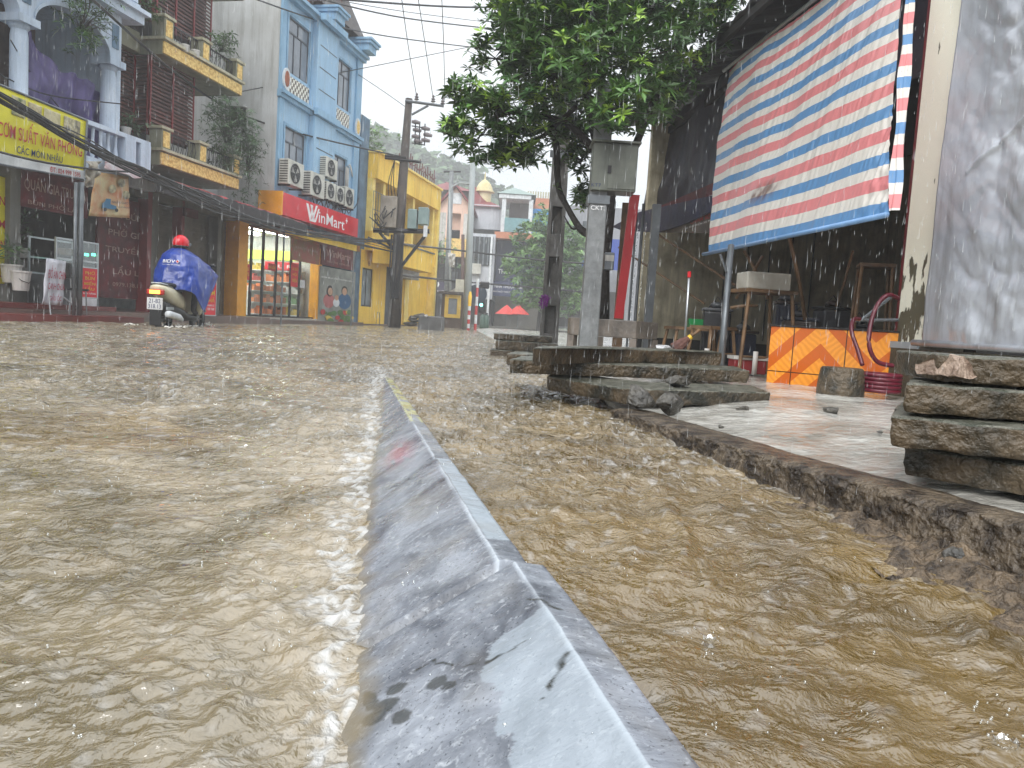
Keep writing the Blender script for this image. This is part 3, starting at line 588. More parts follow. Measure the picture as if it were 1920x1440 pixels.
# red frame inside the opening, next to the pillar
MB().box(-.06, 0, -.02, .06, .0, 3.0).solo('red_post', mat('dark_red_paint', c(130, 20, 26), c(96, 12, 18), rough=.35), 'dark red steel post standing against the cream pillar', 'post', B.w(u0 - .03, .06), B.rz)
MB().box(-.03, .01, -.02, .02, .0, 2.9).solo('grey_post', M['alu'], 'thin grey metal upright beside the dark red post', 'post', B.w(u0 - .13, .14), B.rz)
# silver tarp sheet, creased
ua, _ = B.px(1722, 636, -.1); zb = .47
us = np.linspace(ua - .01, ua + 3.6, 300); zs = np.linspace(zb, 5.2, 360); X, Z = np.meshgrid(us, zs)
amp = np.clip((X - ua) / .5, .15, 1)
Y = -.07 - amp * (.08 * np.abs(fbm(X * .9 + Z * .5, Z * .8, 4, 91)) + .03 * np.abs(fbm(X * 2.2 + .9 * Z, Z * 1.5 - X, 4, 92))) - .004 * np.abs(noise2(X * 7 + Z * 5, Z * 3, 93)) - .02 * np.exp(-((Z - (1.62 + .55 * (X - ua - .45))) / .018) ** 2) * (X > ua + .3)
Xs = X + .012 * np.sin(Z * 3) + (B.px(1790, 0, -.12)[0] - ua) * np.clip((Z - zb) / (B.px(1786, 0)[1] - zb), 0, 1.2) * np.clip(1 - (X - ua) / 1.2, 0, 1)
tarp = mat('silver_tarpaulin', c(206, 210, 216), c(160, 164, 172), sc=1.0, rough=.3, bump=.4, bsc=6, metal=.2, grime=.8, lo=.3, hi=.7, gcol=c(95, 88, 78), spec=.7)
o = gridmesh('silver_tarp', Xs, Y, Z, tarp, thick=.003); o.location = B.w(0, 0); o.rotation_euler = (0, 0, B.rz)
setp(o, 'creased silver tarpaulin sheet hanging from the building beside the cream pillar', 'tarp')
MB().tube([(ua - .05, -.10, zb + .012), (ua + 1.2, -.115, zb + .004), (ua + 3.6, -.12, zb)], .022, 10).build('hem', tarp, o, smooth=True)
# striped tarp
TO = -.62                                        # the lower edge is propped out over the pavement
c_ = [B.px(1370, 133), B.px(1332, 475, TO), B.px(1672, 402, TO), B.px(1700, 0)]
ul, zbl = c_[1]; ur, zbr = c_[2]; utl, ztop = c_[0]; utr = B.px(1704, -30)[0]
t = fthing(B, 'striped_tarp', 'red, white and blue striped tarpaulin curtain hanging over the stall front', 'tarp')
us = np.linspace(0, 1, 260); vs = np.linspace(0, 1, 240); U, V = np.meshgrid(us, vs)
zb_ = zbl + (zbr - zbl) * U; zt_ = ztop + .02 * np.sin(U * 9)
X = (ul + (ur - ul) * U) * (1 - V) + (utl + (utr - utl) * U) * V; Z = zb_ + (zt_ - zb_) * V
fold = .006 * noise2(X * 9 + .5 * Z, Z * .7, 95) + .0035 * noise2(X * 24 + Z, Z * 1.6, 96) + .03 * fbm(X * 1.1, Z * .8, 2, 97) + .035 * np.sin(V * 3.1) + .02 * np.clip((X - ur + .5) / .5, 0, 1) * noise2(X * 26, Z * 12, 98)
Y = -.02 - fold + TO * (1 - V)
sm = bpy.data.materials.new('striped_plastic'); sm.use_nodes = True; nt = sm.node_tree; n = nt.nodes; l = nt.links; pb = n['Principled BSDF']
at = n.new('ShaderNodeAttribute'); at.attribute_name = 'vv'
ml = n.new('ShaderNodeMath'); ml.operation = 'MULTIPLY'; ml.inputs[1].default_value = 6.6; l.new(at.outputs['Fac'], ml.inputs[0])
fr_ = n.new('ShaderNodeMath'); fr_.operation = 'FRACT'; l.new(ml.outputs[0], fr_.inputs[0])
rp = n.new('ShaderNodeValToRGB'); rp.color_ramp.interpolation = 'CONSTANT'; e = rp.color_ramp.elements
wcol = c(250, 245, 236); e[0].position = 0; e[0].color = c(112, 164, 216); e[1].position = .25; e[1].color = wcol
q = e.new(.50); q.color = c(248, 154, 156); q = e.new(.77); q.color = wcol; l.new(fr_.outputs[0], rp.inputs[0])
at2 = n.new('ShaderNodeAttribute'); at2.attribute_name = 'dirt'; mm = n.new('ShaderNodeMix'); mm.data_type = 'RGBA'; mm.inputs[7].default_value = c(120, 82, 72); l.new(at2.outputs['Fac'], mm.inputs[0]); l.new(rp.outputs[0], mm.inputs[6]); l.new(mm.outputs[2], pb.inputs['Base Color'])
pb.inputs['Roughness'].default_value = .28; pb.inputs['Specular IOR Level'].default_value = .6
try: pb.inputs['Transmission Weight'].default_value = 0
except Exception: pass
tl_ = n.new('ShaderNodeBsdfTranslucent'); l.new(mm.outputs[2], tl_.inputs[0]); ms = n.new('ShaderNodeMixShader'); ms.inputs[0].default_value = .38; l.new(pb.outputs[0], ms.inputs[1]); l.new(tl_.outputs[0], ms.inputs[2]); l.new(ms.outputs[0], n['Material Output'].inputs[0])
tcn = n.new('ShaderNodeTexCoord'); mpn = n.new('ShaderNodeMapping'); mpn.inputs['Scale'].default_value = (1, 1, .25); l.new(tcn.outputs['Object'], mpn.inputs[0])
bn = n.new('ShaderNodeTexNoise'); bn.inputs['Scale'].default_value = 26; bn.inputs['Detail'].default_value = 4; l.new(mpn.outputs[0], bn.inputs[0]); bu = n.new('ShaderNodeBump'); bu.inputs['Strength'].default_value = .6; bu.inputs['Distance'].default_value = .012; l.new(bn.outputs[0], bu.inputs['Height']); l.new(bu.outputs[0], pb.inputs['Normal'])
sheet = gridmesh('sheet', X, Y, Z, sm, t)
for nm, v in (('vv', V * (1 + .01 * noise2(X * 3, Z, 9))), ('dirt', np.clip(1.1 * np.exp(-(((U - .40 - (V - .2) * .9) / .075) ** 2 + ((V - .205) / .035) ** 2)) * (1 + fbm(X * 8, Z * 8, 3, 99)), 0, .85))):
    a = sheet.data.attributes.new(nm, 'FLOAT', 'POINT'); a.data.foreach_set('value', v.astype(np.float32).ravel())
MB().tube([(ul - .06, TO - .05, zbl - .01), (ur + .03, TO - .05, zbr - .01)], .017, 10).build('bottom_bar', mat('bar_wrap', c(120, 160, 205), rough=.35), t, smooth=True)
MB().tube([(utl - .08, -.05, ztop + .02), (utr + .1, -.05, ztop + .02)], .02, 10).build('top_bar', M['alu'], t, smooth=True)
# side strip of the same sheet folded round the edge
us2 = np.linspace(0, .13, 14); zs2 = np.linspace(zbr + .02, ztop, 90); X2, Z2 = np.meshgrid(us2, zs2)
VZ = (Z2 - zbr) / (ztop - zbr); s2 = gridmesh('side_flap', ur * (1 - VZ) + utr * VZ + .004 + X2 * .4, -.03 + TO * (1 - VZ) + .02 * noise2(X2 * 20, Z2 * 3, 5) + .3 * X2, Z2, sm, t)
a = s2.data.attributes.new('vv', 'FLOAT', 'POINT'); a.data.foreach_set('value', (((Z2 - zbr) / (ztop - zbr)) + .06).astype(np.float32).ravel())
# cream fascia above and beside it
MB().box(ur + .06, u1 + .1, .3, .5, 2.55, 5).solo('upper_wall', mat('cream_wall', c(226, 204, 152), c(205, 184, 130), rough=.6, grime=.3), 'cream plaster wall strip between the striped curtain and the pillar', 'wall', B.w(0, 0), B.rz)
# dark roof with hanging tarpaulin
ue, ze = B.px(1395, 55, -.25); uf = ul - 5.2
rd = mat('dark_tarp', c(62, 54, 56), c(38, 36, 44), sc=1.2, rough=.5, bump=.5, bsc=8, streak=.5)
t = fthing(B, 'stall_roof', 'dark sagging roof over the market stall, behind the striped tarp', 'roof')
us = np.linspace(uf, ur + .2, 160); vs = np.linspace(0, 1, 40); U, V = np.meshgrid(us, vs)
zed = 3.72 + .07 * noise2(U * 2.3, U * 0, 5) + .03 * noise2(U * 9, U * 0, 6)
gridmesh('roof_sheet', U, -.30 + V * 3.6 + .05 * noise2(U * 3, V * 3, 4), zed + V * .9 + .05 * noise2(U * 4, V * 4, 8), rd, t, thick=.03)
low = np.interp(U, [uf, ul - 3.2, ul - 1.2, ul, ur], [2.15, 2.3, 2.2, 2.3, 2.6])
gridmesh('roof_valance', U, .22 + .06 * fbm(U * 1.6, V * 1.5, 3, 15) + .1 * V, low + (zed - low) * V, mat('navy_tarp', c(46, 44, 58), c(34, 28, 34), sc=.9, rough=.5, bump=.4, bsc=10, streak=.5), t, thick=.01)
MB().box(uf, ur, -.27, -.22, 3.60, 3.68).build('eave_batten', M['dark'], t)
MB().tube([(uf + .6, -.1, 1.98), (ul + 1.2, -.1, 2.02)], .035, 10).solo('canopy_tube', M['alu'], 'pale round canopy tube rolled up under the stall roof', 'pole', B.w(0, 0), B.rz, smooth=True)
# grey house wall above the roof
MB().box(-6, 2.2, 0, 4, 3.5, 9).solo('rear_house', M['cement'], 'pale grey house wall rising behind the dark stall roof', 'house', B.w(-1.5, 4.2), B.rz)
# end wall, back wall, side
ew = mat('stained_plaster', c(208, 198, 170), c(158, 148, 124), sc=2.4, rough=.7, streak=.7, gcol=c(54, 50, 40), lo=.4)
uE, _ = B.px(1192, 600)
uE = min(uE, -6.0)
t = fthing(B, 'stall_building', 'stained plaster stall interior behind the striped curtain', 'building')
MB().box(uE - .12, uE, .05, 4.2, .35, 3.6).build('end_wall', ew, t)
MB().box(uE - .13, uE + .01, .04, 4.2, .0, .35).build('skirting', mat('dark_base', c(58, 56, 54), rough=.5), t)
MB().box(uE, .3, 4.2, 4.35, 0, 3.6).build('back_wall', mat('dim_wall', c(190, 180, 160), c(146, 138, 122), sc=2, rough=.7, streak=.6), t)
MB().box(uE, u0 - .02, .28, 4.2, 3.45, 3.55).build('ceiling', M['dark'], t)
g = MB()
for k in range(5): g.box(uE + .004, uE + .014, 1.35 + k * .36, 1.37 + k * .36, .4, 3.0)
g.build('panel_strips', mat('panel_joint', c(66, 62, 54), rough=.7), t)
MB().box(.2, .32, .3, 4.2, 0, 3.5).build('near_wall', M['dim_wall'] if 'dim_wall' in M else M['dark'], t)
MB().box(uE, u0, .05, 4.2, .07, .13).build('stall_floor', mat('wet_floor', c(70, 68, 64), c(45, 44, 42), rough=.2, sc=3), t)
# sign strip under the roof: dark red board and blue awning with lettering
ub, zb2 = B.px(1200, 400, -.1)
sg = fthing(B, 'stall_signboard', 'dark red signboard under the stall roof, above the blue awning', 'signboard')
MB().box(uE + .2, ul + .4, .10, .14, 1.95, 2.28).build('board', M['reddark'], sg)
aw = fthing(B, 'blue_awning', 'dark blue canvas awning with red lettering on its hanging flap', 'awning')
navy = mat('navy_canvas', c(36, 42, 78), c(24, 28, 52), sc=3, rough=.45, bump=.3, bsc=12)
ya = -.62
uA, zA = B.px(1150, 424, ya); uB, zB = ul + .3, None
us = np.linspace(uA, uB, 60); vs = np.linspace(0, 1, 12); U, V = np.meshgrid(us, vs)
zz = 1.62 + .30 * V - .05 * np.sin(np.pi * V) + .02 * noise2(U * 2, V * 2, 7)
def bpoly(pts, off, dy): m = MB(); m.prism([B.px(x, y, off) for x, y in pts], off, off + dy); return m
bpoly([(1147, 425), (1200, 397), (1346, 364), (1346, 390), (1284, 420), (1232, 436), (1165, 432)], -.34, .02).build('canopy', navy, aw)
fl = mat('awning_flap', c(120, 110, 100), c(84, 78, 74), sc=3, rough=.5, streak=.4)
bpoly([(1232, 436), (1284, 421), (1348, 391), (1348, 437)], -.31, .012).build('flap', fl, aw)
a_ = B.px(1294, 416, -.32); b_ = B.px(1338, 408, -.32); txt('CHĂM SÓC', a_[0], b_[0], a_[1] - .03, a_[1] + .03, -.316, M['txtred'], aw, bold=.03)
a_ = B.px(1284, 428, -.32); b_ = B.px(1338, 424, -.32); txt('XE ĐẠP ĐIỆN XE MÁY', a_[0], b_[0], a_[1] - .02, a_[1] + .015, -.316, M['txtwhite'], aw)
for k, (pa, pb2) in enumerate((((1168, 435, 1.0), (1330, 570, 0)), ((1232, 432, 0), (1366, 520, 0)))):
    pass
mb = MB(); mb.tube([(uA + .2, ya + .05, 1.60), (uA + 1.9, .1, .82)], .014, 6); mb.build('strut', mat('bamboo', c(128, 98, 66), c(92, 70, 46), sc=8, rough=.6), aw)
mb = MB(); mb.tube([(uA + 1.1, ya + .3, 1.72), (uA + 2.8, .1, 1.0)], .016, 6); mb.build('strut', bpy.data.materials['bamboo'], aw)
M['bamboo'] = bpy.data.materials['bamboo']; M['wood'] = mat('old_wood', c(120, 92, 62), c(80, 60, 42), sc=7, rough=.6, streak=.3)
# pipes and streams of water at the building corner
g = thing('downpipe', 'grey steel door post and downpipe at the far corner of the stall', 'pipe', P(1215, 600, 9.6) * np.array([1, 1, 0]))
MB().box(-.05, .05, -.04, .04, .1, 2.0).build('post', M['grayiron'], g)
MB().tube([(-.16, 0, .1), (-.16, 0, 2.0)], .02, 8).build('pipe', M['grayiron'], g)
MB().tube([(-.24, 0, .1), (-.24, 0, 2.0)], .014, 8).build('pipe', M['grayiron'], g)
MB().box(-.42, -.3, 0, .04, .1, 2.0).build('board', M['wood'], g)
for k, (px, Y) in enumerate(((1190, 8.2), (1205, 8.3))):
    p = P(px, 500, Y); mb = MB(); R = random.Random(k)
    z = 1.6
    while z > .15:
        h = R.uniform(.02, .07); mb.tube([(R.gauss(0, .004), R.gauss(0, .004), z), (R.gauss(0, .004), 0, z - h)], R.uniform(.002, .005), 5); z -= h * R.uniform(.9, 1.5)
    mb.solo('water_stream', glassy('stream_water' + str(k), (.9, .93, .95, 1), .45, .1), ('thin stream of rainwater pouring off the left corner of the blue awning', 'second stream of rainwater pouring off the blue awning, nearer the stall wall')[k], 'water stream', (p[0], p[1], 0), smooth=True)
# red leaning banner post
p0 = P(1160, 597, 8.9); p1 = P(1190, 365, 8.9)
mb = MB(); d = Vector(p1 - p0); mb.add([(-.05, 0, 0), (.05, 0, 0), (.05, .05, 0), (-.05, .05, 0), (d.x - .05, 0, d.z), (d.x + .06, 0, d.z), (d.x + .06, .05, d.z), (d.x - .05, .05, d.z)], [(0, 1, 2, 3), (4, 7, 6, 5), (0, 4, 5, 1), (1, 5, 6, 2), (2, 6, 7, 3), (3, 7, 4, 0)])
mb.solo('red_pillar', mat('red_paint', c(205, 26, 38), c(180, 18, 30), rough=.35), 'bright red leaning signpost panel behind the concrete planter', 'sign post', (p0[0], p0[1], p0[2]))
# ---- stall furniture
def stool(name, label, px, py, Y, s=1.0, rz=0, group='bamboo stools and stands in the stall', hz=.45):
    p = P(px, py, Y); t = thing(name, label, 'stool', (p[0], p[1], .13), rz, group)
    MB().box(-.2 * s, .2 * s, -.18 * s, .18 * s, hz - .03, hz).build('seat', M['wood'], t)
    for sx in (-1, 1):
        for sy in (-1, 1): MB().tube([(sx * .17 * s, sy * .15 * s, hz - .03), (sx * .22 * s, sy * .19 * s, 0)], .016, 6).build('leg', M['bamboo'], t)
    MB().tube([(-.19 * s, -.17 * s, .15), (.19 * s, -.17 * s, .15)], .012, 6).build('stretcher', M['bamboo'], t)
stool('bamboo_stool', 'low bamboo stool against the end wall, under the green basket', 1292, 640, 7.6, 1.05, .1, hz=.38)
stool('bamboo_stool', 'bamboo stand in the dark stall, left of the grey steel pole', 1335, 640, 7.2, .8, .5, hz=.40)
stool('tall_stand', 'tall bamboo stand carrying the white foam box', 1425, 560, 6.9, 1.2, .2, hz=.74)
stool('tall_stand', 'tall wooden stool against the stall wall near the dark red post', 1640, 520, 6.6, .7, -.3, hz=1.0)
p = P(1432, 520, 6.9); mb = MB(); mb.hprism([(-.2, -.13), (.2, -.13), (.2, .13), (-.2, .13)], 0, .15)
mb.solo('foam_box', mat('styrofoam', c(200, 196, 184), c(170, 165, 150), rough=.7), 'white styrofoam box on top of the tall bamboo stand', 'box', (p[0], p[1], .872), .1, bevel=.012)
p = P(1303, 610, 7.6); mb = MB()
mb.add([(-.065, -.06, 0), (.065, -.06, 0), (.065, .06, 0), (-.065, .06, 0), (-.08, -.07, .08), (.08, -.07, .08), (.08, .07, .08), (-.08, .07, .08)], [(0, 3, 2, 1), (0, 1, 5, 4), (1, 2, 6, 5), (2, 3, 7, 6), (3, 0, 4, 7)])
o = mb.solo('green_basket', mat('green_plastic', c(24, 132, 70), rough=.4), 'small green plastic basket on the low bamboo stool', 'basket', (p[0], p[1], .512)); q = o.modifiers.new('s', 'SOLIDIFY'); q.thickness = .006
# heap of dark household goods: each a rounded crate or machine
R = random.Random(8)
dk = [mat('dark_goods_%s' % nm, cc, rough=.45, sc=6) for nm, cc in (('black', c(30, 30, 34)), ('brown', c(62, 48, 40)), ('grey', c(74, 76, 80)), ('navy', c(34, 40, 60)))]
spots = [(1345, 575, 7.6, .26, .22, .55, 0, 'black cloth-covered cabinet between the bamboo stands'), (1395, 600, 7.5, .2, .2, .35, 3, 'navy crate on the stall floor behind the grey steel pole'), (1500, 600, 7.2, .3, .22, .5, 1, 'brown chest deep in the stall above the orange counter'), (1560, 590, 7.3, .28, .22, .62, 2, 'grey gas cooker standing above the orange counter'), (1610, 600, 7.4, .22, .2, .48, 0, 'black bin beside the grey gas cooker in the stall'), (1470, 610, 7.6, .2, .2, .66, 3, 'dark blue cabinet behind the tall bamboo stand')]
for k, (px, py, Y, w, d_, h, mi, lab) in enumerate(spots):
    p = P(px, py, Y); t = thing('storage_box', lab, 'box', (p[0], p[1], .13), R.uniform(-.3, .3))
    MB().box(-w / 2, w / 2, -d_ / 2, d_ / 2, 0, h).build('body', dk[mi], t, bevel=.02)
    MB().box(-w / 2 - .012, w / 2 + .012, -d_ / 2 - .012, d_ / 2 + .012, h + .001, h + .03).build('lid', dk[(mi + 2) % 4], t, bevel=.008)
    m2 = MB(); m2.ball((0, 0, h + .06), (.07, .06, .035), 10, 6); m2.tube([(-.08, 0, h + .035), (0, 0, h + .14), (.08, 0, h + .035)], .006, 5); m2.build('kettle', dk[2 if mi != 2 else 1], t, smooth=True)
for k, (a, b_, Y, r_, lab) in enumerate((((1480, 445), (1510, 600), 6.9, .018, 'thin dark tree-branch pole propped in the stall'), ((1560, 600), (1600, 470), 7.2, .014, 'thin bamboo cane leaning in the stall corner'), ((1380, 560), (1430, 480), 7.0, .014, 'crossed bamboo stick under the foam box, leaning right'), ((1440, 560), (1395, 470), 7.0, .014, 'crossed bamboo stick under the foam box, leaning left'), ((1370, 577), (1420, 573), 6.8, .016, 'horizontal bamboo rail left of the foam box'))):
    pa, pb2 = P(*a, Y), P(*b_, Y); MB().tube([pa, (pa + pb2) / 2 + np.array([.01, 0, .01]), pb2], r_, 6).solo('bamboo_pole', M['bamboo'], lab, 'bamboo pole', smooth=True)
# red crate with white rim, white pipe
p = P(1403, 655, 6.8); t = thing('red_crate', 'low red crate with a white rim on the stall floor', 'crate', (p[0], p[1], .13))
MB().box(-.14, .14, -.1, .1, 0, .12).build('body', mat('dull_red', c(140, 26, 32), rough=.5), t, bevel=.008); MB().box(-.15, .15, -.11, .11, .121, .15).build('rim', M['pot'], t)
for px, lab in ((1327, 'short white plastic pipe standing under the bamboo stand'), (1419, 'short white plastic pipe standing next to the red crate')):
    p = P(px, 640, 6.6); MB().lathe([(.022, 0), (.022, .20)], 10).solo('plastic_pipe', M['pot'], lab, 'pipe', (p[0], p[1], .13), smooth=True)
# grey steel pole holding the curtain, red-tipped stick, broom
pa, pb2 = P(1353, 662, 6.0), P(1371, 460, 6.4)
pa[2] = .1; t = thing('steel_pole', 'grey steel pole leaning under the left end of the striped curtain', 'pole', (0, 0, 0)); MB().tube([pa, pb2], .026, 10).build('shaft', M['grayiron'], t, smooth=True)
MB().tube([P(1362, 510, 6.3), P(1350, 476, 6.3)], .01, 6).build('brace', M['grayiron'], t)
pa, pb2 = P(1283, 655, 5.9), P(1292, 520, 5.9); t = thing('mop_stick', 'thin pale stick with a red tip standing behind the topmost bent slab', 'stick', (0, 0, 0)); MB().tube([pa, pb2], .009, 8).build('stick', M['alu'], t, smooth=True); MB().tube([pb2, pb2 + (pb2 - pa) * .08], .014, 8).build('tip', bpy.data.materials['red_paint'], t)
pa, pb2 = P(1265, 655, 5.9), P(1312, 618, 5.9); t = thing('broom', 'straw broom lying on the slabs, handle up to the right', 'broom', (0, 0, 0))
MB().tube([pa + (pb2 - pa) * .55, pb2], .012, 8).build('handle', M['bamboo'], t, smooth=True); MB().tube([pa, pa + (pb2 - pa) * .35, pa + (pb2 - pa) * .6], [.055, .04, .018], 10).build('bristles', mat('straw', c(120, 82, 70), c(80, 52, 46), sc=20, rough=.8, bump=1), t)
MB().tube([pa + (pb2 - pa) * .5, pa + (pb2 - pa) * .66], .021, 10).build('binding', M['txtyel'], t)
p = P(1245, 655, 5.75); rock((.09, .06, .03), 5, mat('crumpled_plastic', c(205, 205, 205), rough=.25), 'plastic_bag', 'crumpled white plastic bag on the slabs beside the broom', (p[0], p[1], .33), 0, 'bag')
# orange tiled counter
cu = fthing(B, 'tiled_counter', 'low counter clad in orange wood-pattern tiles under the striped curtain', 'counter')
pA, pB = P(1438, 700, 6.0), P(1690, 700, 5.45)
cu.location = (pA[0], pA[1], 0); ang = math.atan2(pB[1] - pA[1], pB[0] - pA[0]); cu.rotation_euler = (0, 0, ang); Lc = float(np.hypot(*(pB - pA)[:2]))
tm = bpy.data.materials.new('orange_wood_tile'); tm.use_nodes = True; nt = tm.node_tree; n = nt.nodes; l = nt.links; pb = n['Principled BSDF']; pb.inputs['Roughness'].default_value = .18
def mth(op, a, b=None, v=None):
    q = n.new('ShaderNodeMath'); q.operation = op
    if isinstance(a, (int, float)): q.inputs[0].default_value = a
    else: l.new(a, q.inputs[0])
    if b is not None:
        if isinstance(b, (int, float)): q.inputs[1].default_value = b
        else: l.new(b, q.inputs[1])
    return q.outputs[0]
tcn = n.new('ShaderNodeTexCoord'); sx = n.new('ShaderNodeSeparateXYZ'); l.new(tcn.outputs['Object'], sx.inputs[0])
wv = n.new('ShaderNodeTexNoise'); wv.inputs['Scale'].default_value = 4; wv.inputs['Detail'].default_value = 3; l.new(tcn.outputs['Object'], wv.inputs[0])
TS = .38
px_ = mth('PINGPONG', mth('ADD', sx.outputs[0], sx.outputs[1]), TS); zz_ = mth('SUBTRACT', sx.outputs[2], .10)
dia = mth('SUBTRACT', px_, zz_)                                # diagonal distance, mirrored tile to tile
band = mth('GREATER_THAN', mth('PINGPONG', mth('ADD', dia, .16), .13), .055)
grain = mth('SINE', mth('MULTIPLY', mth('ADD', mth('ADD', px_, zz_), mth('MULTIPLY', wv.outputs[0], .16)), 120.))
gm = mth('MULTIPLY', mth('ADD', grain, 1.), .16)
x1 = n.new('ShaderNodeMix'); x1.data_type = 'RGBA'; x1.inputs[6].default_value = c(200, 96, 26); x1.inputs[7].default_value = c(240, 156, 52); l.new(band, x1.inputs[0])
x2 = n.new('ShaderNodeMix'); x2.data_type = 'RGBA'; x2.inputs[7].default_value = c(190, 98, 26); l.new(gm, x2.inputs[0]); l.new(x1.outputs[2], x2.inputs[6])
gr1 = mth('LESS_THAN', mth('PINGPONG', mth('ADD', mth('ADD', sx.outputs[0], sx.outputs[1]), -.18), TS / 2), .004); gr2 = mth('LESS_THAN', mth('ABSOLUTE', mth('SUBTRACT', sx.outputs[2], .20)), .004); gg = mth('MAXIMUM', gr1, gr2)
x3 = n.new('ShaderNodeMix'); x3.data_type = 'RGBA'; x3.inputs[7].default_value = c(70, 45, 25); l.new(gg, x3.inputs[0]); l.new(x2.outputs[2], x3.inputs[6]); l.new(x3.outputs[2], pb.inputs['Base Color'])
MB().box(0, Lc, 0, .55, .10, .545).build('tiled_body', tm, cu, bevel=.004)
MB().box(-.01, Lc, -.01, .56, .547, .56).build('counter_top', M['dark'], cu)
# hose and concrete lump
hm = mat('red_hose', c(108, 18, 42), c(80, 12, 30), rough=.3)
hp = [P(1612, 598, 5.3), P(1600, 600, 5.25), P(1597, 622, 5.2), P(1608, 655, 5.15), P(1617, 685, 5.1)]
h2 = [P(1685, 560, 5.25), P(1665, 553, 5.2), P(1645, 572, 5.2), P(1632, 610, 5.15), P(1630, 650, 5.1), P(1645, 678, 5.1), P(1675, 686, 5.1)]
def spl(pts, k=6):
    pts = [np.array(p) for p in pts]; out = []
    for i in range(len(pts) - 1):
        p0 = pts[max(i - 1, 0)]; p1 = pts[i]; p2 = pts[i + 1]; p3 = pts[min(i + 2, len(pts) - 1)]
        for j in range(k):
            t_ = j / k; out.append(.5 * ((2 * p1) + (-p0 + p2) * t_ + (2 * p0 - 5 * p1 + 4 * p2 - p3) * t_ ** 2 + (-p0 + 3 * p1 - 3 * p2 + p3) * t_ ** 3))
    return out + [pts[-1]]
mb = MB(); mb.tube(spl(hp), .014, 8); mb.tube(spl(h2), .015, 8); cp = P(1650, 695, 5.15)
for k in range(5): mb.tube([(cp[0] + .13 * math.cos(a * .4), cp[1] + .13 * math.sin(a * .4), .15 + k * .026) for a in range(17)], .014, 8)
mb.solo('garden_hose', hm, 'dark red garden hose draped over the orange counter and coiled below', 'hose', smooth=True)
p = P(1576, 725, 5.05); mb = MB(); mb.lathe([(.145, 0), (.148, .05), (.142, .13), (.132, .19), (.122, .20)], 20)
mb.solo('concrete_block', M['slab'], 'round mossy concrete block in front of the orange counter', 'concrete block', (p[0], p[1], .09), smooth=False)
# triangle of grey steel bars by the red post
mb = MB(); mb.tube([P(1595, 600, 5.6), P(1685, 600, 5.4)], .012, 6); mb.tube([P(1618, 598, 5.5), P(1672, 556, 5.4)], .012, 6)
mb.solo('steel_bracket', M['grayiron'], 'triangular grey steel bracket standing on the orange counter', 'bracket')

# ================================================================== slotted pole, grey pole with box, planter, tree
def pole_at(px, py, Y, h, w0, w1, m, name, label, slots=False, lean=(0, 0)):
    p = P(px, py, Y); t = thing(name, label, 'utility pole', (p[0], p[1], 0))
    mb = MB()
    if not slots:
        mb.add([(s * w0 / 2, r_ * w0 / 2, 0) for s, r_ in ((-1, -1), (1, -1), (1, 1), (-1, 1))] + [(s * w1 / 2 + lean[0], r_ * w1 / 2 + lean[1], h) for s, r_ in ((-1, -1), (1, -1), (1, 1), (-1, 1))], [(0, 1, 5, 4), (1, 2, 6, 5), (2, 3, 7, 6), (3, 0, 4, 7), (4, 5, 6, 7)]); mb.build('shaft', m, t, bevel=.01)
    else:                                           # two flanges joined by rungs, recessed panels between
        W_ = lambda z: w0 + (w1 - w0) * z / h
        for sx in (-1, 1):
            a = W_(0) / 2; b = W_(h) / 2; k0 = .055; L0, L1 = (sx * a, sx * (a - k0)), (sx * b + lean[0], sx * (b - k0 * .8) + lean[0])
            mb.add([(L0[0], -.09, 0), (L0[1], -.09, 0), (L0[1], .09, 0), (L0[0], .09, 0), (L1[0], -.07, h), (L1[1], -.07, h), (L1[1], .07, h), (L1[0], .07, h)], [(0, 1, 5, 4), (1, 2, 6, 5), (2, 3, 7, 6), (3, 0, 4, 7), (4, 5, 6, 7)])
        z = 0
        while z < h - .5:
            w = W_(z) / 2 - .05; x = lean[0] * z / h; mb.box(x - w, x + w, -.082, .082, z, z + .32); mb.box(x - w, x + w, .02, .05, z + .32, z + .72); z += .72
        mb.build('shaft', m, t, bevel=.006)
    return t
t = pole_at(1029, 630, 11.4, 7.6, .27, .18, M['conc'], 'slotted_utility_pole', 'brown slotted concrete utility pole in front of the leafy tree', True)
MB().box(-.16, .16, -.105, -.09, 2.85, 2.95).build('clamp', M['grayiron'], t)
p = P(1020, 560, 11.25); mb = MB(); R = random.Random(1)
for k in range(14): mb.tube([(R.uniform(-.05, .07), 0, .12 + R.uniform(-.04, .04)), (R.uniform(-.08, .1), -.03, R.uniform(-.02, .22)), (R.uniform(-.06, .06), 0, R.uniform(-.05, .1))], .012, 5)
mb.solo('purple_ribbon', mat('purple_cloth', c(120, 40, 130), rough=.5), 'purple ribbon tied round the slotted utility pole', 'ribbon', (p[0], p[1] - .02, p[2] - .1))
t = pole_at(1105, 600, 7.5, 2.75, .18, .16, M['concg'], 'grey_utility_pole', 'grey square concrete pole carrying a steel meter box')
MB().box(-.105, .105, -.10, .10, 1.62, 1.70).build('strap', M['grayiron'], t)
txt('CKT.', -.07, .06, 1.56, 1.60, -.097, M['txtwhite'], t)
x0 = P(1112, 300, 7.35); x1 = P(1196, 300, 7.35); z0 = P(1150, 358, 7.35)[2]; z1 = P(1150, 268, 7.35)[2]
t = thing('meter_box', 'grey-green steel meter box hung on the grey square pole', 'electrical box', (x0[0], x0[1], z0)); w = x1[0] - x0[0]; h = z1 - z0
mm_ = mat('box_paint', c(104, 108, 98), c(82, 86, 78), sc=3, rough=.4, grime=.5)
MB().box(0, w, 0, .26, 0, h).build('cabinet', mm_, t, bevel=.008); MB().box(.03 + w * .28, w - .012, -.010, -.001, .02, h - .02).build('door', mm_, t, bevel=.003)
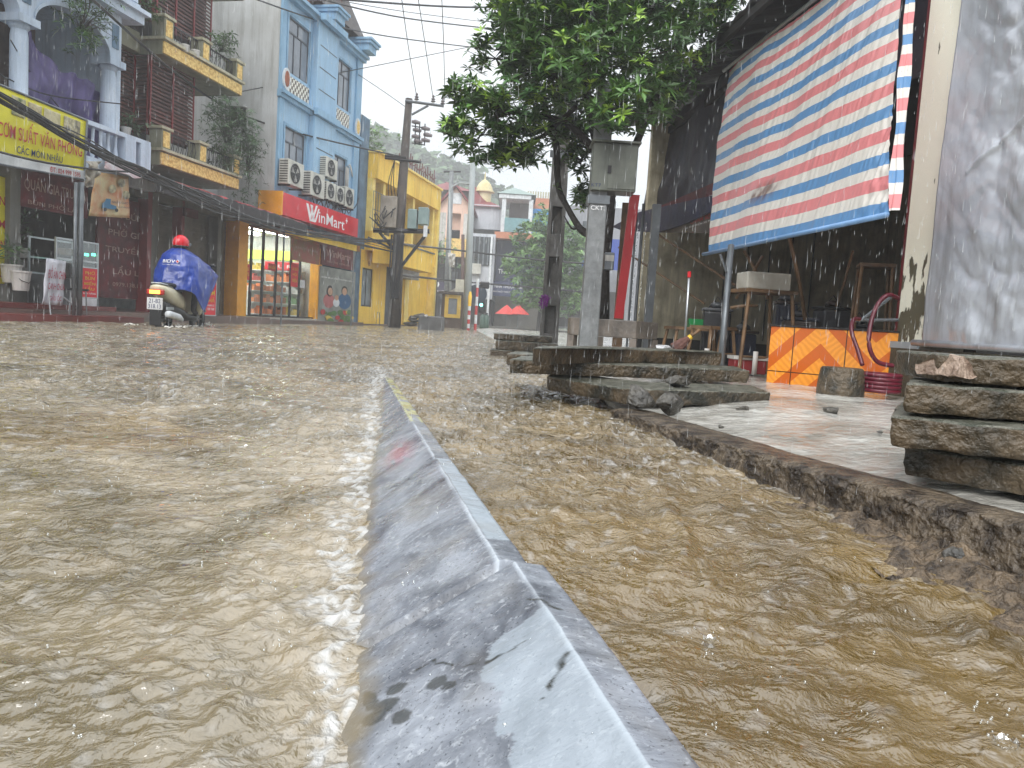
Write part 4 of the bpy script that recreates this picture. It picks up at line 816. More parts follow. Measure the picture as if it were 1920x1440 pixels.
MB().box(w * .34, w * .42, -.02, -.0115, h * .36, h * .52).build('latch', M['iron'], t); MB().box(-.02, w + .02, -.03, .29, h + .001, h + .02).build('lid', mm_, t)
txt('KT7', .0, .09, .03, .06, -.004, M['txtnavy'], t)
# planter ring
pc = P(1148, 600, 8.3); t = thing('concrete_planter', 'octagonal concrete planter ring on short legs round the tree', 'planter', (pc[0], pc[1], .10))
ro, ri = .50, .40; oc = [(ro * math.cos(math.pi / 8 + k * math.pi / 4), ro * math.sin(math.pi / 8 + k * math.pi / 4)) for k in range(8)]; ic = [(x * ri / ro, y * ri / ro) for x, y in oc]
mb = MB(); v = [(x, y, z) for z in (.26, .44) for x, y in oc] + [(x, y, z) for z in (.26, .44) for x, y in ic]
f = []
for k in range(8):
    j = (k + 1) % 8; f += [(k, j, j + 8, k + 8), (k + 16, k + 24, j + 24, j + 16), (k + 8, j + 8, j + 24, k + 24), (k, k + 16, j + 16, j)]
mb.add(v, f); mb.build('ring', mat('planter_concrete', c(132, 122, 112), c(96, 90, 84), sc=7, rough=.4, streak=.5, bump=.3), t, bevel=.008)
for k in range(8):
    if k in (2, 4, 5, 7, 6, 3): x, y = oc[k]; MB().obox((x * .92, y * .92, .13), (.07, .07, .255), k).build('leg', bpy.data.materials['planter_concrete'], t)
MB().lathe([(ri * .96, .30), (ri * .96, .40)], 8).build('soil', M['dark'], t)
# leafy tree
def leafmesh(name, clusters, m, parent, L=(.07, .13), n=(7, 11), wid=.28, seed=1, droop=.3):
    R = np.random.default_rng(seed); V = []; F = []; b = 0
    for cx, cy, cz, s in clusters:
        ax = np.array([R.normal(0, .5), R.normal(0, .5) - .25, 1.0]); ax /= np.linalg.norm(ax); e1 = np.cross(ax, [0, 1, 0.1]); e1 /= np.linalg.norm(e1); e2 = np.cross(ax, e1)
        k = R.integers(n[0], n[1] + 1); ph = R.random() * 6.28
        for i in range(k):
            a = ph + 6.283 * i / k + R.normal(0, .25); up = R.uniform(-.15, .75); d = (e1 * math.cos(a) + e2 * math.sin(a)) * math.cos(up) + ax * math.sin(up); d /= np.linalg.norm(d)
            l_ = R.uniform(*L) * s; w_ = l_ * wid * R.uniform(.8, 1.15); sd_ = np.cross(d, ax); sd_ /= np.linalg.norm(sd_) + 1e-6; nn = np.cross(sd_, d)
            o = np.array([cx, cy, cz]); dr = np.array([0, 0, -1.0]) * droop
            p0 = o; p1 = o + d * l_ * .45 + dr * l_ * .12; p2 = o + d * l_ * .95 + dr * l_ * .5
            V += [p0, p1 - sd_ * w_ / 2 + nn * w_ * .15, p1, p1 + sd_ * w_ / 2 + nn * w_ * .15, p2]
            F += [(b, b + 2, b + 1), (b, b + 3, b + 2), (b + 1, b + 2, b + 4), (b + 2, b + 3, b + 4)]; b += 5
    me = bpy.data.meshes.new(name); me.from_pydata([tuple(map(float, v)) for v in V], [], F); me.materials.append(m)
    o = bpy.data.objects.new(name, me); COL.objects.link(o); o.parent = parent; return o
base = P(1136, 600, 8.3); t = thing('leafy_tree', 'leafy green tree growing from the octagonal planter, crown over the street', 'tree', (base[0], base[1], .1))
def loc(px, py, Y): return P(px, py, Y) - np.array([base[0], base[1], .1])
blobs = [(1160, 200, 7.2, .42, .25, .24), (1110, 110, 7.2, .4, .3, .3), (1200, 100, 7.4, .45, .3, .35), (1000, 60, 7.9, .5, .3, .4), (1090, 10, 7.6, .6, .3, .35), (1230, 10, 7.8, .5, .3, .3), (930, 200, 7.9, .4, .3, .3), (1040, 120, 7.8, .35, .25, .4),(1050, 40, 8.6, .75, .55, .55), (930, 110, 8.4, .32, .45, .32), (870, 175, 8.3, .22, .3, .18), (900, 255, 8.2, .35, .4, .24), (985, 240, 8.4, .42, .5, .34), (1000, 130, 8.6, .45, .5, .4), (1120, 110, 8.6, .55, .5, .5), (1180, 210, 8.4, .42, .45, .30), (1240, 110, 8.7, .55, .5, .5), (1300, 40, 8.8, .5, .5, .42), (1345, 25, 8.9, .3, .4, .22), (1080, 240, 8.9, .30, .4, .3), (1150, 30, 8.8, .7, .5, .4), (950, 20, 8.6, .35, .45, .35), (1060, 345, 8.6, .13, .2, .12), (1095, 370, 8.9, .12, .25, .16), (1090, 300, 8.8, .16, .25, .14), (935, 290, 8.2, .28, .3, .15), (1000, 290, 8.3, .22, .3, .12), (850, 235, 8.3, .14, .2, .1), (1040, 180, 9.2, .5, .4, .5), (1240, 190, 8.8, .3, .4, .22), (1090, -60, 8.8, 1.2, .7, .4), (1300, -50, 8.8, .7, .6, .35)]
R = np.random.default_rng(4); cl = []; limbs = []
for (px, py, Y, rx, ry, rz_) in blobs:
    o = loc(px, py, Y); k = int(34 + 1020 * rx * rz_ * (.5 + ry)); limbs.append((o, min(rx, rz_)))
    for i in range(k):
        d = R.normal(0, 1, 3); d /= np.linalg.norm(d); q = R.random() ** .45; pt = o + d * q * np.array([rx, ry, rz_]) * 1.06
        if noise2(np.array([pt[0] * 3.2]), np.array([pt[2] * 3.2 + pt[1] * .6]), 3)[0] < -.17: continue
        cl.append((pt[0], pt[1], pt[2], R.uniform(.8, 1.25)))
# light young rosettes at the outside
half = [q for i, q in enumerate(cl) if i % 9]; young = [(a, b_ - .06, c__, s * 1.1) for i, (a, b_, c__, s) in enumerate(cl) if i % 9 == 0]
leafmesh('foliage', half, M['leafA'], t, seed=5, L=(.075, .145), wid=.30); leafmesh('young_foliage', young, mat('young_leaf', c(142, 170, 62), c(108, 145, 48), rough=.4, island=.3), t, seed=6)
mb = MB(); mb.tube([loc(1128, 620, 8.3), loc(1130, 500, 8.3), loc(1137, 430, 8.3), loc(1140, 380, 8.3), loc(1130, 300, 8.4), loc(1100, 180, 8.6), loc(1080, 60, 8.7)], [.085, .075, .075, .085, .07, .055, .035], 12); mb.build('trunk', M['bark'], t, smooth=True)
k0 = loc(1128, 440, 8.3)
for pts, r_ in (([k0, loc(1100, 437, 8.35), loc(1085, 425, 8.4), loc(1062, 385, 8.5), loc(1046, 345, 8.6), loc(1040, 250, 8.6), loc(1000, 150, 8.6)], [.045, .045, .038, .032, .036, .035, .02]), ([loc(1140, 380, 8.3), loc(1180, 300, 8.4), loc(1230, 180, 8.6), loc(1290, 60, 8.8)], [.05, .045, .035, .02]), ([loc(1130, 300, 8.4), loc(1060, 230, 8.4), loc(960, 210, 8.3), loc(870, 190, 8.3)], [.05, .035, .022, .01]), ([loc(1080, 200, 8.5), loc(1000, 265, 8.4), loc(900, 275, 8.3)], [.03, .02, .01]), ([loc(1085, 425, 8.4), loc(1072, 428, 8.4), loc(1058, 405, 8.4)], [.02, .012, .005])):
    mb = MB(); mb.tube(spl(pts, 4), list(np.interp(np.linspace(0, len(r_) - 1, len(spl(pts, 4))), range(len(r_)), r_)), 8); mb.build('limb', M['bark'], t, smooth=True)
tw = MB()
for i in range(0, len(cl), 5):
    a = np.array(cl[i][:3]); j = min(limbs, key=lambda q: np.linalg.norm(q[0] - a))[0]; tw.tube([a, a * .5 + j * .5 + np.array([0, 0, -.03]), j], [.003, .005, .008], 4, False)
tw.build('twigs', M['bark'], t)
# hooded lamp fixed on the dark trunk
p = P(1140, 490, 8.0); t = thing('trunk_box', 'small grey box strapped to the dark tree trunk', 'box', (p[0], p[1], p[2])); MB().box(-.04, .06, -.04, .04, -.09, .09).build('case', M['grayiron'], t, bevel=.01); MB().box(-.035, .055, -.045, -.041, .0, .06).build('window', M['pot'], t)
# ================================================================== left row of shop houses (frame A)
def rm(fr, x0, y0, x1, y1, off=0.0):
    ym = (y0 + y1) / 2; xm = (x0 + x1) / 2
    a = fr.px(x0, ym, off)[0]; b = fr.px(x1, ym, off)[0]; q = fr.px(xm, y0, off)[1]; w = fr.px(xm, y1, off)[1]
    return min(a, b), max(a, b), min(q, w), max(q, w)
sw = MB(); sw.box(-16, -2.2, -.9, 8, -.3, .17).box(-2.2, 5.4, -.35, 8, -.3, .10).box(5.4, 16, -.1, 8, -.3, .05)
o = sw.build('sidewalk', mat('sidewalk', c(120, 96, 88), c(96, 84, 78), sc=2, rough=.3)); o.location = A.w(0, 0); o.rotation_euler = (0, 0, A.rz); setp(o, kind='structure')
st = MB(); st.box(-14, -7.9, -1.5, -.905, -.3, .10).box(-14, -7.9, -.9, -.2, .175, .26).build('step', mat('red_step', c(120, 52, 48), c(92, 42, 38), rough=.4)); st = bpy.data.objects['step']; st.location = A.w(0, 0); st.rotation_euler = (0, 0, A.rz); setp(st, 'dark red painted step in front of the leftmost shop', 'step')

# ---------------- pale blue house with columns
h = fthing(A, 'column_house', 'pale blue house with round columns, arches and a balustrade, at the far left', 'house')
uR = -6.8
MB().box(-14, uR, 1.9, 8, 2.5, 12).build('wall', mat('dim_facade', c(120, 96, 88), c(84, 66, 62), sc=2, rough=.7, streak=.6), h)
MB().box(uR - .12, uR, 0, 1.9, 2.9, 12).build('side_wall', M['paleblue'], h)
MB().box(-14, uR, -.15, 1.9, 2.62, 2.95).build('balcony_slab', M['paleblue'], h)
for u in (-9.24, -7.12, -11.4):
    m = MB(); m.lathe([(.19, 2.95), (.19, 3.03), (.145, 3.06), (.14, 4.75), (.125, 4.86), (.16, 4.9), (.16, 4.95)], 20, (u, .02, 0)); m.box(u - .22, u + .22, -.2, .24, 4.95, 5.08); m.build('column', M['paleblue'], h, smooth=False)
# arches
def arch(u0, u1, zs, zt, ztop, y0, y1):
    m = MB(); n = 22; cx = (u0 + u1) / 2; rx = (u1 - u0) / 2
    for i in range(n):
        a0 = math.pi * i / n; a1 = math.pi * (i + 1) / n; xa, za = cx - rx * math.cos(a0), zs + (zt - zs) * math.sin(a0); xb, zb = cx - rx * math.cos(a1), zs + (zt - zs) * math.sin(a1)
        v = [(xa, y0, za), (xb, y0, zb), (xb, y0, ztop), (xa, y0, ztop), (xa, y1, za), (xb, y1, zb), (xb, y1, ztop), (xa, y1, ztop)]
        m.add(v, [(0, 1, 2, 3), (7, 6, 5, 4), (0, 4, 5, 1), (3, 2, 6, 7)])
        for ya in (y0 - .03,):
            k = .07; m.add([(xa, ya, za - .0), (xb, ya, zb - .0), (xb, ya, zb + k), (xa, ya, za + k), (xa, y0 - .001, za), (xb, y0 - .001, zb), (xb, y0 - .001, zb + k), (xa, y0 - .001, za + k)], [(0, 1, 2, 3), (0, 4, 5, 1), (3, 2, 6, 7)])
    return m
for u0_, u1_ in ((-9.08, -7.28), (-11.25, -9.4)):
    arch(u0_, u1_, 5.08, 5.58, 5.95, -.12, .14).build('arch', M['paleblue'], h)
for u in (-9.24, -7.12, -11.33): 
    MB().box(u - .16, u + .16, -.12, .14, 5.081, 5.95).build('arch_pier', M['paleblue'], h)
    MB().box(u - .09, u + .09, -.135, -.121, 5.3, 5.75).build('inset_panel', M['bluedirty'], h)
MB().box(-14, uR + .25, -.32, 1.9, 5.951, 6.12).box(-14, uR + .32, -.42, 1.9, 6.121, 6.2).build('cornice', M['paleblue'], h)
# upper balustrade
def balus(mname, u0, u1, z0, z1, y, parent, piers):
    m = MB(); m.box(u0, u1, y - .09, y + .09, z0, z0 + .08); m.box(u0, u1, y - .1, y + .1, z1 - .08, z1)
    for p in piers: m.box(p - .15, p + .15, y - .11, y + .11, z0 + .081, z1 - .081)
    n = int((u1 - u0) / .2)
    for i in range(n):
        u = u0 + (i + .5) * (u1 - u0) / n
        if all(abs(u - p) > .2 for p in piers): m.lathe([(.03, 0), (.035, .03), (.055, .12), (.05, .2), (.028, .34), (.035, z1 - z0 - .17)], 8, (u, y, z0 + .081))
    return m.build('balustrade', M[mname], parent)
balus('paleblue', -14, uR + .1, 6.2, 6.85, -.25, h, (-6.95, -7.6, -9.3))
balus('paleblue', -14, uR + .45, 2.95, 3.68, -.28, h, (-6.5, -6.95, -9.3, -12))
MB().box(-14, uR + .6, -.4, -.15, 2.7, 2.945).build('balcony_edge', M['paleblue'], h)
MB().box(-10.9, -9.9, 1.86, 1.9, 3, 5).build('door', mat('brown_door', c(88, 48, 40), rough=.6), h)
MB().box(-14, -2.7, 4.6, 4.8, 0, 2.6).build('shop_back', mat('shop_dim', c(92, 84, 76), c(60, 56, 52), sc=2, rough=.7, streak=.5), h)
# purple tarp
us = np.linspace(-9.05, -6.95, 90); vs = np.linspace(0, 1, 60); U, V = np.meshgrid(us, vs)
top = np.interp(U, [-9.05, -8.9, -8.5, -8.1, -7.5, -6.95], [5.15, 5.1, 4.75, 4.55, 4.6, 4.35]) + .05 * noise2(U * 4, U * 0, 3)
bot = 3.05 + .12 * noise2(U * 2, U * 0, 8)
o = gridmesh('purple_tarp', U + .05 * noise2(U * 3, V * 3, 2), .22 + .16 * fbm(U * 2.2, V * 1.2, 3, 7) + .05 * noise2(U * 8, V * 1.5, 9), bot + (top - bot) * V, M['purple'], thick=.01); o.location = A.w(0, 0); o.rotation_euler = (0, 0, A.rz)
setp(o, 'faded purple tarpaulin hung between the two pale blue columns', 'tarp')
# ---------------- yellow banner (flat sheet on a frame, tilted)
def quad_local(pts, Ys): return [Vector(P(x, y, Y)) for (x, y), Y in zip(pts, Ys)]
def qtxt(body, q, s0, s1, t0, t1, m, parent, bold=.02, off=.006, name='lettering'):
    n = (q[1] - q[0]).cross(q[3] - q[0]).normalized()
    if n.dot(Vector((0, 0, CH)) - q[0]) < 0: n = -n
    o = txt(body, s0, s1, t0, t1, 0, m, parent, name=name, bold=bold)
    co_ = np.empty(len(o.data.vertices) * 3); o.data.vertices.foreach_get('co', co_); co_ = co_.reshape(-1, 3); out = []
    for s, _, t in co_:
        p = (q[0] * (1 - s) + q[1] * s) * (1 - t) + (q[3] * (1 - s) + q[2] * s) * t; out.append(list(p + n * off))
    o.data.vertices.foreach_set('co', np.array(out).ravel()); return o
def quad_sheet(name, q, m, parent, n=(20, 12), wav=.01, seed=1, thick=.006):
    S, T = np.meshgrid(np.linspace(0, 1, n[0]), np.linspace(0, 1, n[1])); nn = (q[1] - q[0]).cross(q[3] - q[0]).normalized(); arr = [[None] * 3 for _ in range(1)]
    C4 = [np.array(v) for v in q]; Pp = ((C4[0][None, None] * (1 - S)[..., None] + C4[1][None, None] * S[..., None]) * (1 - T)[..., None] + (C4[3][None, None] * (1 - S)[..., None] + C4[2][None, None] * S[..., None]) * T[..., None])
    Pp = Pp + np.array(nn)[None, None] * (wav * noise2(S * 5, T * 3, seed))[..., None]
    return gridmesh(name, Pp[..., 0], Pp[..., 1], Pp[..., 2], m, parent, thick=thick)
ya = -1.35
def Ap(x, y, off): u, z = A.px(x, y, off); return Vector(A.w(u, off, z))
q = [Ap(-95, 291, ya), Ap(157, 336, ya), Ap(163, 226, ya), Ap(-95, 120, ya)]
t = thing('banner_sign', 'big yellow food banner with red and navy lettering, over the leftmost shop', 'banner')
def two_tone(name, a, b, lv):
    m = bpy.data.materials.new(name); return m
quad_sheet('sheet', q, M['banner'], t, wav=.0)
w_ = [q[0], q[1], q[1] * .86 + q[2] * .14, q[0] * .86 + q[3] * .14]; nrm = (q[1] - q[0]).cross(q[3] - q[0]).normalized(); nrm = nrm if nrm.dot(Vector((0, 0, CH)) - q[0]) > 0 else -nrm
quad_sheet('white_band', [v + nrm * .012 for v in w_], M['white'], t, wav=0, thick=.002)
qtxt('CƠM SUẤT VĂN PHÒNG', q, .30, .965, .36, .64, M['txtred'], t, bold=.012, off=.02)
qtxt('CÁC MÓN NHẬU', q, .44, .80, .16, .32, M['txtnavy'], t, bold=.012, off=.02)
qtxt('ĐT: 024 999 1595', q, .70, .96, .02, .10, M['txtred'], t, bold=.02, off=.02)
for s0, s1, cc in ((.40, .50, 'food_green'), (.52, .62, 'food_brown'), (.64, .77, 'food_tan'), (.80, .94, 'food_dark')):
    mm = mat(cc, {'food_green': c(80, 96, 50), 'food_brown': c(130, 110, 70), 'food_tan': c(170, 160, 120), 'food_dark': c(60, 54, 44)}[cc], c(200, 190, 150), sc=9, rough=.4)
    L = lambda s, t_: (q[0] * (1 - s) + q[1] * s) * (1 - t_) + (q[3] * (1 - s) + q[2] * s) * t_
    quad_sheet('dish_picture', [L(s0, .68) + nrm * .012, L(s1, .68) + nrm * .012, L(s1, .93) + nrm * .012, L(s0, .93) + nrm * .012], mm, t, wav=0, thick=.002)
mb = MB(); mb.tube([q[1] + Vector((0, 0, -.02)), q[2]], .02, 6); mb.tube([q[0], q[1]], .02, 6); mb.tube([q[3], q[2]], .02, 6); mb.build('frame', M['grayiron'], t)
for px, r_, lab in ((149, .045, 'thick grey steel pole under the right end of the yellow banner'), (139, .028, 'thinner grey steel pole just left of the thick one under the yellow banner')):
    v = Ap(px, 540, ya - .0); MB().lathe([(r_, 0), (r_, A.px(px, 341, ya)[1] + .05)], 12).solo('steel_pole', M['grayiron'], lab, 'pole', (v.x, v.y, -.05), smooth=True)
# scrap of pale tarp hanging beside the banner
q2 = [Ap(163, 352, ya + .1), Ap(174, 348, ya + .1), Ap(192, 303, ya + .1), Ap(160, 302, ya + .1)]
o = quad_sheet('canvas_scrap', q2, mat('dirty_canvas', c(178, 172, 160), c(140, 134, 122), sc=6, rough=.7), None, n=(16, 30), wav=.12, seed=4); setp(o, 'dirty cream canvas scrap hanging right of the yellow banner', 'canvas')
# truck banner
q = [Ap(166, 405, ya + .3), Ap(243, 409, ya + .3), Ap(241, 331, ya + .3), Ap(180, 322, ya + .3)]
t = thing('delivery_banner', 'small green and orange banner with a blue truck, right of the yellow banner', 'banner')
quad_sheet('sheet', q, mat('banner_print', c(206, 206, 160), c(188, 120, 80), sc=1.6, rough=.4, lo=.3, hi=.6), t, wav=.02)
n2 = (q[1] - q[0]).cross(q[3] - q[0]).normalized(); n2 = n2 if n2.dot(Vector((0, 0, CH)) - q[0]) > 0 else -n2
L2 = lambda s, t_, k=.03: (q[0] * (1 - s) + q[1] * s) * (1 - t_) + (q[3] * (1 - s) + q[2] * s) * t_ + n2 * k
tb = mat('truck_blue', c(36, 110, 150), rough=.4)
m = MB()
def qpoly(m, pts, k=.03): m.add([L2(s, t_, k) for s, t_ in pts], [tuple(range(len(pts)))])
qpoly(m, [(.25, .2), (.62, .18), (.62, .26), (.46, .30), (.46, .42), (.34, .42), (.30, .34), (.25, .30)]); m.build('truck_picture', tb, t)
m = MB()
for cx in (.33, .62): qpoly(m, [(cx + .045 * math.cos(a), .17 + .045 * math.sin(a)) for a in np.linspace(0, 6.28, 12)[:-1]], .034)
m.build('truck_wheels', M['black'], t)
qtxt('NHẬN GIAO', q, .48, .93, .31, .40, M['txtnavy'], t, bold=.02, off=.036); qtxt('TẬN NƠI HÀNG HÓA', q, .64, .97, .22, .28, M['txtnavy'], t, bold=.02, off=.036)
m = MB()
for cx, cy in ((.74, .82), (.48, .66), (.88, .55)): qpoly(m, [(cx + .11 * math.cos(a), cy + .10 * math.sin(a)) for a in np.linspace(0, 6.28, 14)[:-1]], .03)
m.build('dish_picture', bpy.data.materials['food_dark'], t)
# ---------------- ground floor of the left shops
def sign_in(x0, y0, x1, y1, off, m, name, label, lines, tm, cat='sign', fr=A, dy=.05):
    a, b, z0, z1 = rm(fr, x0, y0, x1, y1, off); t = fthing(fr, name, label, cat)
    MB().box(a, b, off, off + dy, z0, z1).build('board', m, t)
    for body, s0, s1, t0, t1, bold in lines: txt(body, a + (b - a) * s0, a + (b - a) * s1, z0 + (z1 - z0) * t0, z0 + (z1 - z0) * t1, off - .006, tm if not isinstance(tm, dict) else tm.get(body, M['txtwhite']), t, bold=bold)
    return t, (a, b, z0, z1)
sign_in(-60, 325, 12, 530, .1, M['banner'], 'wall_sign', 'yellow wall sign with red words at the left frame edge', [('QUÁN', .3, .95, .72, .84, .04), ('SÂM', .5, .95, .52, .62, .04), ('ĐÔN', .55, .95, .33, .43, .04), ('LẨU', .5, .95, .06, .2, .04)], M['txtred'])
dimtxt = mat('dim_lettering', c(170, 140, 130), rough=.5)
sign_in(38, 322, 165, 398, .0, M['reddark'], 'shop_signboard', 'dark red shop signboard behind the steel poles', [('QUÁN GIA TRUYỀN', .05, .97, .38, .82, .03), ('BÚN PHỞ LẨU', .1, .9, .08, .24, .02)], dimtxt, 'signboard')
sign_in(182, 372, 276, 560, .2, M['reddark'], 'wall_board', 'tall dark red board with pale lettering right of the glass cabinet', [('BÁN BÚN', .1, .9, .80, .88, .02), ('PHỞ GIA', .2, .95, .62, .70, .03), ('TRUYỀN', .15, .9, .46, .54, .03), ('LẨU LY', .3, .95, .24, .33, .03), ('0979.138.165', .3, .95, .12, .16, .01)], dimtxt, 'signboard')
# shop piers and openings
hw = fthing(A, 'plain_shop', 'dim plaster shop front under the red awning, behind the scooter', 'shop front')
for x0, x1, m in ((18, 38, M['cementd']), (276, 284, M['maroon']), (284, 295, M['cementd']), (340, 345, M['maroon']), (408, 415, M['cementd'])):
    a, b, z0, z1 = rm(A, x0, 330, x1, 580, .0); MB().box(a, b, .0, .25, .1, 2.75).build('pier', m, hw)
for x0, x1, y in ((295, 340, .35), (345, 408, .3), (415, 438, .28)):
    a, b, z0, z1 = rm(A, x0, 400, x1, 590, y); m = MB(); m.box(a, b, y + .01, y + .05, .16, 2.6)
    z = .16
    while z < 2.5: m.box(a, b, y, y + .009, z, z + .085); z += .11
    m.build('roller_shutter', M['shutter'], hw)
MB().box(-6.3, -2.5, .0, .3, 2.6, 2.95).build('lintel', M['cementd'], hw)
a, b, z0, z1 = rm(A, 347, 392, 372, 408, -.1); MB().box(a, b, -.1, -.04, z0, z1).build('number_plate', M['reddark'], hw)
# glass food cabinet
a, b, z0, z1 = rm(A, 104, 450, 186, 582, -.5); b -= .05
t = fthing(A, 'food_cabinet', 'glass food cabinet with glowing green digits, in the left shop', 'cabinet')
m = MB(); yb = .05
for u in (a, b):
    for y in (-.5, yb): m.box(u, u + .03, y, y + .03, .17, z1)
for zz in (z1 - .03, .17 + (z1 - .17) * .70, .17 + (z1 - .17) * .48): m.box(a + .031, b - .001, -.5, -.472, zz, zz + .03); m.box(a, b + .03, yb + .031, yb + .05, zz, zz + .03)
m.build('frame', M['alu'], t); MB().box(a + .03, b, -.46, yb, .17 + (z1 - .17) * .68, .17 + (z1 - .17) * .69).build('shelf', M['darkglass'], t)
MB().box(a + .034, b - .004, -.49, -.486, .17 + (z1 - .17) * .5, z1 - .034).build('glass', glassy('cabinet_glass', alpha=.12), t)
MB().box(a, b + .03, -.51, yb, .175, .17 + (z1 - .17) * .47).build('base', M['grayiron'], t)
gm_ = emis('green_digits', (.1, 1, .55, 1), 3)
for px in (162, 175): u, z = A.px(px, 478, -.47); MB().box(u - .05, u + .05, -.478, -.47, z - .02, z + .03).build('led_digit', gm_, t)
u, z = A.px(121, 474, -.3); MB().box(u - .1, u + .1, -.4, -.2, z - .05, z + .08).build('food_tray', M['wood'], t, bevel=.02)
# red menu stands and white vinyl
def stand(xs, y0, y1, off, label, lines, face, base=True, tm=None, name='menu_stand'):
    a, b, z0, z1 = rm(A, xs[0], y0, xs[1], y1, off); t = fthing(A, name, label, 'sign stand')
    zt = z0 + (z1 - z0) * (.32 if base else .02)
    MB().box(a, b, off, off + .06, zt, z1).build('panel', face, t); MB().frame(a - .02, b + .02, zt - .02, z1 + .02, off - .004, off + .066, .022).build('frame', M['alu'], t)
    if base: MB().box(a, b, off, off + .25, z0, zt - .022).build('base', M['white'], t)
    for body, s0, s1, t0, t1, col in lines: txt(body, a + (b - a) * s0, a + (b - a) * s1, zt + (z1 - zt) * t0, zt + (z1 - zt) * t1, off - .007, col, t, bold=.02)
stand((153, 182), 503, 583, -.75, 'red menu stand with yellow words on a white base, beside the glass cabinet', [('PHỞ', .2, .8, .78, .92, M['txtyel']), ('BÚN', .2, .8, .60, .74, M['txtyel']), ('MIẾN', .15, .85, .42, .56, M['txtyel']), ('LẨU', .2, .8, .24, .38, M['txtyel']), ('BÁN HÀNG', .1, .9, .1, .18, M['txtwhite'])], M['red'])
stand((374, 405), 515, 592, -1.1, 'red menu stand with yellow words, standing right of the scooter', [('NEM', .35, .9, .50, .62, M['txtyel']), ('CHẢ', .35, .9, .32, .45, M['txtyel']), ('BÁN BUÔN BÁN LẺ', .1, .9, .22, .28, M['txtwhite']), ('0978 130 168', .1, .9, .12, .18, M['txtwhite'])], M['red'], False)
q = [Ap(79, 571, -1.2), Ap(117, 573, -1.2), Ap(124, 490, -1.2), Ap(88, 484, -1.2)]
t = thing('vinyl_sign', 'white vinyl sign with red words DO AN CHIN, standing in the left shop front', 'sign')
quad_sheet('sheet', q, mat('white_vinyl', c(205, 205, 212), c(180, 180, 190), sc=4, rough=.4), t, wav=.03)
vr = mat('vinyl_red', c(170, 32, 66), rough=.5)
qtxt('ĐỒ ĂN CHÍN', q, .05, .93, .58, .86, vr, t, off=.04); qtxt('CANH CHUA', q, .1, .93, .34, .48, vr, t, off=.04); qtxt('GẦU ỐC', q, .22, .82, .10, .26, vr, t, off=.04)
m = MB(); m.tube([q[0] + Vector((.1, 0, .2)), q[0] + Vector((.15, .02, -.35))], .012, 6); m.tube([q[1] * .8 + q[2] * .2, q[1] + Vector((.12, .35, -.1))], .012, 6); m.build('stand_legs', M['alu'], t)
# chair, pots, buckets, basin, plants
def pot(px, py, r_, h, off, label, name='bucket', cat='bucket', m=None):
    u, z = A.px(px, py, off); t = fthing(A, name, label, cat, u, off, z)
    MB().lathe([(r_ * .78, 0), (r_, h), (r_ * 1.08, h), (r_ * 1.08, h + .03), (r_ * .92, h + .03), (r_ * .8, h * .8)], 16).build('body', m or M['pot'], t); return t
t = pot(39, 545, .15, .3, -.5, 'white plastic bucket on the dark red step')
MB().tube([(-.14, 0, .27), (-.1, -.1, .17), (0, -.16, .13), (.1, -.1, .17), (.14, 0, .27)], .006, 5).build('handle', M['iron'], t)
def plant_on(t, n, r_, h, m, seed, L=(.14, .28)):
    R = random.Random(seed); leafmesh('foliage', [(R.gauss(0, r_ * .5), R.gauss(0, r_ * .4), R.uniform(.25, h), R.uniform(.7, 1.2)) for _ in range(n)], m, t, L=L, n=(5, 8), wid=.16, seed=seed, droop=.2)
t = pot(21, 530, .16, .28, -.1, 'white pot with spiky green plant left of the white bucket', 'potted_plant', 'potted plant'); plant_on(t, 14, .2, .7, M['leafB'], 3)
t = pot(41, 483, .12, .14, .3, 'white pot with a tall dark plant on the masonry ledge', 'potted_plant', 'potted plant'); plant_on(t, 26, .22, 1.1, M['leafB'], 4)
u, z = A.px(52, 540, .1); MB().box(u - .42, u + .42, .1, .5, .17, 1.0).solo('masonry_ledge', M['cementd'], 'low grey masonry ledge behind the potted plants', 'ledge', A.w(0, 0), A.rz)
u, z = A.px(132, 580, -.9); t = fthing(A, 'metal_chair', 'steel framed chair beside the white vinyl sign', 'chair', u, -.9, .1)
for s in (-.16, .16): MB().tube([(-.2, s, 0), (-.17, s, .42), (-.2, s, .88)], .012, 6).build('leg', M['alu'], t); MB().tube([(.2, s, 0), (.17, s, .42)], .012, 6).build('leg', M['alu'], t)
MB().box(-.2, .2, -.19, .19, .42, .46).build('seat', M['black'], t); MB().box(-.21, -.18, -.17, .17, .62, .88).build('backrest', M['black'], t)

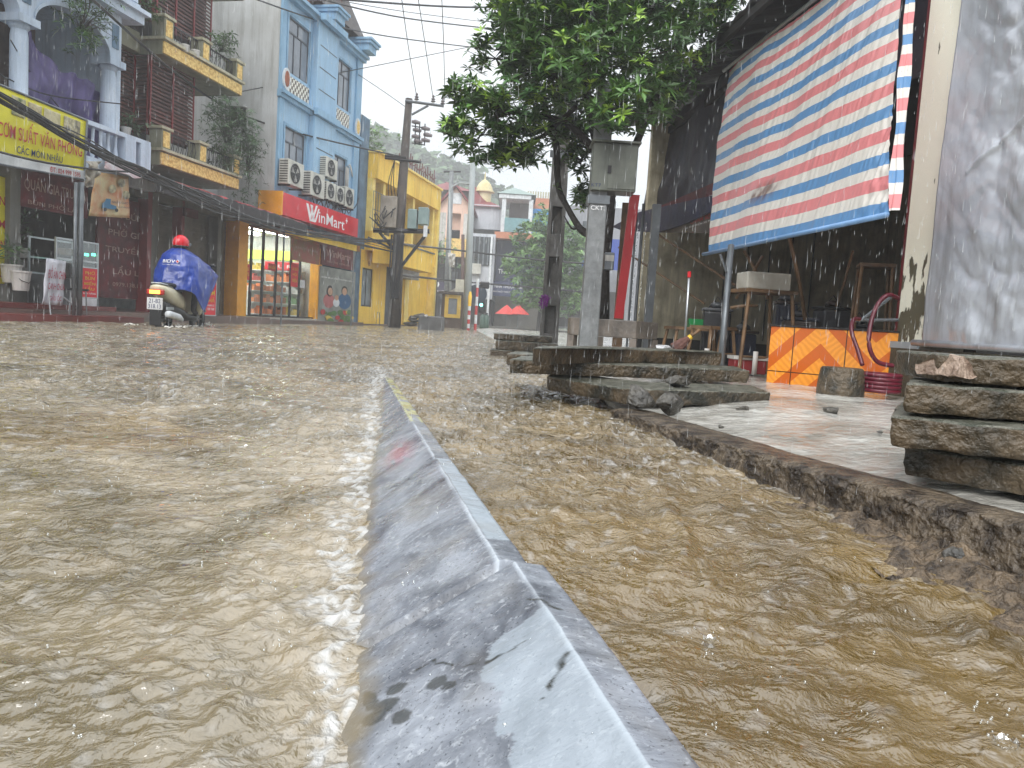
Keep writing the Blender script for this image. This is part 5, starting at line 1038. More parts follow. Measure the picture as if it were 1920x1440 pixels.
# ---------------- olive house with louvres and balconies
h = fthing(A, 'balcony_house', 'tall olive house with brown louvres and yellow panelled balconies', 'house')
MB().box(-6.78, -.62, 1.75, 8, 2.9, 13).build('wall', M['cement'], h)
for k, (zb_, nm) in enumerate(((3.40, 1), (5.76, 2), (8.12, 3))):
    uL, uRr = -5.5, -2.42; y0 = 0.0
    MB().box(uL, uRr, y0 + .03, 1.75, zb_, zb_ + .30).build('balcony_slab', M['olive'], h)
    m = MB(); m.box(uL, uRr + .0, y0 - .012, y0 + .028, zb_ + .02, zb_ + .27); m.build('fascia_panel', M['ochre'], h)
    m = MB(); m.box(uL - .05, uRr + .05, y0 - .07, 1.75, zb_ + .301, zb_ + .36); m.build('ledge', M['cream'], h)
    MB().box(-6.75, uL - .06, .55, 1.75, zb_, zb_ + .42).build('side_slab', M['olive'], h)
    if nm == 3: break
    for u in (uL + .16, -3.98, uRr - .12):
        MB().box(u - .16, u + .16, y0, y0 + .3, zb_ + .361, zb_ + .78).build('pier', M['olive'], h); MB().box(u - .11, u + .11, y0 - .012, y0 - .002, zb_ + .40, zb_ + .74).build('pier_panel', M['ochre'], h)
        MB().box(u - .2, u + .2, y0 - .04, y0 + .34, zb_ + .781, zb_ + .84).build('pier_cap', M['cream'], h)
    for ua_, ub_ in ((uL + .34, -4.16), (-3.8, uRr - .3)):
        m = MB(); m.box(ua_, ub_, y0 + .1, y0 + .13, zb_ + .74, zb_ + .77); u = ua_ + .05; j = 0
        while u < ub_: m.tube([(u, y0 + .115, zb_ + .365), (u, y0 + .09 - .03 * (j % 2), zb_ + .55), (u + .03, y0 + .115, zb_ + .74)], .009, 4); u += .085; j += 1
        m.build('railing', M['iron'], h)
    m = MB(); u = .62
    for i in range(8): m.tube([(-6.7 + i * .14, .6, zb_ + .42), (-6.7 + i * .14, .56, zb_ + .85)], .009, 4)
    m.box(-6.75, uL - .2, .58, .61, zb_ + .85, zb_ + .88)
    for i in range(8): m.tube([(uL + .03, .4 + i * .15, zb_ + .365), (uL + .0, .4 + i * .15, zb_ + .8)], .009, 4)
    m.build('side_railing', M['iron'], h)
def louvre(u0, u1, y0, y1, z0, z1, along, nposts):
    m = MB(); z = z0
    while z < z1:
        if along == 'u': m.add([(u0, y0, z), (u1, y0, z), (u1, y0 + .05, z + .05), (u0, y0 + .05, z + .05), (u0, y0, z + .035), (u1, y0, z + .035), (u1, y0 + .05, z + .085), (u0, y0 + .05, z + .085)], [(0, 1, 5, 4), (4, 5, 6, 7), (0, 3, 2, 1), (3, 7, 6, 2)])
        else: m.add([(u0, y0, z), (u0, y1, z), (u0 + .05, y1, z + .05), (u0 + .05, y0, z + .05), (u0, y0, z + .035), (u0, y1, z + .035), (u0 + .05, y1, z + .085), (u0 + .05, y0, z + .085)], [(0, 1, 5, 4), (4, 5, 6, 7), (0, 3, 2, 1), (3, 7, 6, 2)])
        z += .085
    m.build('louvre_screen', M['louvre'], h)
    m = MB()
    for i in range(nposts + 1):
        if along == 'u': u = u0 + (u1 - u0) * i / nposts; m.box(u - .02, u + .02, y0 - .03, y0 - .005, z0 - .05, z1 + .05)
        else: y = y0 + (y1 - y0) * i / nposts; m.box(u0 - .03, u0 - .005, y - .02, y + .02, z0 - .05, z1 + .05)
    m.build('louvre_frame', M['maroon'], h)
louvre(-5.44, -3.9, .36, .41, 4.1, 5.72, 'u', 2); louvre(-5.44, -5.4, .40, 1.7, 4.1, 5.72, 'y', 1); louvre(-6.72, -5.46, .75, .8, 4.1, 5.72, 'u', 1)
louvre(-5.3, -3.3, .36, .41, 6.5, 8.1, 'u', 3); louvre(-5.32, -5.28, .4, 1.7, 6.5, 8.1, 'y', 1); louvre(-6.72, -5.35, .75, .8, 6.6, 8.1, 'u', 1)
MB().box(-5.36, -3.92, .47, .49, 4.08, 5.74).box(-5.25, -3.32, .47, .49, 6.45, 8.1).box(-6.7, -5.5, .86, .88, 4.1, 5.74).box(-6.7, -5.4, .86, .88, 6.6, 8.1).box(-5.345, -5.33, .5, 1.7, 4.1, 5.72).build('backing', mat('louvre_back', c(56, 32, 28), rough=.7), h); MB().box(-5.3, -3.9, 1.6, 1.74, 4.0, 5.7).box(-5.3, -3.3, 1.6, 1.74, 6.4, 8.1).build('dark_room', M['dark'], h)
# plants on the balconies: each a plant of its own
def bush(px, py, off, rx, rz_, n, label, m, L=(.10, .19), seed=1, hang=0, cat='plant', name='balcony_plant'):
    u, z = A.px(px, py, off); t = fthing(A, name, label, cat, u, off, z); R = random.Random(seed); cl_ = []
    for i in range(n):
        a = R.random() * 6.28; q_ = R.random() ** .5; cl_.append((rx * q_ * math.cos(a), R.gauss(0, .16), rz_ * q_ * math.sin(a) - hang * q_ * max(0, -math.sin(a)) * R.random(), R.uniform(.7, 1.2)))
    leafmesh('foliage', cl_, m, t, L=L, n=(5, 8), wid=.2, seed=seed, droop=.6)
    mb = MB(); 
    for i in range(0, n, 6): mb.tube([cl_[i][:3], (cl_[i][0] * .4, cl_[i][1] * .5, cl_[i][2] * .3 - .1), (0, .1, -rz_ * .5)], [.003, .006, .01], 4, False)
    mb.build('stem', M['bark'], t); return t
bush(430, 240, .0, .95, .75, 420, 'large feathery shrub spilling over the lower yellow balcony', M['leafB'], seed=11, hang=.5)
bush(470, 290, -.1, .42, .9, 170, 'trailing grey-green branches hanging right of the lower balcony', M['leafB'], seed=12, hang=.8)
bush(418, 85, .1, .36, .3, 90, 'round leafy pot plant on the upper yellow balcony', M['leafA'], seed=13)
bush(160, 25, -.3, .55, .6, 150, 'green creeper hanging over the pale blue cornice', M['leafA'], seed=14, hang=.4)
bush(238, 232, .2, .25, .2, 50, 'small fern in a white pot between the two houses', M['leafB'], seed=15)
bush(262, 5, .1, .5, .3, 90, 'foliage tuft on the top balcony beside the brown louvres', M['leafA'], seed=16)
for px, py, off, lab in ((346, 98, -.0, 'small white flower pot on the upper balcony ledge, the left one'), (366, 108, -.0, 'small white flower pot on the upper balcony ledge, the right one'), (236, 254, .1, 'white flower pot under the small fern')):
    pot(px, py, .1, .13, off, lab, 'flower_pot', 'flower pot')
# ---------------- red/black awning with the bundle of cables
a0 = A.px(292, 330, -1.2); a1 = A.px(560, 420, -.95)
t = fthing(A, 'red_awning', 'long faded red awning over the shop fronts left of the market', 'awning')
us = np.linspace(a0[0], a1[0], 80); vs = np.linspace(0, 1, 14); U, V = np.meshgrid(us, vs)
ze_ = np.interp(U, [a0[0], a1[0]], [a0[1], a1[1]]) + .03 * noise2(U * 2.5, U * 0, 2)
ra = mat('faded_red_canvas', c(176, 62, 66), c(120, 40, 46), sc=2, rough=.5, streak=.4)
gridmesh('canopy', U, -1.2 + V * 1.18, ze_ - .0 + V * .30 + .03 * noise2(U * 3, V * 4, 1), ra, t, thick=.01)
gridmesh('valance', U, -1.2 - .01 * V, ze_ - .30 * (1 - V) - .02 * noise2(U * 6, V * 2, 3), mat('dark_valance', c(58, 50, 52), c(36, 34, 36), sc=5, rough=.6, streak=.3), t, thick=.01)
q3 = [Ap(195, 315, -1.2), Ap(300, 345, -1.2), Ap(300, 325, -.3), Ap(200, 290, -.3)]
o = quad_sheet('plastic_canopy', q3, mat('pale_plastic', c(170, 165, 168), c(140, 100, 96), sc=3, rough=.4), None, wav=.08); setp(o, 'pale pinkish plastic canopy between the yellow banner and red awning', 'canopy')
# ---------------- blue house
h = fthing(A, 'blue_house', 'tall narrow sky blue house with checkered panels, above the market sign', 'house')
u0_, u1_ = -.60, 5.0
wins = [(-.15, 1.16, 7.14, 8.66), (2.92, 4.15, 7.14, 8.6), (-.15, 1.12, 4.35, 5.62), (2.95, 4.1, 4.35, 5.55)]
m = MB(); xs_ = sorted({u0_, u1_} | {w[0] for w in wins} | {w[1] for w in wins})
def wall_holes(m, u0, u1, z0, z1, y0, y1, holes):
    xs = sorted({u0, u1} | {v for w in holes for v in w[:2]}); zs = sorted({z0, z1} | {v for w in holes for v in w[2:]})
    for i in range(len(xs) - 1):
        run = None
        for j in range(len(zs) - 1):
            cx, cz = (xs[i] + xs[i + 1]) / 2, (zs[j] + zs[j + 1]) / 2; hole = any(w[0] < cx < w[1] and w[2] < cz < w[3] for w in holes)
            if not hole: run = [zs[j], zs[j + 1]] if run is None else [run[0], zs[j + 1]]
            if (hole or j == len(zs) - 2) and run: m.box(xs[i], xs[i + 1], y0, y1, run[0], run[1]); run = None
wall_holes(m, u0_, u1_, 3.0, 9.3, 0, .28, wins); m.build('front_wall', M['blue'], h)
MB().box(u0_ - .02, u0_ - .001, .001, 8, 3.0, 14).box(u0_, u0_ + .3, .281, 8, 3.0, 14).build('side_wall', M['cement'], h)
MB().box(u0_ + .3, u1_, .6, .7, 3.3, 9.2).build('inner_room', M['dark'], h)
for w in wins:
    y = .04; m = MB(); m.frame(w[0], w[1], w[2], w[3], y, y + .05, .04); zt = w[3] - .42; m.box(w[0] + .04, w[1] - .04, y, y + .05, zt, zt + .04)
    for k in (1, 2): u = w[0] + (w[1] - w[0]) * k / 3; m.box(u - .02, u + .02, y, y + .05, w[2] + .04, zt)
    u = (w[0] + w[1]) / 2; m.box(u - .02, u + .02, y, y + .05, zt + .041, w[3] - .04)
    f = m.build('window', M['winframe'], h); MB().box(w[0] + .01, w[1] - .01, y + .02, y + .028, w[2] + .01, w[3] - .01).build('pane', M['winglass'], f)
    MB().box(w[0] - .09, w[0] - .01, -.03, 0, w[2], w[3] + .09).box(w[1] + .01, w[1] + .09, -.03, 0, w[2], w[3] + .09).box(w[0] - .01, w[1] + .01, -.03, 0, w[3] + .01, w[3] + .09).build('surround', M['bluetrim'], h)
ck = bpy.data.materials.new('checker_tile'); ck.use_nodes = True; nt = ck.node_tree; pb = nt.nodes['Principled BSDF']; cn = nt.nodes.new('ShaderNodeTexChecker'); cn.inputs['Scale'].default_value = 10; cn.inputs[1].default_value = c(225, 222, 210); cn.inputs[2].default_value = c(96, 84, 72)
tcn = nt.nodes.new('ShaderNodeTexCoord'); mpn = nt.nodes.new('ShaderNodeMapping'); mpn.inputs['Location'].default_value = (0, .51, 0); nt.links.new(tcn.outputs['Object'], mpn.inputs[0]); nt.links.new(mpn.outputs[0], cn.inputs[0]); nt.links.new(cn.outputs[0], pb.inputs[0])
for a, b in ((-.1, 1.2), (2.88, 4.15)): MB().box(a, b, -.02, -.001, 6.58, 7.04).build('checker_panel', ck, h)
# cornices, pilasters, grooves
def corn(z, d=1.0):
    m = MB(); m.box(u0_ - .05, u1_ + .04, -.12 * d, -.001, z, z + .1); m.box(u0_ - .05, u1_ + .04, -.2 * d, -.001, z + .101, z + .2); m.build('cornice', M['bluetrim'], h)
corn(6.30); corn(9.05, 1.4)
MB().box(1.3, 2.75, -.2, 0, 3.4, 6.29).box(1.3, 2.75, -.2, 0, 6.51, 9.04).build('centre_bay', M['blue'], h)
MB().box(1.22, 2.83, -.33, -.201, 6.31, 6.5).build('bay_cornice', M['bluetrim'], h); MB().box(1.22, 2.83, -.45, -.285, 9.06, 9.25).build('bay_cornice', M['bluetrim'], h)
for a, b in ((u0_, -.36), (4.55, 4.98)):
    MB().box(a, b, -.07, -.001, 3.3, 6.29).box(a, b, -.07, -.001, 6.51, 9.04).build('pilaster', M['bluetrim'], h)
m = MB()
for z in (7.1, 7.75, 8.4, 4.6, 5.35): m.box(1.45, 2.6, -.206, -.2015, z, z + .03)
m.build('groove', M['winframe'], h)
for u, z, cc in ((-.33, 6.85, 'brick'), (4.7, 6.8, 'ochre')):
    m = MB(); m.prism([(u + .2 * math.cos(a), z + .3 * math.sin(a)) for a in np.linspace(0, 6.28, 18)[:-1]], -.12, -.071); o_ = m.build('medallion', M['white'], h); m = MB(); m.prism([(u + .13 * math.cos(a), z + .22 * math.sin(a)) for a in np.linspace(0, 6.28, 18)[:-1]], -.13, -.1205); m.build('medallion_centre', M[cc], h)
for u in (2.1, 4.7): m = MB(); m.box(u - .3, u + .35, -.5, .3, 9.3, 9.52).box(u - .36, u + .42, -.58, .3, 9.521, 9.62).box(u - .4, u + .47, -.63, .3, 9.621, 9.69); m.build('parapet_block', M['bluetrim'], h)
m = MB(); m.add([(1.6, -.1, 9.75), (5.15, -.1, 9.75), (5.15, 6, 9.75), (1.6, 6, 9.75), (2.6, 1.8, 14), (4.1, 1.8, 14), (4.1, 4, 14), (2.6, 4, 14)], [(0, 1, 5, 4), (1, 2, 6, 5), (2, 3, 7, 6), (3, 0, 4, 7), (4, 5, 6, 7)]); m.build('roof', M['tile'], h)
MB().box(1.0, 3.9, .3, 2.5, 9.31, 11.2).build('brick_gable', M['brick'], h)
MB().box(u0_ + .31, 1.0, .3, 5, 9.3, 11).build('parapet', M['blue'], h)
# small window hood on the side wall
p0 = (-.62, 1.15); m = MB(); m.box(-.70, -.621, .95, 1.35, 5.45, 5.95); m.build('vent_window', M['dark'], h); MB().box(-.82, -.621, .9, 1.42, 5.96, 6.0).build('vent_hood', M['cement'], h)
# ---- air conditioners
def ac(px0, py0, px1, py1, label, first=[None]):
    a, b, z0, z1 = rm(A, px0, py0, px1, py1, -.42); w = .80; k = (b - a) 
    t = fthing(A, 'air_conditioner', label, 'air conditioner', a, -.42, z0, group='outdoor air conditioners above the market sign'); w = max(.55, k); hgt = z1 - z0
    MB().box(0, w, 0, .3, 0, hgt).build('casing', M['ac'], t, bevel=.015)
    cx = w * .42; cz = hgt * .5; r_ = min(hgt, w) * .40
    m = MB(); m.prism([(cx + r_ * math.cos(a_), cz + r_ * math.sin(a_)) for a_ in np.linspace(0, 6.283, 25)[:-1]], -.006, -.001); m.build('fan_opening', M['dark'], t)
    m = MB()
    for rr in (r_, r_ * .72, r_ * .42): m.tube([(cx + rr * math.cos(a_), -.014, cz + rr * math.sin(a_)) for a_ in np.linspace(0, 6.283, 25)], .006, 4, False)
    for a_ in np.linspace(0, 3.14, 7)[:-1]: m.tube([(cx + r_ * math.cos(a_), -.015, cz + r_ * math.sin(a_)), (cx - r_ * math.cos(a_), -.015, cz - r_ * math.sin(a_))], .004, 4, False)
    m.build('fan_grille', M['grayiron'], t)
    m = MB()
    for a_ in (0.3, 2.4, 4.5): m.add([(cx, -.009, cz), (cx + r_ * .85 * math.cos(a_), -.008, cz + r_ * .85 * math.sin(a_)), (cx + r_ * .85 * math.cos(a_ + .7), -.009, cz + r_ * .85 * math.sin(a_ + .7))], [(0, 1, 2)])
    m.build('fan_blades', M['pot'], t)
    m = MB()
    for i in range(9): m.box(-.006, -.001, .03, .27, hgt * (.08 + i * .1), hgt * (.12 + i * .1))
    m.build('side_vents', M['dark'], t)
    for x_ in (.05, w - .09): MB().box(x_, x_ + .04, -.02, .42, -.05, -.002).build('bracket', M['iron'], t)
ac(541, 303, 570, 350, 'largest air conditioner, at the left end above the market sign')
ac(583, 325, 609, 370, 'air conditioner in the middle of the row, directly above the market sign')
ac(612, 297, 633, 335, 'topmost air conditioner, beside the lower right window of the blue house')
ac(613, 342, 630, 376, 'air conditioner just right of the middle one, under the topmost unit')
ac(632, 350, 645, 382, 'narrow looking air conditioner, second from the right end of the row')
ac(648, 352, 664, 390, 'rightmost air conditioner of the row above the market sign')
m = MB(); R = random.Random(2)
for k in range(10):
    ua_, za_ = A.px(575 + k * 9, 372 + R.uniform(-6, 6), -.3); m.tube(spl([A_ for A_ in [(ua_, -.3, za_), (ua_ + .2, -.35, za_ - .25 - R.random() * .2), (ua_ + .5, -.35, za_ - .1), (ua_ + .7, -.3, za_ + .12)]], 4), .018, 5)
m.solo('cable_tangle', M['cable'], 'tangle of black pipes and cables hanging under the air conditioners', 'cables', A.w(0, 0), A.rz)
m = MB(); a, b, z0, z1 = rm(A, 648, 315, 656, 352, -.06)
for k in range(3): m.tube([(a + k * .1, -.06, z0 - .2), (a + k * .1, -.06, z1), (a + .3 + k * .06, -.06, z1 + .15 - k * .05), (a + .55, -.06, z1 - .2)], .025, 6)
m.solo('white_pipes', M['pot'], 'white insulated pipes bent beside the right window of the blue house', 'pipes', A.w(0, 0), A.rz, smooth=True)
# ---- market sign
t = fthing(A, 'market_sign', 'long red box sign lettered WinMart+ over the market entrance', 'shop sign')
a, b, z0, z1 = -.92, 4.40, 3.02, 3.64
MB().box(a + .06, b, -.4, -.001, z0, z1).build('red_face', M['red'], t)
MB().box(a, a + .059, -.42, .3, z0 - .02, z1 + .02).build('orange_end', M['orangey'], t)
f = lambda s: a + (b - a) * s; g_ = lambda v: z0 + (z1 - z0) * v
txt('inMart', f(.435), f(.79), g_(.15), g_(.72), -.407, M['txtwhite'], t, bold=.015)
m = MB(); W_ = [(.27, .92, .315, .12), (.285, .92, .325, .18)]
def stroke(x0, y0, x1, y1, w): m.add([(f(x0), -.408, g_(y0)), (f(x0 + w), -.408, g_(y0)), (f(x1 + w), -.408, g_(y1)), (f(x1), -.408, g_(y1)), (f(x0), -.402, g_(y0)), (f(x0 + w), -.402, g_(y0)), (f(x1 + w), -.402, g_(y1)), (f(x1), -.402, g_(y1))], [(0, 1, 2, 3), (0, 4, 5, 1), (1, 5, 6, 2), (2, 6, 7, 3), (3, 7, 4, 0)])
stroke(.275, .88, .325, .10, .026); stroke(.325, .88, .368, .10, .022); stroke(.352, .10, .385, .62, .012) if 0 else None
stroke(.395, .92, .345, .10, .020); stroke(.345, .86, .325, .14, .014); stroke(.425, .80, .385, .12, .016)
m.build('logo_letter', M['txtwhite'], t)
m = MB(); m.box(f(.805), f(.835), -.408, -.402, g_(.66), g_(.72)).box(f(.816), f(.824), -.4085, -.402, g_(.54), g_(.84)); m.build('plus_mark', M['txtwhite'], t)
# ---- market ground floor
h = fthing(A, 'market_entrance', 'glass shop front of the market with orange pillars and yellow canopy', 'shop front')
ul_, zl_ = A.px(440, 500); uS = A.px(457, 520, .0)[0]; uG = A.px(590, 550)[0]; uP0, uP1 = A.px(598, 550)[0], A.px(664, 550)[0]
MB().box(ul_, uS, -.1, .3, .1, 2.62).build('orange_pillar', M['orangey'], h)
MB().box(uG + .02, uP0 - .02, -.08, .2, .1, 2.4).build('orange_pillar', M['orangey'], h)
MB().box(ul_, uP1 + .2, -.06, .3, 2.621, 2.9).build('lintel', mat('dim_orange', c(150, 92, 42), c(110, 64, 34), sc=3, rough=.5, streak=.4), h)
MB().box(uP1 + .03, 6.04, .02, 5, 0.05, 7.4).build('side_strip', M['bluedirty'], h)
# canopy, maroon valance and yellow fascia, thin posts
uc0, uc1 = A.px(534, 440, -1.1)[0], A.px(667, 470, -1.1)[0]
MB().box(uc0, uc1, -1.1, -.06, 2.52, 2.58).build('canopy', M['reddark'], h)
MB().box(uc0, uc1, -1.13, -1.101, 2.40, 2.60).build('canopy_fascia', M['txtyel'], h)
for px in (531, 663): u = A.px(px, 520, -1.1)[0]; MB().lathe([(.025, 0), (.025, 2.4)], 8, (u, -1.08, 0)).build('canopy_post', M['grayiron'], h)
# glazing: panes with mullions
gl_ = glassy('shop_glass', (.95, .97, .96, 1), .04, .03)
xs_ = [457, 470, 492, 517, 545, 562, 590]; 
for i in range(len(xs_) - 1):
    a = A.px(xs_[i], 530, .05)[0]; b = A.px(xs_[i + 1], 530, .05)[0]
    if i == 3: pass
    f_ = MB().frame(a, b, .16, 2.60, .04, .09, .04).build('glass_door', M['iron'], h); MB().box(a + .02, b - .02, .06, .066, .18, 2.58).build('pane', gl_, f_)
MB().box(uS, uG, -.2, 4.9, .11, .155).build('shop_floor', mat('pale_floor', c(190, 186, 178), rough=.2), h)
MB().box(uS - 1.2, uG + 2.2, 4.9, 5, .15, 2.75).build('shop_back_wall', mat('shop_wall', c(215, 222, 215), rough=.6), h)
MB().box(uS - 1.2, uG + 2.2, .31, 4.9, 2.76, 2.82).build('shop_ceiling', M['white'], h)
uW = uG + .55; MB().box(uS - .35, uS - .3, .31, 4.9, .15, 2.75).build('inner_wall', M['white'], h); MB().box(uW, uW + .06, .31, 4.9, .15, 2.75).build('inner_wall', M['white'], h)
for y in (.9, 1.9, 3.0, 4.1): MB().box(uS + .3, uG - .1, y, y + .16, 2.70, 2.74).build('ceiling_tube', emis('tube_light_%d' % (y * 10), (1, 1, .94, 1), 12), h)
MB().box(uW - .06, uW - .005, .5, 4.8, 2.0, 2.3).build('light_green_band', emis('lit_band', c(200, 225, 90), .8), h)
sm_ = [mat('goods_%d' % k, cc, rough=.5, island=.5) for k, cc in enumerate((c(190, 60, 50), c(220, 190, 70), c(90, 130, 80), c(210, 210, 210), c(200, 110, 50)))]
for i, (ua_, y) in enumerate(((uS + .7, 1.3), (uW - .32, 1.2), (uW - .32, 2.5), (uW - .32, 3.9), (uW - 1.6, 1.0))):
    t = fthing(A, 'goods_shelf', ('white shelf of goods just inside the left glass door', 'white wall shelf with a red sale strip inside the market', 'wall shelf of goods behind the middle glass panes', 'farthest wall shelf of goods deep in the market', 'low shelf of orange cartons nearest the market door')[i], 'shelf', ua_, y, .16); t.rotation_euler = (0, 0, A.rz - (math.pi / 2 if i in (1, 2, 3) else .5))
    hh = 1.5 if i != 4 else .9; m = MB(); m.box(-.6, .6, .2, .24, 0, hh)
    for z in np.arange(.05, hh, .35): m.box(-.6, .6, -.15, .199, z, z + .02)
    m.build('rack', M['white'], t); R = random.Random(i)
    for j, z in enumerate(np.arange(.07, hh, .35)):
        m = MB(); x = -.58
        while x < .5: w = R.uniform(.05, .14); m.box(x, x + w * .9, -.12, .1, z + .001, z + R.uniform(.12, .27)); x += w
        m.build('goods_row', sm_[(i + j) % 5] if i != 4 else sm_[4], t)
    if i == 1: MB().box(-.6, .6, -.17, -.155, hh, hh + .25).build('sale_strip', M['red'], t); txt('SIÊU RẺ', -.5, .5, hh + .05, hh + .2, -.175, M['txtwhite'], t, bold=.03)
# stickers on the glass
for x0, y0, x1, y1, lab, m, lines in ((458, 495, 468, 525, 'red price sticker on the leftmost glass pane', M['red'], [('SALE', .1, .9, .6, .8, .02), ('50%', .1, .9, .25, .5, .03)]), (546, 494, 559, 538, 'tall red and orange sticker on the middle glass pane', M['red'], [('ƯU ĐÃI', .15, .85, .7, .85, .02), ('HỘI', .2, .8, .45, .62, .03), ('VIÊN', .15, .85, .2, .38, .03)]), (563, 525, 572, 540, 'small white opening-hours sticker on the right glass pane', M['white'], []), (503, 494, 517, 508, 'red and white price strip seen inside the market door', M['txtred'], [('GIÁ SỐC', .05, .95, .3, .8, .03)])):
    sign_in(x0, y0, x1, y1, -.01, m, 'window_sticker', lab, lines, M['txtyel'], 'sticker', dy=.008)
sign_in(603, 464, 664, 502, -.12, M['reddark'], 'small_market_sign', 'small dark red WinMart+ sign under the yellow canopy', [('WinMart+', .12, .9, .45, .8, .03), ('SIÊU THỊ TIỆN LỢI', .15, .85, .15, .28, .01)], dimtxt, 'shop sign')
sign_in(548, 452, 600, 492, -.5, mat('promo_board', c(150, 60, 50), c(120, 96, 60), sc=5, rough=.5), 'promo_board', 'mottled red and tan promotion board under the canopy', [('KHUYẾN MÃI', .1, .9, .55, .75, .02)], dimtxt, 'sign')
# family poster: flat printed picture of two generic shoppers above vegetables
t, (a, b, z0, z1) = sign_in(598, 504, 665, 606, -.10, mat('poster_ground', c(150, 152, 146), c(108, 112, 108), sc=2, rough=.4), 'family_poster', 'printed poster of two smiling shoppers above vegetables, beside the market', [('ĐIỂM MUA SẮM THƯỜNG NGÀY', .04, .96, .80, .84, .01)], M['txtwhite'], 'poster')
fx = lambda s: a + (b - a) * s; fz = lambda v: z0 + (z1 - z0) * v
def ell(cx, cz, rx, rz_, y, m, nm): mm = MB(); mm.prism([(fx(cx + rx * math.cos(q)), fz(cz + rz_ * math.sin(q))) for q in np.linspace(0, 6.283, 21)[:-1]], y, y + .003); mm.build(nm, m, t)
skn = mat('poster_skin', c(205, 160, 130), rough=.5)
ell(.70, .42, .19, .15, -.108, mat('poster_blue', c(30, 92, 140), rough=.5), 'printed_shirt'); ell(.68, .62, .085, .085, -.112, M['dark'], 'printed_hair'); ell(.68, .60, .07, .07, -.116, skn, 'printed_face')
ell(.26, .40, .15, .13, -.108, mat('poster_pink', c(190, 110, 110), rough=.5), 'printed_shirt'); ell(.27, .58, .085, .10, -.112, M['dark'], 'printed_hair'); ell(.28, .57, .062, .07, -.116, skn, 'printed_face')
ell(.46, .38, .09, .08, -.112, M['white'], 'printed_child_shirt'); ell(.46, .47, .055, .05, -.116, skn, 'printed_child_face')
R = random.Random(3)
for k in range(26): ell(R.uniform(.06, .94), R.uniform(.03, .22), R.uniform(.05, .09), R.uniform(.025, .05), -.118 - k * .0006, (bpy.data.materials['goods_2'], M['leafA'], bpy.data.materials['goods_1'], M['txtred'])[k % 4 if k % 3 else 1], 'printed_vegetable')
# ---------------- yellow house
h = fthing(A, 'yellow_house', 'two storey yellow house behind the cable-laden utility pole', 'house')
yl, yr = 6.05, 13.6
wy = rm(A, 678, 503, 699, 575)
dr = rm(A, 722, 520, 754, 610)
holes = [(wy[0] + .0, wy[1], wy[2], wy[3]), (dr[0], dr[1], .05, 2.35)]
m = MB(); wall_holes(m, yl - .3, yr, .0, 2.75, 0, .25, holes); m.build('ground_wall', M['yellow'], h)
MB().box(yl, yr, -.25, .25, 2.751, 3.45).build('band', M['yellow'], h)
MB().box(yl, yr, 1.6, 1.8, 3.45, 5.35).build('upper_wall', M['yellowtrim'], h); MB().box(yl, yr + .1, -.35, 2.4, 5.35, 6.25).build('parapet', M['yellow'], h)
MB().box(yl - .05, yr + .2, -.45, 2.4, 6.251, 6.33).box(yr, yr + .25, -.35, 5, 0, 6.25).build('roof_edge', M['yellowtrim'], h)
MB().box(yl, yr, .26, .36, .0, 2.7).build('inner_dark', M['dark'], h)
for u in (yl + .12, 7.2, 8.8, 10.6, 13.4): MB().box(u - .12, u + .12, -.2, .1, 3.451, 5.349).build('pillar', M['yellowtrim'], h)
for ua_, ub_ in ((7.5, 8.4), (9.2, 10.2), (11.2, 12.8)): f_ = MB().frame(ua_, ub_, 3.46, 5.2, 1.55, 1.598, .06).build('door', M['winframe'], h); MB().box(ua_ + .05, ub_ - .05, 1.57, 1.58, 3.5, 5.15).build('pane', M['darkglass'], f_)
f_ = MB().frame(*wy, .05, .1, .05).build('window', M['iron'], h); MB().box(wy[0] + .04, wy[1] - .04, .07, .08, wy[2] + .04, wy[3] - .04).build('pane', M['winglass'], f_); MB().box((wy[0] + wy[1]) / 2 - .02, (wy[0] + wy[1]) / 2 + .02, .055, .069, wy[2] + .05, wy[3] - .05).build('glazing_bar', M['iron'], f_)
MB().box(dr[0] + .02, dr[1] - .02, .1, .14, .05, 2.34).build('door', M['winframe'], h)
a, b, z0, z1 = rm(A, 757, 468, 812, 506, -1.1); MB().box(a - 1.0, b, -1.1, -.251, z0, z1).build('awning_box', M['yellow'], h); MB().box(a - 1.05, b + .06, -1.16, -.251, z1 + .001, z1 + .05).build('awning_roof', M['grayiron'], h)
a, b, z0, z1 = rm(A, 755, 497, 786, 523, -.5); MB().box(a, b, -.5, -.001, z0, z1).build('shutter_box', mat('grey_shutter_box', c(176, 178, 184), rough=.5), h)
a, b, z0, z1 = rm(A, 756, 526, 763, 610); MB().box(a, b, -.06, -.001, .05, 2.4).build('door_jamb', M['yellowtrim'], h)
txt('8', *[q + d for q, d in zip(A.px(690, 490), (0, 0))][:1], A.px(694, 490)[0], A.px(692, 498)[1], A.px(692, 490)[1], -.006, M['brick'], h)
u = A.px(695, 600)[0]; m = MB(); m.tube([(u - .2, -.3, .02), (u - .12, -.3, .5), (u + .12, -.3, .5), (u + .15, -.3, .02)], .014, 6); m.solo('metal_trestle', M['grayiron'], 'thin rusty metal trestle standing at the yellow house wall', 'trestle', A.w(0, 0), A.rz)
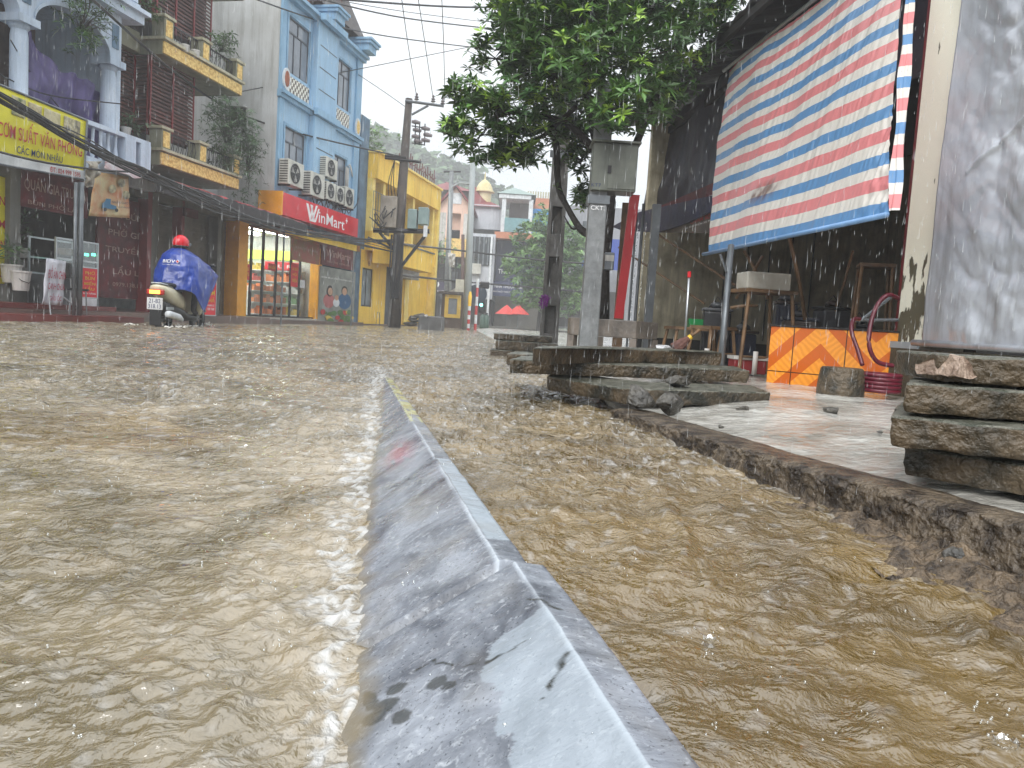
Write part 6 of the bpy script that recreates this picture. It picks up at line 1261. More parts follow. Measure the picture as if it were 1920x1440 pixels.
# cage and cabinets on the balcony
m = MB(); a, b, z0, z1 = rm(A, 699, 362, 722, 430, -.35)
for k in range(6): m.tube([(a + (b - a) * k / 5, -.35, z0), (a + (b - a) * k / 5, -.35, z1)], .012, 4)
for z in (z0, (z0 + z1) / 2, z1): m.tube([(a, -.35, z), (b, -.35, z)], .012, 4)
m.solo('balcony_cage', M['grayiron'], 'rusty wire cage on the left corner of the yellow house balcony', 'cage', A.w(0, 0), A.rz)
R = random.Random(4); m = MB()
for k in range(16): u_ = 8.5 + k * .3; m.tube([(u_, -.25, 6.33), (u_ + R.uniform(-.1, .1), -.25, 6.33 + R.uniform(.4, .8))], .025, 4); m.tube([(u_ - .15, -.25, 6.6 + R.uniform(-.05, .1)), (u_ + .2, -.25, 6.6 + R.uniform(-.05, .25))], .025, 4)
m.solo('roof_railing', mat('rusty', c(110, 70, 70), rough=.7), 'tangled rusty railing on top of the yellow house', 'railing', A.w(0, 0), A.rz)
# ================================================================== utility pole with transformer platform (left)
PY = 27.3; pb_ = P(740, 611, PY)
woodp = mat('brown_pole', c(84, 74, 66), c(56, 48, 44), sc=4, rough=.7, streak=.6, bump=.4)
t = thing('transformer_pole', 'tall brown utility pole with crossarms and a transformer platform, before the yellow house', 'utility pole', (pb_[0], pb_[1], -.1))
def lp(x, y, Y=PY): return Vector(P(x, y, Y)) - Vector((pb_[0], pb_[1], -.1))
top = lp(767, 185); MB().tube([(0, 0, 0), lp(748, 430), top], [.22, .19, .12], 14).build('shaft', woodp, t, smooth=True)
MB().tube([lp(728, 611, PY - .2), lp(736, 530, PY - .2), lp(742, 440, PY - .2)], .05, 6).build('conduit', M['conc'], t)
def bar(a, b, w, m, nm, Y=PY - .15):
    a, b = lp(*a, Y), lp(*b, Y); MB().tube([a, b], w, 6).build(nm, m, t)
bar((760, 189), (832, 199), .05, M['grayiron'], 'crossarm'); bar((772, 215), (803, 198), .04, M['grayiron'], 'brace'); bar((762, 296), (722, 292), .05, M['iron'], 'crossarm'); bar((722, 296), (790, 304), .05, M['iron'], 'crossarm')
bar((700, 432), (805, 434), .09, M['iron'], 'platform'); bar((745, 475), (712, 436), .06, M['iron'], 'brace'); bar((752, 500), (800, 438), .06, M['iron'], 'brace'); bar((742, 470), (690, 445), .04, M['iron'], 'brace')
insul = mat('insulator', c(120, 112, 112), rough=.3)
for px, py in ((781, 188), (812, 192), (830, 196)):
    p = lp(px, py, PY - .15); MB().lathe([(.04, 0), (.09, .03), (.04, .08), (.08, .11), (.03, .16), (.05, .2), (.02, .25)], 10, p).build('insulator', insul, t)
for px, py in ((772, 228), (774, 243), (772, 255), (776, 264), (790, 240), (794, 252), (790, 262)):
    p = lp(px, py, PY - .2); m = MB(); m.tube([p, p + Vector((.12, 0, 0)), p + Vector((.3, 0, -.03))], [.05, .08, .05], 8); m.build('insulator', insul, t)
m = MB(); 
for px in (779, 787, 797): m.tube([lp(px, 232, PY - .25), lp(px - 1, 272, PY - .25)], .02, 4)
m.tube([lp(772, 236, PY - .25), lp(797, 240, PY - .25)], .02, 4).tube([lp(772, 268, PY - .25), lp(797, 272, PY - .25)], .02, 4); m.build('switch_frame', M['iron'], t)
def cab(x0, y0, x1, y1, m, nm, dy=.5):
    a = lp(x0, y1, PY - .35); b = lp(x1, y0, PY - .35); MB().box(a.x, b.x, a.y, a.y + dy, a.z, b.z).build(nm, m, t, bevel=.02)
cab(711, 368, 745, 425, mat('worn_cabinet', c(150, 142, 130), c(120, 112, 100), sc=3, rough=.5, grime=.5), 'meter_cabinet'); cab(763, 392, 782, 428, mat('transformer_grey', c(128, 148, 146), c(108, 128, 126), sc=3, rough=.5), 'transformer'); cab(783, 389, 803, 420, bpy.data.materials['transformer_grey'], 'transformer')
cab(793, 423, 802, 444, M['white'], 'notice_plate', .03)
m = MB(); R = random.Random(9)
for k in range(12):
    x = 745 + R.uniform(-14, 16); m.tube([lp(x, 440, PY - .3), lp(x + R.uniform(-8, 8), 500, PY - .4), lp(740 + R.uniform(-8, 8), 560, PY - .3)], .02, 5)
for k in range(9):
    a = lp(R.uniform(700, 742), 405 + R.uniform(-15, 15), PY - .5); m.tube([a, a + Vector((R.uniform(-.2, .2), -.05, -.3)), a + Vector((R.uniform(-.3, .3), 0, R.uniform(-.1, .1)))], .02, 5)
for k in range(3): m.tube(spl([lp(740, 300, PY - .2), lp(728 + k * 5, 345, PY - .3), lp(732 + k * 6, 390, PY - .25), lp(740, 430, PY - .2)], 4), .014, 4)
m.build('wiring', M['cable'], t)
# two dark stone boxes and rubble at its right
def solid(px0, py0, px1, py1, Y, dy, name, label, cat, m, bev=.03, zb=None):
    a = P(px0, py1, Y); b = P(px1, py0, Y); zb = a[2] if zb is None else zb
    return MB().box(0, b[0] - a[0], 0, dy, zb, b[2]).solo(name, m, label, cat, (a[0], a[1], 0), bevel=bev)
o = solid(783, 594, 830, 618, 26.5, .8, 'stone_planter', 'dark stone box planter standing in the flood water right of the transformer pole', 'planter', mat('dark_stone', c(92, 92, 92), c(66, 66, 66), sc=3, rough=.5), zb=-.2)
R = random.Random(2)
for k, (px, py) in enumerate(((768, 606), (778, 602), (772, 596), (786, 592))): p = P(px, py, 27.8); rock((.28, .2, .1), 30 + k, M['rock'], 'rubble', 'heap of broken slabs behind the dark stone planter', (p[0], p[1], p[2]), k, 'rubble', 'broken pieces heaped behind the dark stone planter')
p = P(799, 592, 26.4); rock((.07, .05, .05), 3, M['pot'], 'plastic_bag', 'tiny white bag on top of the dark stone planter', p, 0, 'bag')

# ================================================================== cables
def cable(a, b, sag, r_, label, group=None, n=14, m=None):
    a = Vector(a); b = Vector(b); pts = []
    for i in range(n + 1): s = i / n; p = a.lerp(b, s); p.z -= sag * 4 * s * (1 - s); pts.append(p)
    MB().tube(pts, r_, 5).solo('power_cable', m or M['cable'], label, 'cable', group=group)
def AV(px, py, off): return Ap(px, py, off)
# thick bundle along the fronts
R = random.Random(6)
for k in range(11):
    j = lambda s=6: R.uniform(-s, s) * 1.6; pts = [AV(-130, 110 + j(8), -1.9), AV(40, 205 + j(7), -1.9), AV(160, 268 + j(8), -1.85), AV(270, 330 + j(9), -1.7), AV(400, 385 + j(8), -1.55), AV(520, 425 + j(5), -1.4), AV(640, 445 + j(5), -1.3), P(738, 462 + j(8), PY)]
    MB().tube(spl(pts, 5), R.choice((.012, .018, .010, .022)), 5).solo('power_cable', M['cable'], 'black cable in the thick bundle sagging along the left shop fronts', 'cable', group='cables bundled along the left shop fronts')
R = random.Random(16)
for k in range(4):
    pts = [AV(-130, 250 + k * 14, -1.6), AV(60, 300 + k * 10, -1.6), AV(180, 318 + k * 6, -1.6), AV(240, 322 + k * 4, -1.6)]
    if k == 0: MB().tube(spl(pts, 5), .018, 5).solo('power_cable', M['cable'], 'thin black wire drooping below the yellow banner', 'cable')
W_ = [((150, -20, 13, 'c'), (452, 215, 21), (760, 296, 27.3), .026, 'thick black cable running from the top left corner down to the pole crossarm'),
      ((440, -15, 19), (690, 62, 27), (985, 100, 34), .022, 'high black cable crossing above the blue house and the sky, lower one'),
      ((600, -4, 20), (900, 14, 26), (1200, 5, 30), .03, 'thick black cable along the top edge of the sky'),
      ((560, -12, 19), (760, 34, 24), (980, 60, 30), .022, 'double black cable just below the one along the top edge'),
      ((450, 172, 21), (680, 128, 27), (960, 72, 34), .014, 'thin cable rising to the right across the blue house'),
      ((752, -10, 20), (766, 90, 24), (781, 180, 27.3), .012, 'thin wire dropping to the left insulator of the top crossarm'),
      ((783, -10, 20), (798, 90, 24), (812, 184, 27.3), .012, 'thin wire dropping to the middle insulator of the top crossarm'),
      ((828, -10, 20), (832, 90, 24), (834, 188, 27.3), .012, 'thin wire dropping to the right insulator of the top crossarm'),
      ((672, 140, 27), (720, 172, 28), (768, 206, 29), .012, 'thin wire from the blue house to the transformer pole'),
      ((0, 140, 13), (90, 178, 14), (228, 195, 15), .012, 'thin wire crossing the purple tarpaulin'),
      ((640, 2, 22), (760, 22, 26), (900, 40, 30), .012, 'faint thin wire under the top cables'),
      ((20, 75, 13), (60, 140, 14), (110, 200, 14.5), .010, 'thin wire slanting across the left white column')]
for a, b, d, r_, lab in W_:
    MB().tube(spl([P(a[0], a[1], a[2]), P(*b), P(*d)], 8), r_, 5).solo('power_cable', M['cable'], lab, 'cable')
for k, (ys_, lab) in enumerate((((462, 470, 476), 'cable crossing the street at the level of the small yellow awning, before the far houses'), ((520, 523, 530), 'low cable crossing before the pharmacy sign'))):
    MB().tube(spl([P(745, ys_[0] - 5, 27.4), P(865, ys_[0] + 8, 40), P(1000, ys_[1] + 16, 38), P(1120, ys_[2] + 20, 36)], 8), .045, 5).solo('power_cable', M['cable'], lab, 'cable')

# ================================================================== scooter and rider
sg_ = G(316, 611, 0.0); SRZ = math.pi / 2 - math.radians(3.0)
sc_ = thing('motor_scooter', 'cream and black motor scooter riding away through the flood', 'scooter', (sg_[0] + .17, sg_[1], -.13), SRZ)
cream = mat('cream_bodywork', c(222, 216, 190), c(205, 198, 170), rough=.25, sc=1.5); sblk = mat('black_plastic', c(28, 28, 30), rough=.35)
def loft(secs, n=16, sup=2.4):      # sections: (x, yc, zc, ry, rz) rings round the x axis
    m = MB(); vs = []; 
    for x, yc, zc, ry, rz_ in secs:
        for k in range(n):
            a = 2 * math.pi * k / n; ca, sa = math.cos(a), math.sin(a); vs.append((x, yc + ry * math.copysign(abs(ca) ** (2 / sup), ca), zc + rz_ * math.copysign(abs(sa) ** (2 / sup), sa)))
    fs = [(i * n + k, i * n + (k + 1) % n, (i + 1) * n + (k + 1) % n, (i + 1) * n + k) for i in range(len(secs) - 1) for k in range(n)]
    fs += [tuple(range(n - 1, -1, -1)), tuple(range((len(secs) - 1) * n, len(secs) * n))]; return m.add(vs, fs)
def wheel(x, r_, nm):
    m = MB(); n = 24; k = 8; w = .055
    vs = [(x + (r_ - w + w * math.cos(b)) * math.cos(a), w * .9 * math.sin(b), r_ + (r_ - w + w * math.cos(b)) * math.sin(a)) for a in np.linspace(0, 2 * math.pi, n + 1)[:-1] for b in np.linspace(0, 2 * math.pi, k + 1)[:-1]]
    fs = [(i * k + j, i * k + (j + 1) % k, ((i + 1) % n) * k + (j + 1) % k, ((i + 1) % n) * k + j) for i in range(n) for j in range(k)]
    m.add(vs, fs); w_ = m.build('wheel', M['black'], sc_, smooth=True)
    m = MB(); 
    for y in (-.03, .03): m.tube([(x + (r_ - .09) * math.cos(a), y, r_ + (r_ - .09) * math.sin(a)) for a in np.linspace(0, 2 * math.pi, 25)], .014, 5, False)
    for a in np.linspace(0, 2 * math.pi, 6)[:-1]: m.tube([(x, 0, r_), (x + (r_ - .09) * math.cos(a), 0, r_ + (r_ - .09) * math.sin(a))], .014, 5)
    m.build('rim', M['grayiron'], w_)
wheel(-.52, .27, 'r'); wheel(.72, .27, 'f')
loft([(-.80, 0, .80, .07, .03), (-.74, 0, .77, .14, .07), (-.6, 0, .72, .17, .12), (-.35, 0, .66, .165, .15), (-.1, 0, .58, .15, .17), (.02, 0, .52, .12, .16)]).build('tail_bodywork', cream, sc_, smooth=True)
loft([(-.66, 0, .45, .10, .14), (-.45, 0, .42, .13, .12), (-.1, 0, .38, .15, .10), (.1, 0, .30, .17, .07), (.4, 0, .29, .17, .05), (.5, 0, .34, .15, .08)]).build('underbody', sblk, sc_, smooth=True)
loft([(-.72, 0, .845, .09, .015), (-.6, 0, .85, .14, .035), (-.3, 0, .84, .15, .05), (.0, 0, .79, .12, .05), (.06, 0, .77, .06, .03)]).build('seat', M['black'], sc_, smooth=True)
loft([(.46, 0, .62, .20, .34), (.54, 0, .64, .22, .36), (.60, 0, .66, .17, .36), (.64, 0, .68, .08, .3)]).build('leg_shield', cream, sc_, smooth=True)
loft([(.5, 0, 1.02, .10, .05), (.58, 0, 1.05, .13, .07), (.68, 0, 1.04, .09, .05)]).build('handlebar_cowl', cream, sc_, smooth=True)
MB().tube([(.48, -.33, 1.05), (.56, -.12, 1.06), (.56, .12, 1.06), (.48, .33, 1.05)], .017, 8).build('handlebar', sblk, sc_, smooth=True)
loft([(.42, 0, .33, .05, .03), (.55, 0, .50, .075, .06), (.72, 0, .575, .08, .05), (.9, 0, .52, .07, .04), (1.0, 0, .42, .04, .03)]).build('front_fender', cream, sc_, smooth=True)
MB().tube([(.72, 0, .27), (.60, 0, .6), (.54, 0, .98)], .03, 8).build('fork', sblk, sc_)
# tail lamp, plate, mudguard, muffler
MB().box(-.825, -.77, -.15, .15, .665, .755).build('tail_lamp', mat('red_lens', c(180, 30, 24), rough=.2), sc_, bevel=.02); MB().box(-.833, -.826, -.09, .09, .68, .74).build('brake_light', emis('lit_orange', (1, .30, .04, 1), 3.0), sc_)
MB().box(-.80, -.77, -.10, .10, .15, .60).build('mudguard', sblk, sc_, bevel=.01)
MB().box(-.822, -.812, -.135, .135, .415, .615).build('number_plate', mat('plate_white', c(215, 215, 215), rough=.4), sc_, bevel=.004)
rot = Matrix.Translation((-.824, 0, 0)) @ Matrix.Rotation(-math.pi / 2, 4, 'Z')
txt('21-B2', -.10, .10, .525, .595, 0, M['txtnavy'], sc_, bold=.04, mtx=rot); txt('318.13', -.11, .11, .435, .505, 0, M['txtnavy'], sc_, bold=.04, mtx=rot)
loft([(-.75, -.19, .35, .05, .05), (-.7, -.19, .35, .06, .06), (-.35, -.18, .30, .06, .06), (-.2, -.16, .26, .04, .04)]).build('muffler', M['white'], sc_, smooth=True)
MB().box(-.7, -.45, -.15, -.13, .42, .47).build('muffler_guard', M['alu'], sc_, bevel=.01)
loft([(-.6, .12, .27, .04, .06), (-.3, .12, .29, .05, .09), (-.05, .1, .30, .04, .07)]).build('engine_case', M['grayiron'], sc_, smooth=True)
m = MB(); m.tube([(-.45, -.11, .80), (-.65, -.12, .84), (-.78, -.08, .86), (-.78, .08, .86), (-.65, .12, .84), (-.45, .11, .80)], .014, 6); m.build('grab_rail', M['alu'], sc_)
for s in (-1, 1): m = MB(); m.tube([(.5, .28 * s, 1.06), (.52, .34 * s, 1.24)], .007, 5); m.ball((.52, .36 * s, 1.27), (.015, .055, .035), 8, 6); m.build('mirror', sblk, sc_, smooth=True)
# rider: one continuous body
pr = thing('person', 'rider in a red helmet and long blue rain poncho, seen from behind', 'person', (sg_[0] + .17, sg_[1], -.13), SRZ)
def skin_body(verts, edges, radii, name, m, parent, sub=2, root=0):
    me = bpy.data.meshes.new(name); me.from_pydata(verts, edges, []); o = bpy.data.objects.new(name, me); COL.objects.link(o); o.parent = parent
    md = o.modifiers.new('s', 'SKIN'); me.skin_vertices[0].data
    for i, r_ in enumerate(radii): me.skin_vertices[0].data[i].radius = (r_, r_) if not isinstance(r_, tuple) else r_
    for v in me.skin_vertices[0].data: v.use_root = False
    me.skin_vertices[0].data[root].use_root = True
    s = o.modifiers.new('u', 'SUBSURF'); s.levels = sub; s.render_levels = sub; me.materials.append(m); md.use_smooth_shade = True; return o
bv = [(-.12, 0, .93), (-.12, 0, 1.10), (-.06, 0, 1.30), (-.02, 0, 1.43), (.02, 0, 1.52), (.03, 0, 1.60),
      (-.08, .20, 1.37), (.12, .27, 1.16), (.40, .28, 1.09), (.48, .28, 1.07), (-.08, -.20, 1.37), (.12, -.27, 1.16), (.40, -.28, 1.09), (.48, -.28, 1.07),
      (-.08, .11, .90), (.32, .16, .86), (.25, .15, .42), (.40, .15, .37), (-.08, -.11, .90), (.32, -.16, .86), (.25, -.15, .42), (.40, -.15, .37)]
be = [(0, 1), (1, 2), (2, 3), (3, 4), (4, 5), (2, 6), (6, 7), (7, 8), (8, 9), (2, 10), (10, 11), (11, 12), (12, 13), (0, 14), (14, 15), (15, 16), (16, 17), (0, 18), (18, 19), (19, 20), (20, 21)]
br = [.15, .14, .15, .06, .09, .085, .065, .048, .035, .03, .065, .048, .035, .03, .095, .07, .05, .04, .095, .07, .05, .04]
body = skin_body(bv, be, br, 'body', mat('dark_clothes', c(52, 50, 56), rough=.7), pr)
for s in (-1, 1):
    m = MB(); m.ball((.5, .29 * s, 1.065), (.045, .035, .04), 8, 6)
    for k in range(4): m.tube([(.51, (.262 + k * .019) * s, 1.075), (.545, (.262 + k * .019) * s, 1.07), (.55, (.262 + k * .019) * s, 1.045), (.52, (.262 + k * .019) * s, 1.035)], .0095, 6)
    m.tube([(.47, .255 * s, 1.06), (.49, .235 * s, 1.04), (.52, .24 * s, 1.035)], .010, 6); m.build('hand', M['skin'], pr, smooth=True)
# poncho: rings from collar to hem, widening over the handlebars
nA, nZ = 96, 60; th = np.linspace(0, 2 * np.pi, nA + 1); tt = np.linspace(0, 1, nZ); TH, T_ = np.meshgrid(th, tt)
key = [0, .06, .16, .35, .6, .8, 1.0]
bk = np.interp(T_, key, [.10, .15, .20, .24, .27, .31, .34]); fw = np.interp(T_, key, [.11, .18, .38, .78, 1.12, .86, .42]); wd = np.interp(T_, key, [.10, .17, .27, .33, .37, .38, .36])
cx_ = np.interp(T_, [0, 1], [-.02, -.06]); zz = np.interp(T_, key, [1.50, 1.455, 1.385, 1.25, 1.06, .90, .74])
cT, sT = np.cos(TH), np.sin(TH)
rx = np.where(cT > 0, fw, bk)
fold = 1 + (.022 * np.sin(TH * 9 + T_ * 2) + .02 * np.sin(TH * 15 + 1) + .05 * fbm(TH * 3.0, T_ * 2.2, 3, 61)) * np.clip((T_ - .25) * 1.6, 0, 1)
X = cx_ + rx * np.sign(cT) * np.abs(cT) ** .82 * fold; Y = wd * np.sign(sT) * np.abs(sT) ** .8 * fold
front = np.clip(cT, 0, 1)
right = np.clip(-sT, 0, 1) * np.clip(cT + .45, 0, 1)
low_ = np.exp(-((cT - .30) / .38) ** 2)
zz = zz + .10 * front * np.clip((T_ - .3) / .3, 0, 1) * (1 - T_) + (.24 * np.clip((cT - .55) / .45, 0, 1) - .33 * low_) * np.clip((T_ - .5) / .5, 0, 1) + .04 * np.clip(-cT, 0, 1) * np.clip((T_ - .6) / .4, 0, 1)
zz += .012 * fbm(TH * 2.5 + 3, T_ * 3, 3, 66); Y += .012 * fbm(TH * 3, T_ * 4, 3, 67) * np.clip(T_ * 2, 0, 1); X += .02 * fbm(TH * 2.2, T_ * 4, 3, 68) * np.clip(T_ * 2, 0, 1)
Y = Y - .10 * right * T_; X[:, -1] = X[:, 0]; Y[:, -1] = Y[:, 0]; zz[:, -1] = zz[:, 0]
gridmesh('rain_poncho', X, Y, zz, mat('blue_poncho', c(32, 66, 160), c(22, 48, 124), sc=4, rough=.3, bump=.35, bsc=14, spec=.6), pr, thick=.006)
# print on the back
def backtxt(body, y0, y1, z0, z1, m, nm='lettering'):
    o = txt(body, y0, y1, z0, z1, 0, m, pr, name=nm, bold=.05); v = np.empty(len(o.data.vertices) * 3); o.data.vertices.foreach_get('co', v); v = v.reshape(-1, 3)
    tz = np.interp(-v[:, 2], [-1.50, -1.455, -1.385, -1.25, -1.06, -.9, -.74], key); b_ = np.interp(tz, key, [.10, .15, .20, .24, .27, .31, .34]); w__ = np.interp(tz, key, [.10, .17, .27, .33, .37, .38, .36])
    xx = -.03 - b_ * np.sqrt(np.clip(1 - (np.abs(v[:, 0]) / w__) ** 2.3, .02, 1)) - .022; v2 = np.stack([xx, -v[:, 0], v[:, 2]], 1); o.data.vertices.foreach_set('co', v2.ravel())
backtxt('BIDV', -.17, .06, 1.235, 1.29, M['txtwhite']); backtxt('BẢO HIỂM TÍN NHIỆM', -.17, .14, 1.195, 1.215, M['txtwhite'])
m = MB(); 
for k in range(4): a = k * math.pi / 2; m.tube([(-.30, -.11 + .028 * math.cos(a), 1.262 + .028 * math.sin(a)), (-.30, -.11 + .028 * math.cos(a + math.pi / 2), 1.262 + .028 * math.sin(a + math.pi / 2))], .007, 4)
m.build('emblem', M['txtwhite'], pr); MB().box(-.306, -.30, -.125, -.095, 1.247, 1.277).build('emblem', M['red'], pr)
# helmet
m = MB(); vs = []; n = 20; mm_ = 12
for i in range(mm_ + 1):
    ph = math.pi * .62 * i / mm_
    for k in range(n): a = 2 * math.pi * k / n; vs.append((.02 + .155 * math.sin(ph) * math.cos(a), .135 * math.sin(ph) * math.sin(a), 1.60 + .15 * math.cos(ph)))
m.add(vs, [(i * n + k, (i + 1) * n + k, (i + 1) * n + (k + 1) % n, i * n + (k + 1) % n) for i in range(mm_) for k in range(n)])
o = m.build('helmet', mat('glossy_red', c(216, 18, 40), c(200, 12, 34), rough=.15), pr, smooth=True)
m = MB(); m.tube([(.02 + .150 * math.cos(a), .132 * math.sin(a), 1.548) for a in np.linspace(0, 6.283, 25)], .012, 6, False); m.build('helmet_rim', sblk, o)
m = MB(); m.tube([(.1, .125, 1.60), (.15, .05, 1.58), (.18, 0, 1.575), (.15, -.05, 1.58), (.1, -.125, 1.60)], [.03, .035, .035, .035, .03], 6); m.build('goggles', M['grayiron'], o)
txt('HELMET', 0, 0, 0, 0, 0, M['txtwhite'], o) if 0 else None
# wake
m = MB(); R = random.Random(12)
for k in range(60):
    s = R.random(); p = Vector((.75 - 1.9 * s, (-.12 - .25 * s) * R.choice((-1, 1)) + R.gauss(0, .04), .135 + R.random() * .02)); m.ball(p, (.03 * R.uniform(.4, 1.2), .03 * R.uniform(.4, 1), .012), 6, 4)
for k in range(26): m.ball((.95 + R.gauss(0, .05), -.1 + R.gauss(0, .05), .14 + abs(R.gauss(0, .03))), R.uniform(.008, .022), 6, 4)
o = m.build('wake_foam', mat('foam', c(232, 228, 220), rough=.4), None, smooth=True); o.location = sc_.location; o.rotation_euler = (0, 0, SRZ); setp(o, kind='stuff')

# ================================================================== the far end of the street
def K(Y): return Fr((0, Y), 90)
def fbox(fr, r, off, dy, name, m, parent): a, b, z0, z1 = r; return MB().box(a, b, off, off + dy, z0, z1).build(name, m, parent)
def house(Y, name, label, cat='house'): fr = K(Y); return fr, fthing(fr, name, label, cat)
# tall beige/dark net-covered house with pink gable
fr, h = house(58, 'gable_house', 'far house with a pink gable, pillars and a cluttered dark front')
a, b, z0, z1 = rm(fr, 808, 520, 885, 612); MB().box(a, b, .6, 8, 0, z1 + 1).build('wall', mat('far_dark', c(78, 74, 76), c(56, 54, 56), sc=.6, rough=.8, streak=.5), h)
a, b, z0, z1 = rm(fr, 822, 420, 882, 540); MB().box(a, b, .8, 8, z0, z1).build('upper_wall', mat('far_brown', c(120, 104, 92), c(84, 74, 68), sc=.5, rough=.8, streak=.4), h)
g0 = rm(fr, 826, 352, 882, 400); m = MB(); m.prism([(g0[0], g0[2]), (g0[1], g0[2]), (g0[1], g0[2] + .6), ((g0[0] + g0[1]) / 2, g0[3]), (g0[0], g0[2] + .6)], 0, .4); m.build('gable', mat('pink_plaster', c(228, 196, 178), c(210, 176, 158), rough=.7, sc=.8), h)
m = MB(); cx = (g0[0] + g0[1]) / 2; m.add([(g0[0] - .4, -.4, g0[2] + .35), (cx, -.4, g0[3] + .25), (cx, 9, g0[3] + .25), (g0[0] - .4, 9, g0[2] + .35), (g0[1] + .4, -.4, g0[2] + .35), (g0[1] + .4, 9, g0[2] + .35)], [(0, 1, 2, 3), (1, 4, 5, 2)]); q = m.build('roof', M['redtile'], h); q.modifiers.new('s', 'SOLIDIFY').thickness = .15
m = MB(); m.lathe([(.5, 0), (.5, .05)], 8, (0, 0, 0)); MB().box(cx - .45, cx + .45, -.04, -.001, g0[2] + .7, g0[2] + 1.5).build('gable_window', M['white'], h)
for px in (830, 874): a = fr.px(px, 430)[0]; MB().box(a - .22, a + .22, -.1, .4, fr.px(px, 478)[1], g0[2]).build('pillar', M['pot'], h)
for px in (838, 866): a = fr.px(px, 430)[0]; MB().box(a - .12, a + .12, -.08, .3, fr.px(px, 478)[1], g0[2]).build('pillar', bpy.data.materials['pink_plaster'], h)
fbox(fr, rm(fr, 842, 395, 866, 430), .6, .1, 'balcony_wall', bpy.data.materials['pink_plaster'], h); fbox(fr, rm(fr, 842, 430, 868, 478), .5, .1, 'window', M['darkglass'], h)
fbox(fr, rm(fr, 834, 448, 880, 482), -.3, .2, 'balcony_front', M['ochre'], h)
R = random.Random(2)
for k in range(9):
    x0 = R.uniform(812, 868); y0 = R.uniform(430, 560); fbox(fr, rm(fr, x0, y0, x0 + R.uniform(6, 14), y0 + R.uniform(14, 26)), .35 + .01 * k, .2, 'window', (M['darkglass'], M['reddark'], M['grayiron'], M['cementd'])[k % 4], h)
m = MB()
for k in range(7): u = fr.px(812 + k * 11, 500)[0]; m.box(u - .05, u + .05, -.2, -.1, 0, 6)
for z in (2.2, 4.1, 5.6): m.box(fr.px(808, 500)[0], fr.px(884, 500)[0], -.24, -.201, z, z + .08)
m.build('scaffold', M['iron'], h)
t, _ = sign_in(803, 528, 840, 548, -.5, mat('shop_sign_dark', c(60, 54, 80), rough=.5), 'milk_tea_sign', 'small dark shop sign with a white tree emblem at the far crossing', [('COFFEE & TEA', .1, .9, .05, .2, .02)], M['txtwhite'], 'shop sign', fr=fr)
m = MB(); u, z = fr.px(815, 533, -.5); m.prism([(u + .35 * math.cos(q), z + .28 * math.sin(q)) for q in np.linspace(0, 6.283, 13)[:-1]], -.53, -.515); m.box(u - .06, u + .06, -.53, -.515, z - .5, z - .25); m.build('emblem', M['txtwhite'], t)
# maroon hip roof
fr, h = house(66, 'maroon_house', 'far house with a wide maroon roof above the yellow house')
r = rm(fr, 800, 352, 885, 372); fbox(fr, (r[0], r[1], 0, r[3]), 1, 8, 'wall', M['cementd'], h)
m = MB(); a, b, z0, z1 = rm(fr, 796, 322, 890, 356); m.add([(a, 0, z0), (b, 0, z0), (b, 10, z0), (a, 10, z0), (a + 1.5, 5, z1), (b - 3, 5, z1)], [(0, 1, 5, 4), (1, 2, 5), (2, 3, 4, 5), (3, 0, 4)]); m.build('roof', M['redtile'], h)
# white and grey house with dome tower
fr, h = house(62, 'dome_house', 'far white house with a red roof and a small golden dome tower')
fbox(fr, rm(fr, 888, 384, 942, 430), .0, 9, 'wall', mat('far_white', c(205, 208, 214), c(182, 186, 192), sc=.6, rough=.7, grime=.3), h); fbox(fr, rm(fr, 880, 428, 945, 620), .4, 8, 'lower_wall', M['cementd'], h)
m = MB(); a, b, z0, z1 = rm(fr, 884, 352, 944, 388); m.add([(a, -.3, z0), (b, -.3, z0), (b, 9, z0), (a, 9, z0), (a, 3, z1 + .6), (b - 1.2, 3, z1 - .6)], [(0, 1, 5, 4), (1, 2, 5), (2, 3, 4, 5), (3, 0, 4)]); m.build('roof', M['redtile'], h)
u, z = fr.px(908, 362, 3); tw_ = MB().lathe([(.6, -1.4), (.6, 0), (.85, .05), (.85, .15), (.72, .2), (.68, .4), (.5, .75), (.25, 1.0), (.08, 1.1), (.03, 1.7)], 12, (u, 3, z)); tw_.build('dome_tower', mat('golden_dome', c(216, 208, 168), c(196, 182, 130), rough=.5, sc=1), h)
# white modern house
fr, h = house(55, 'white_house', 'far white house with a broad dark window band, centre of the crossing')
r = rm(fr, 880, 438, 926, 560); MB().box(r[0], r[1], .0, 8, r[2], r[3]).build('wall', bpy.data.materials['far_white'], h)
fbox(fr, rm(fr, 881, 444, 924, 497), -.1, .09, 'window', M['darkglass'], h)
m = MB()
for k in range(1, 5): u = fr.px(881 + k * 8.6, 470)[0]; a = rm(fr, 881, 444, 924, 497); m.box(u - .05, u + .05, -.14, -.101, a[2], a[3])
m.build('glazing_bar', M['grayiron'], h)
fbox(fr, (r[0], r[1], 0, r[2] - .01), .8, 7, 'shop_opening', M['dark'], h); fbox(fr, rm(fr, 916, 442, 920, 612), -.4, .3, 'pillar', M['white'], h); fbox(fr, rm(fr, 884, 495, 902, 514), -.5, .4, 'air_conditioner', M['ac'], h)
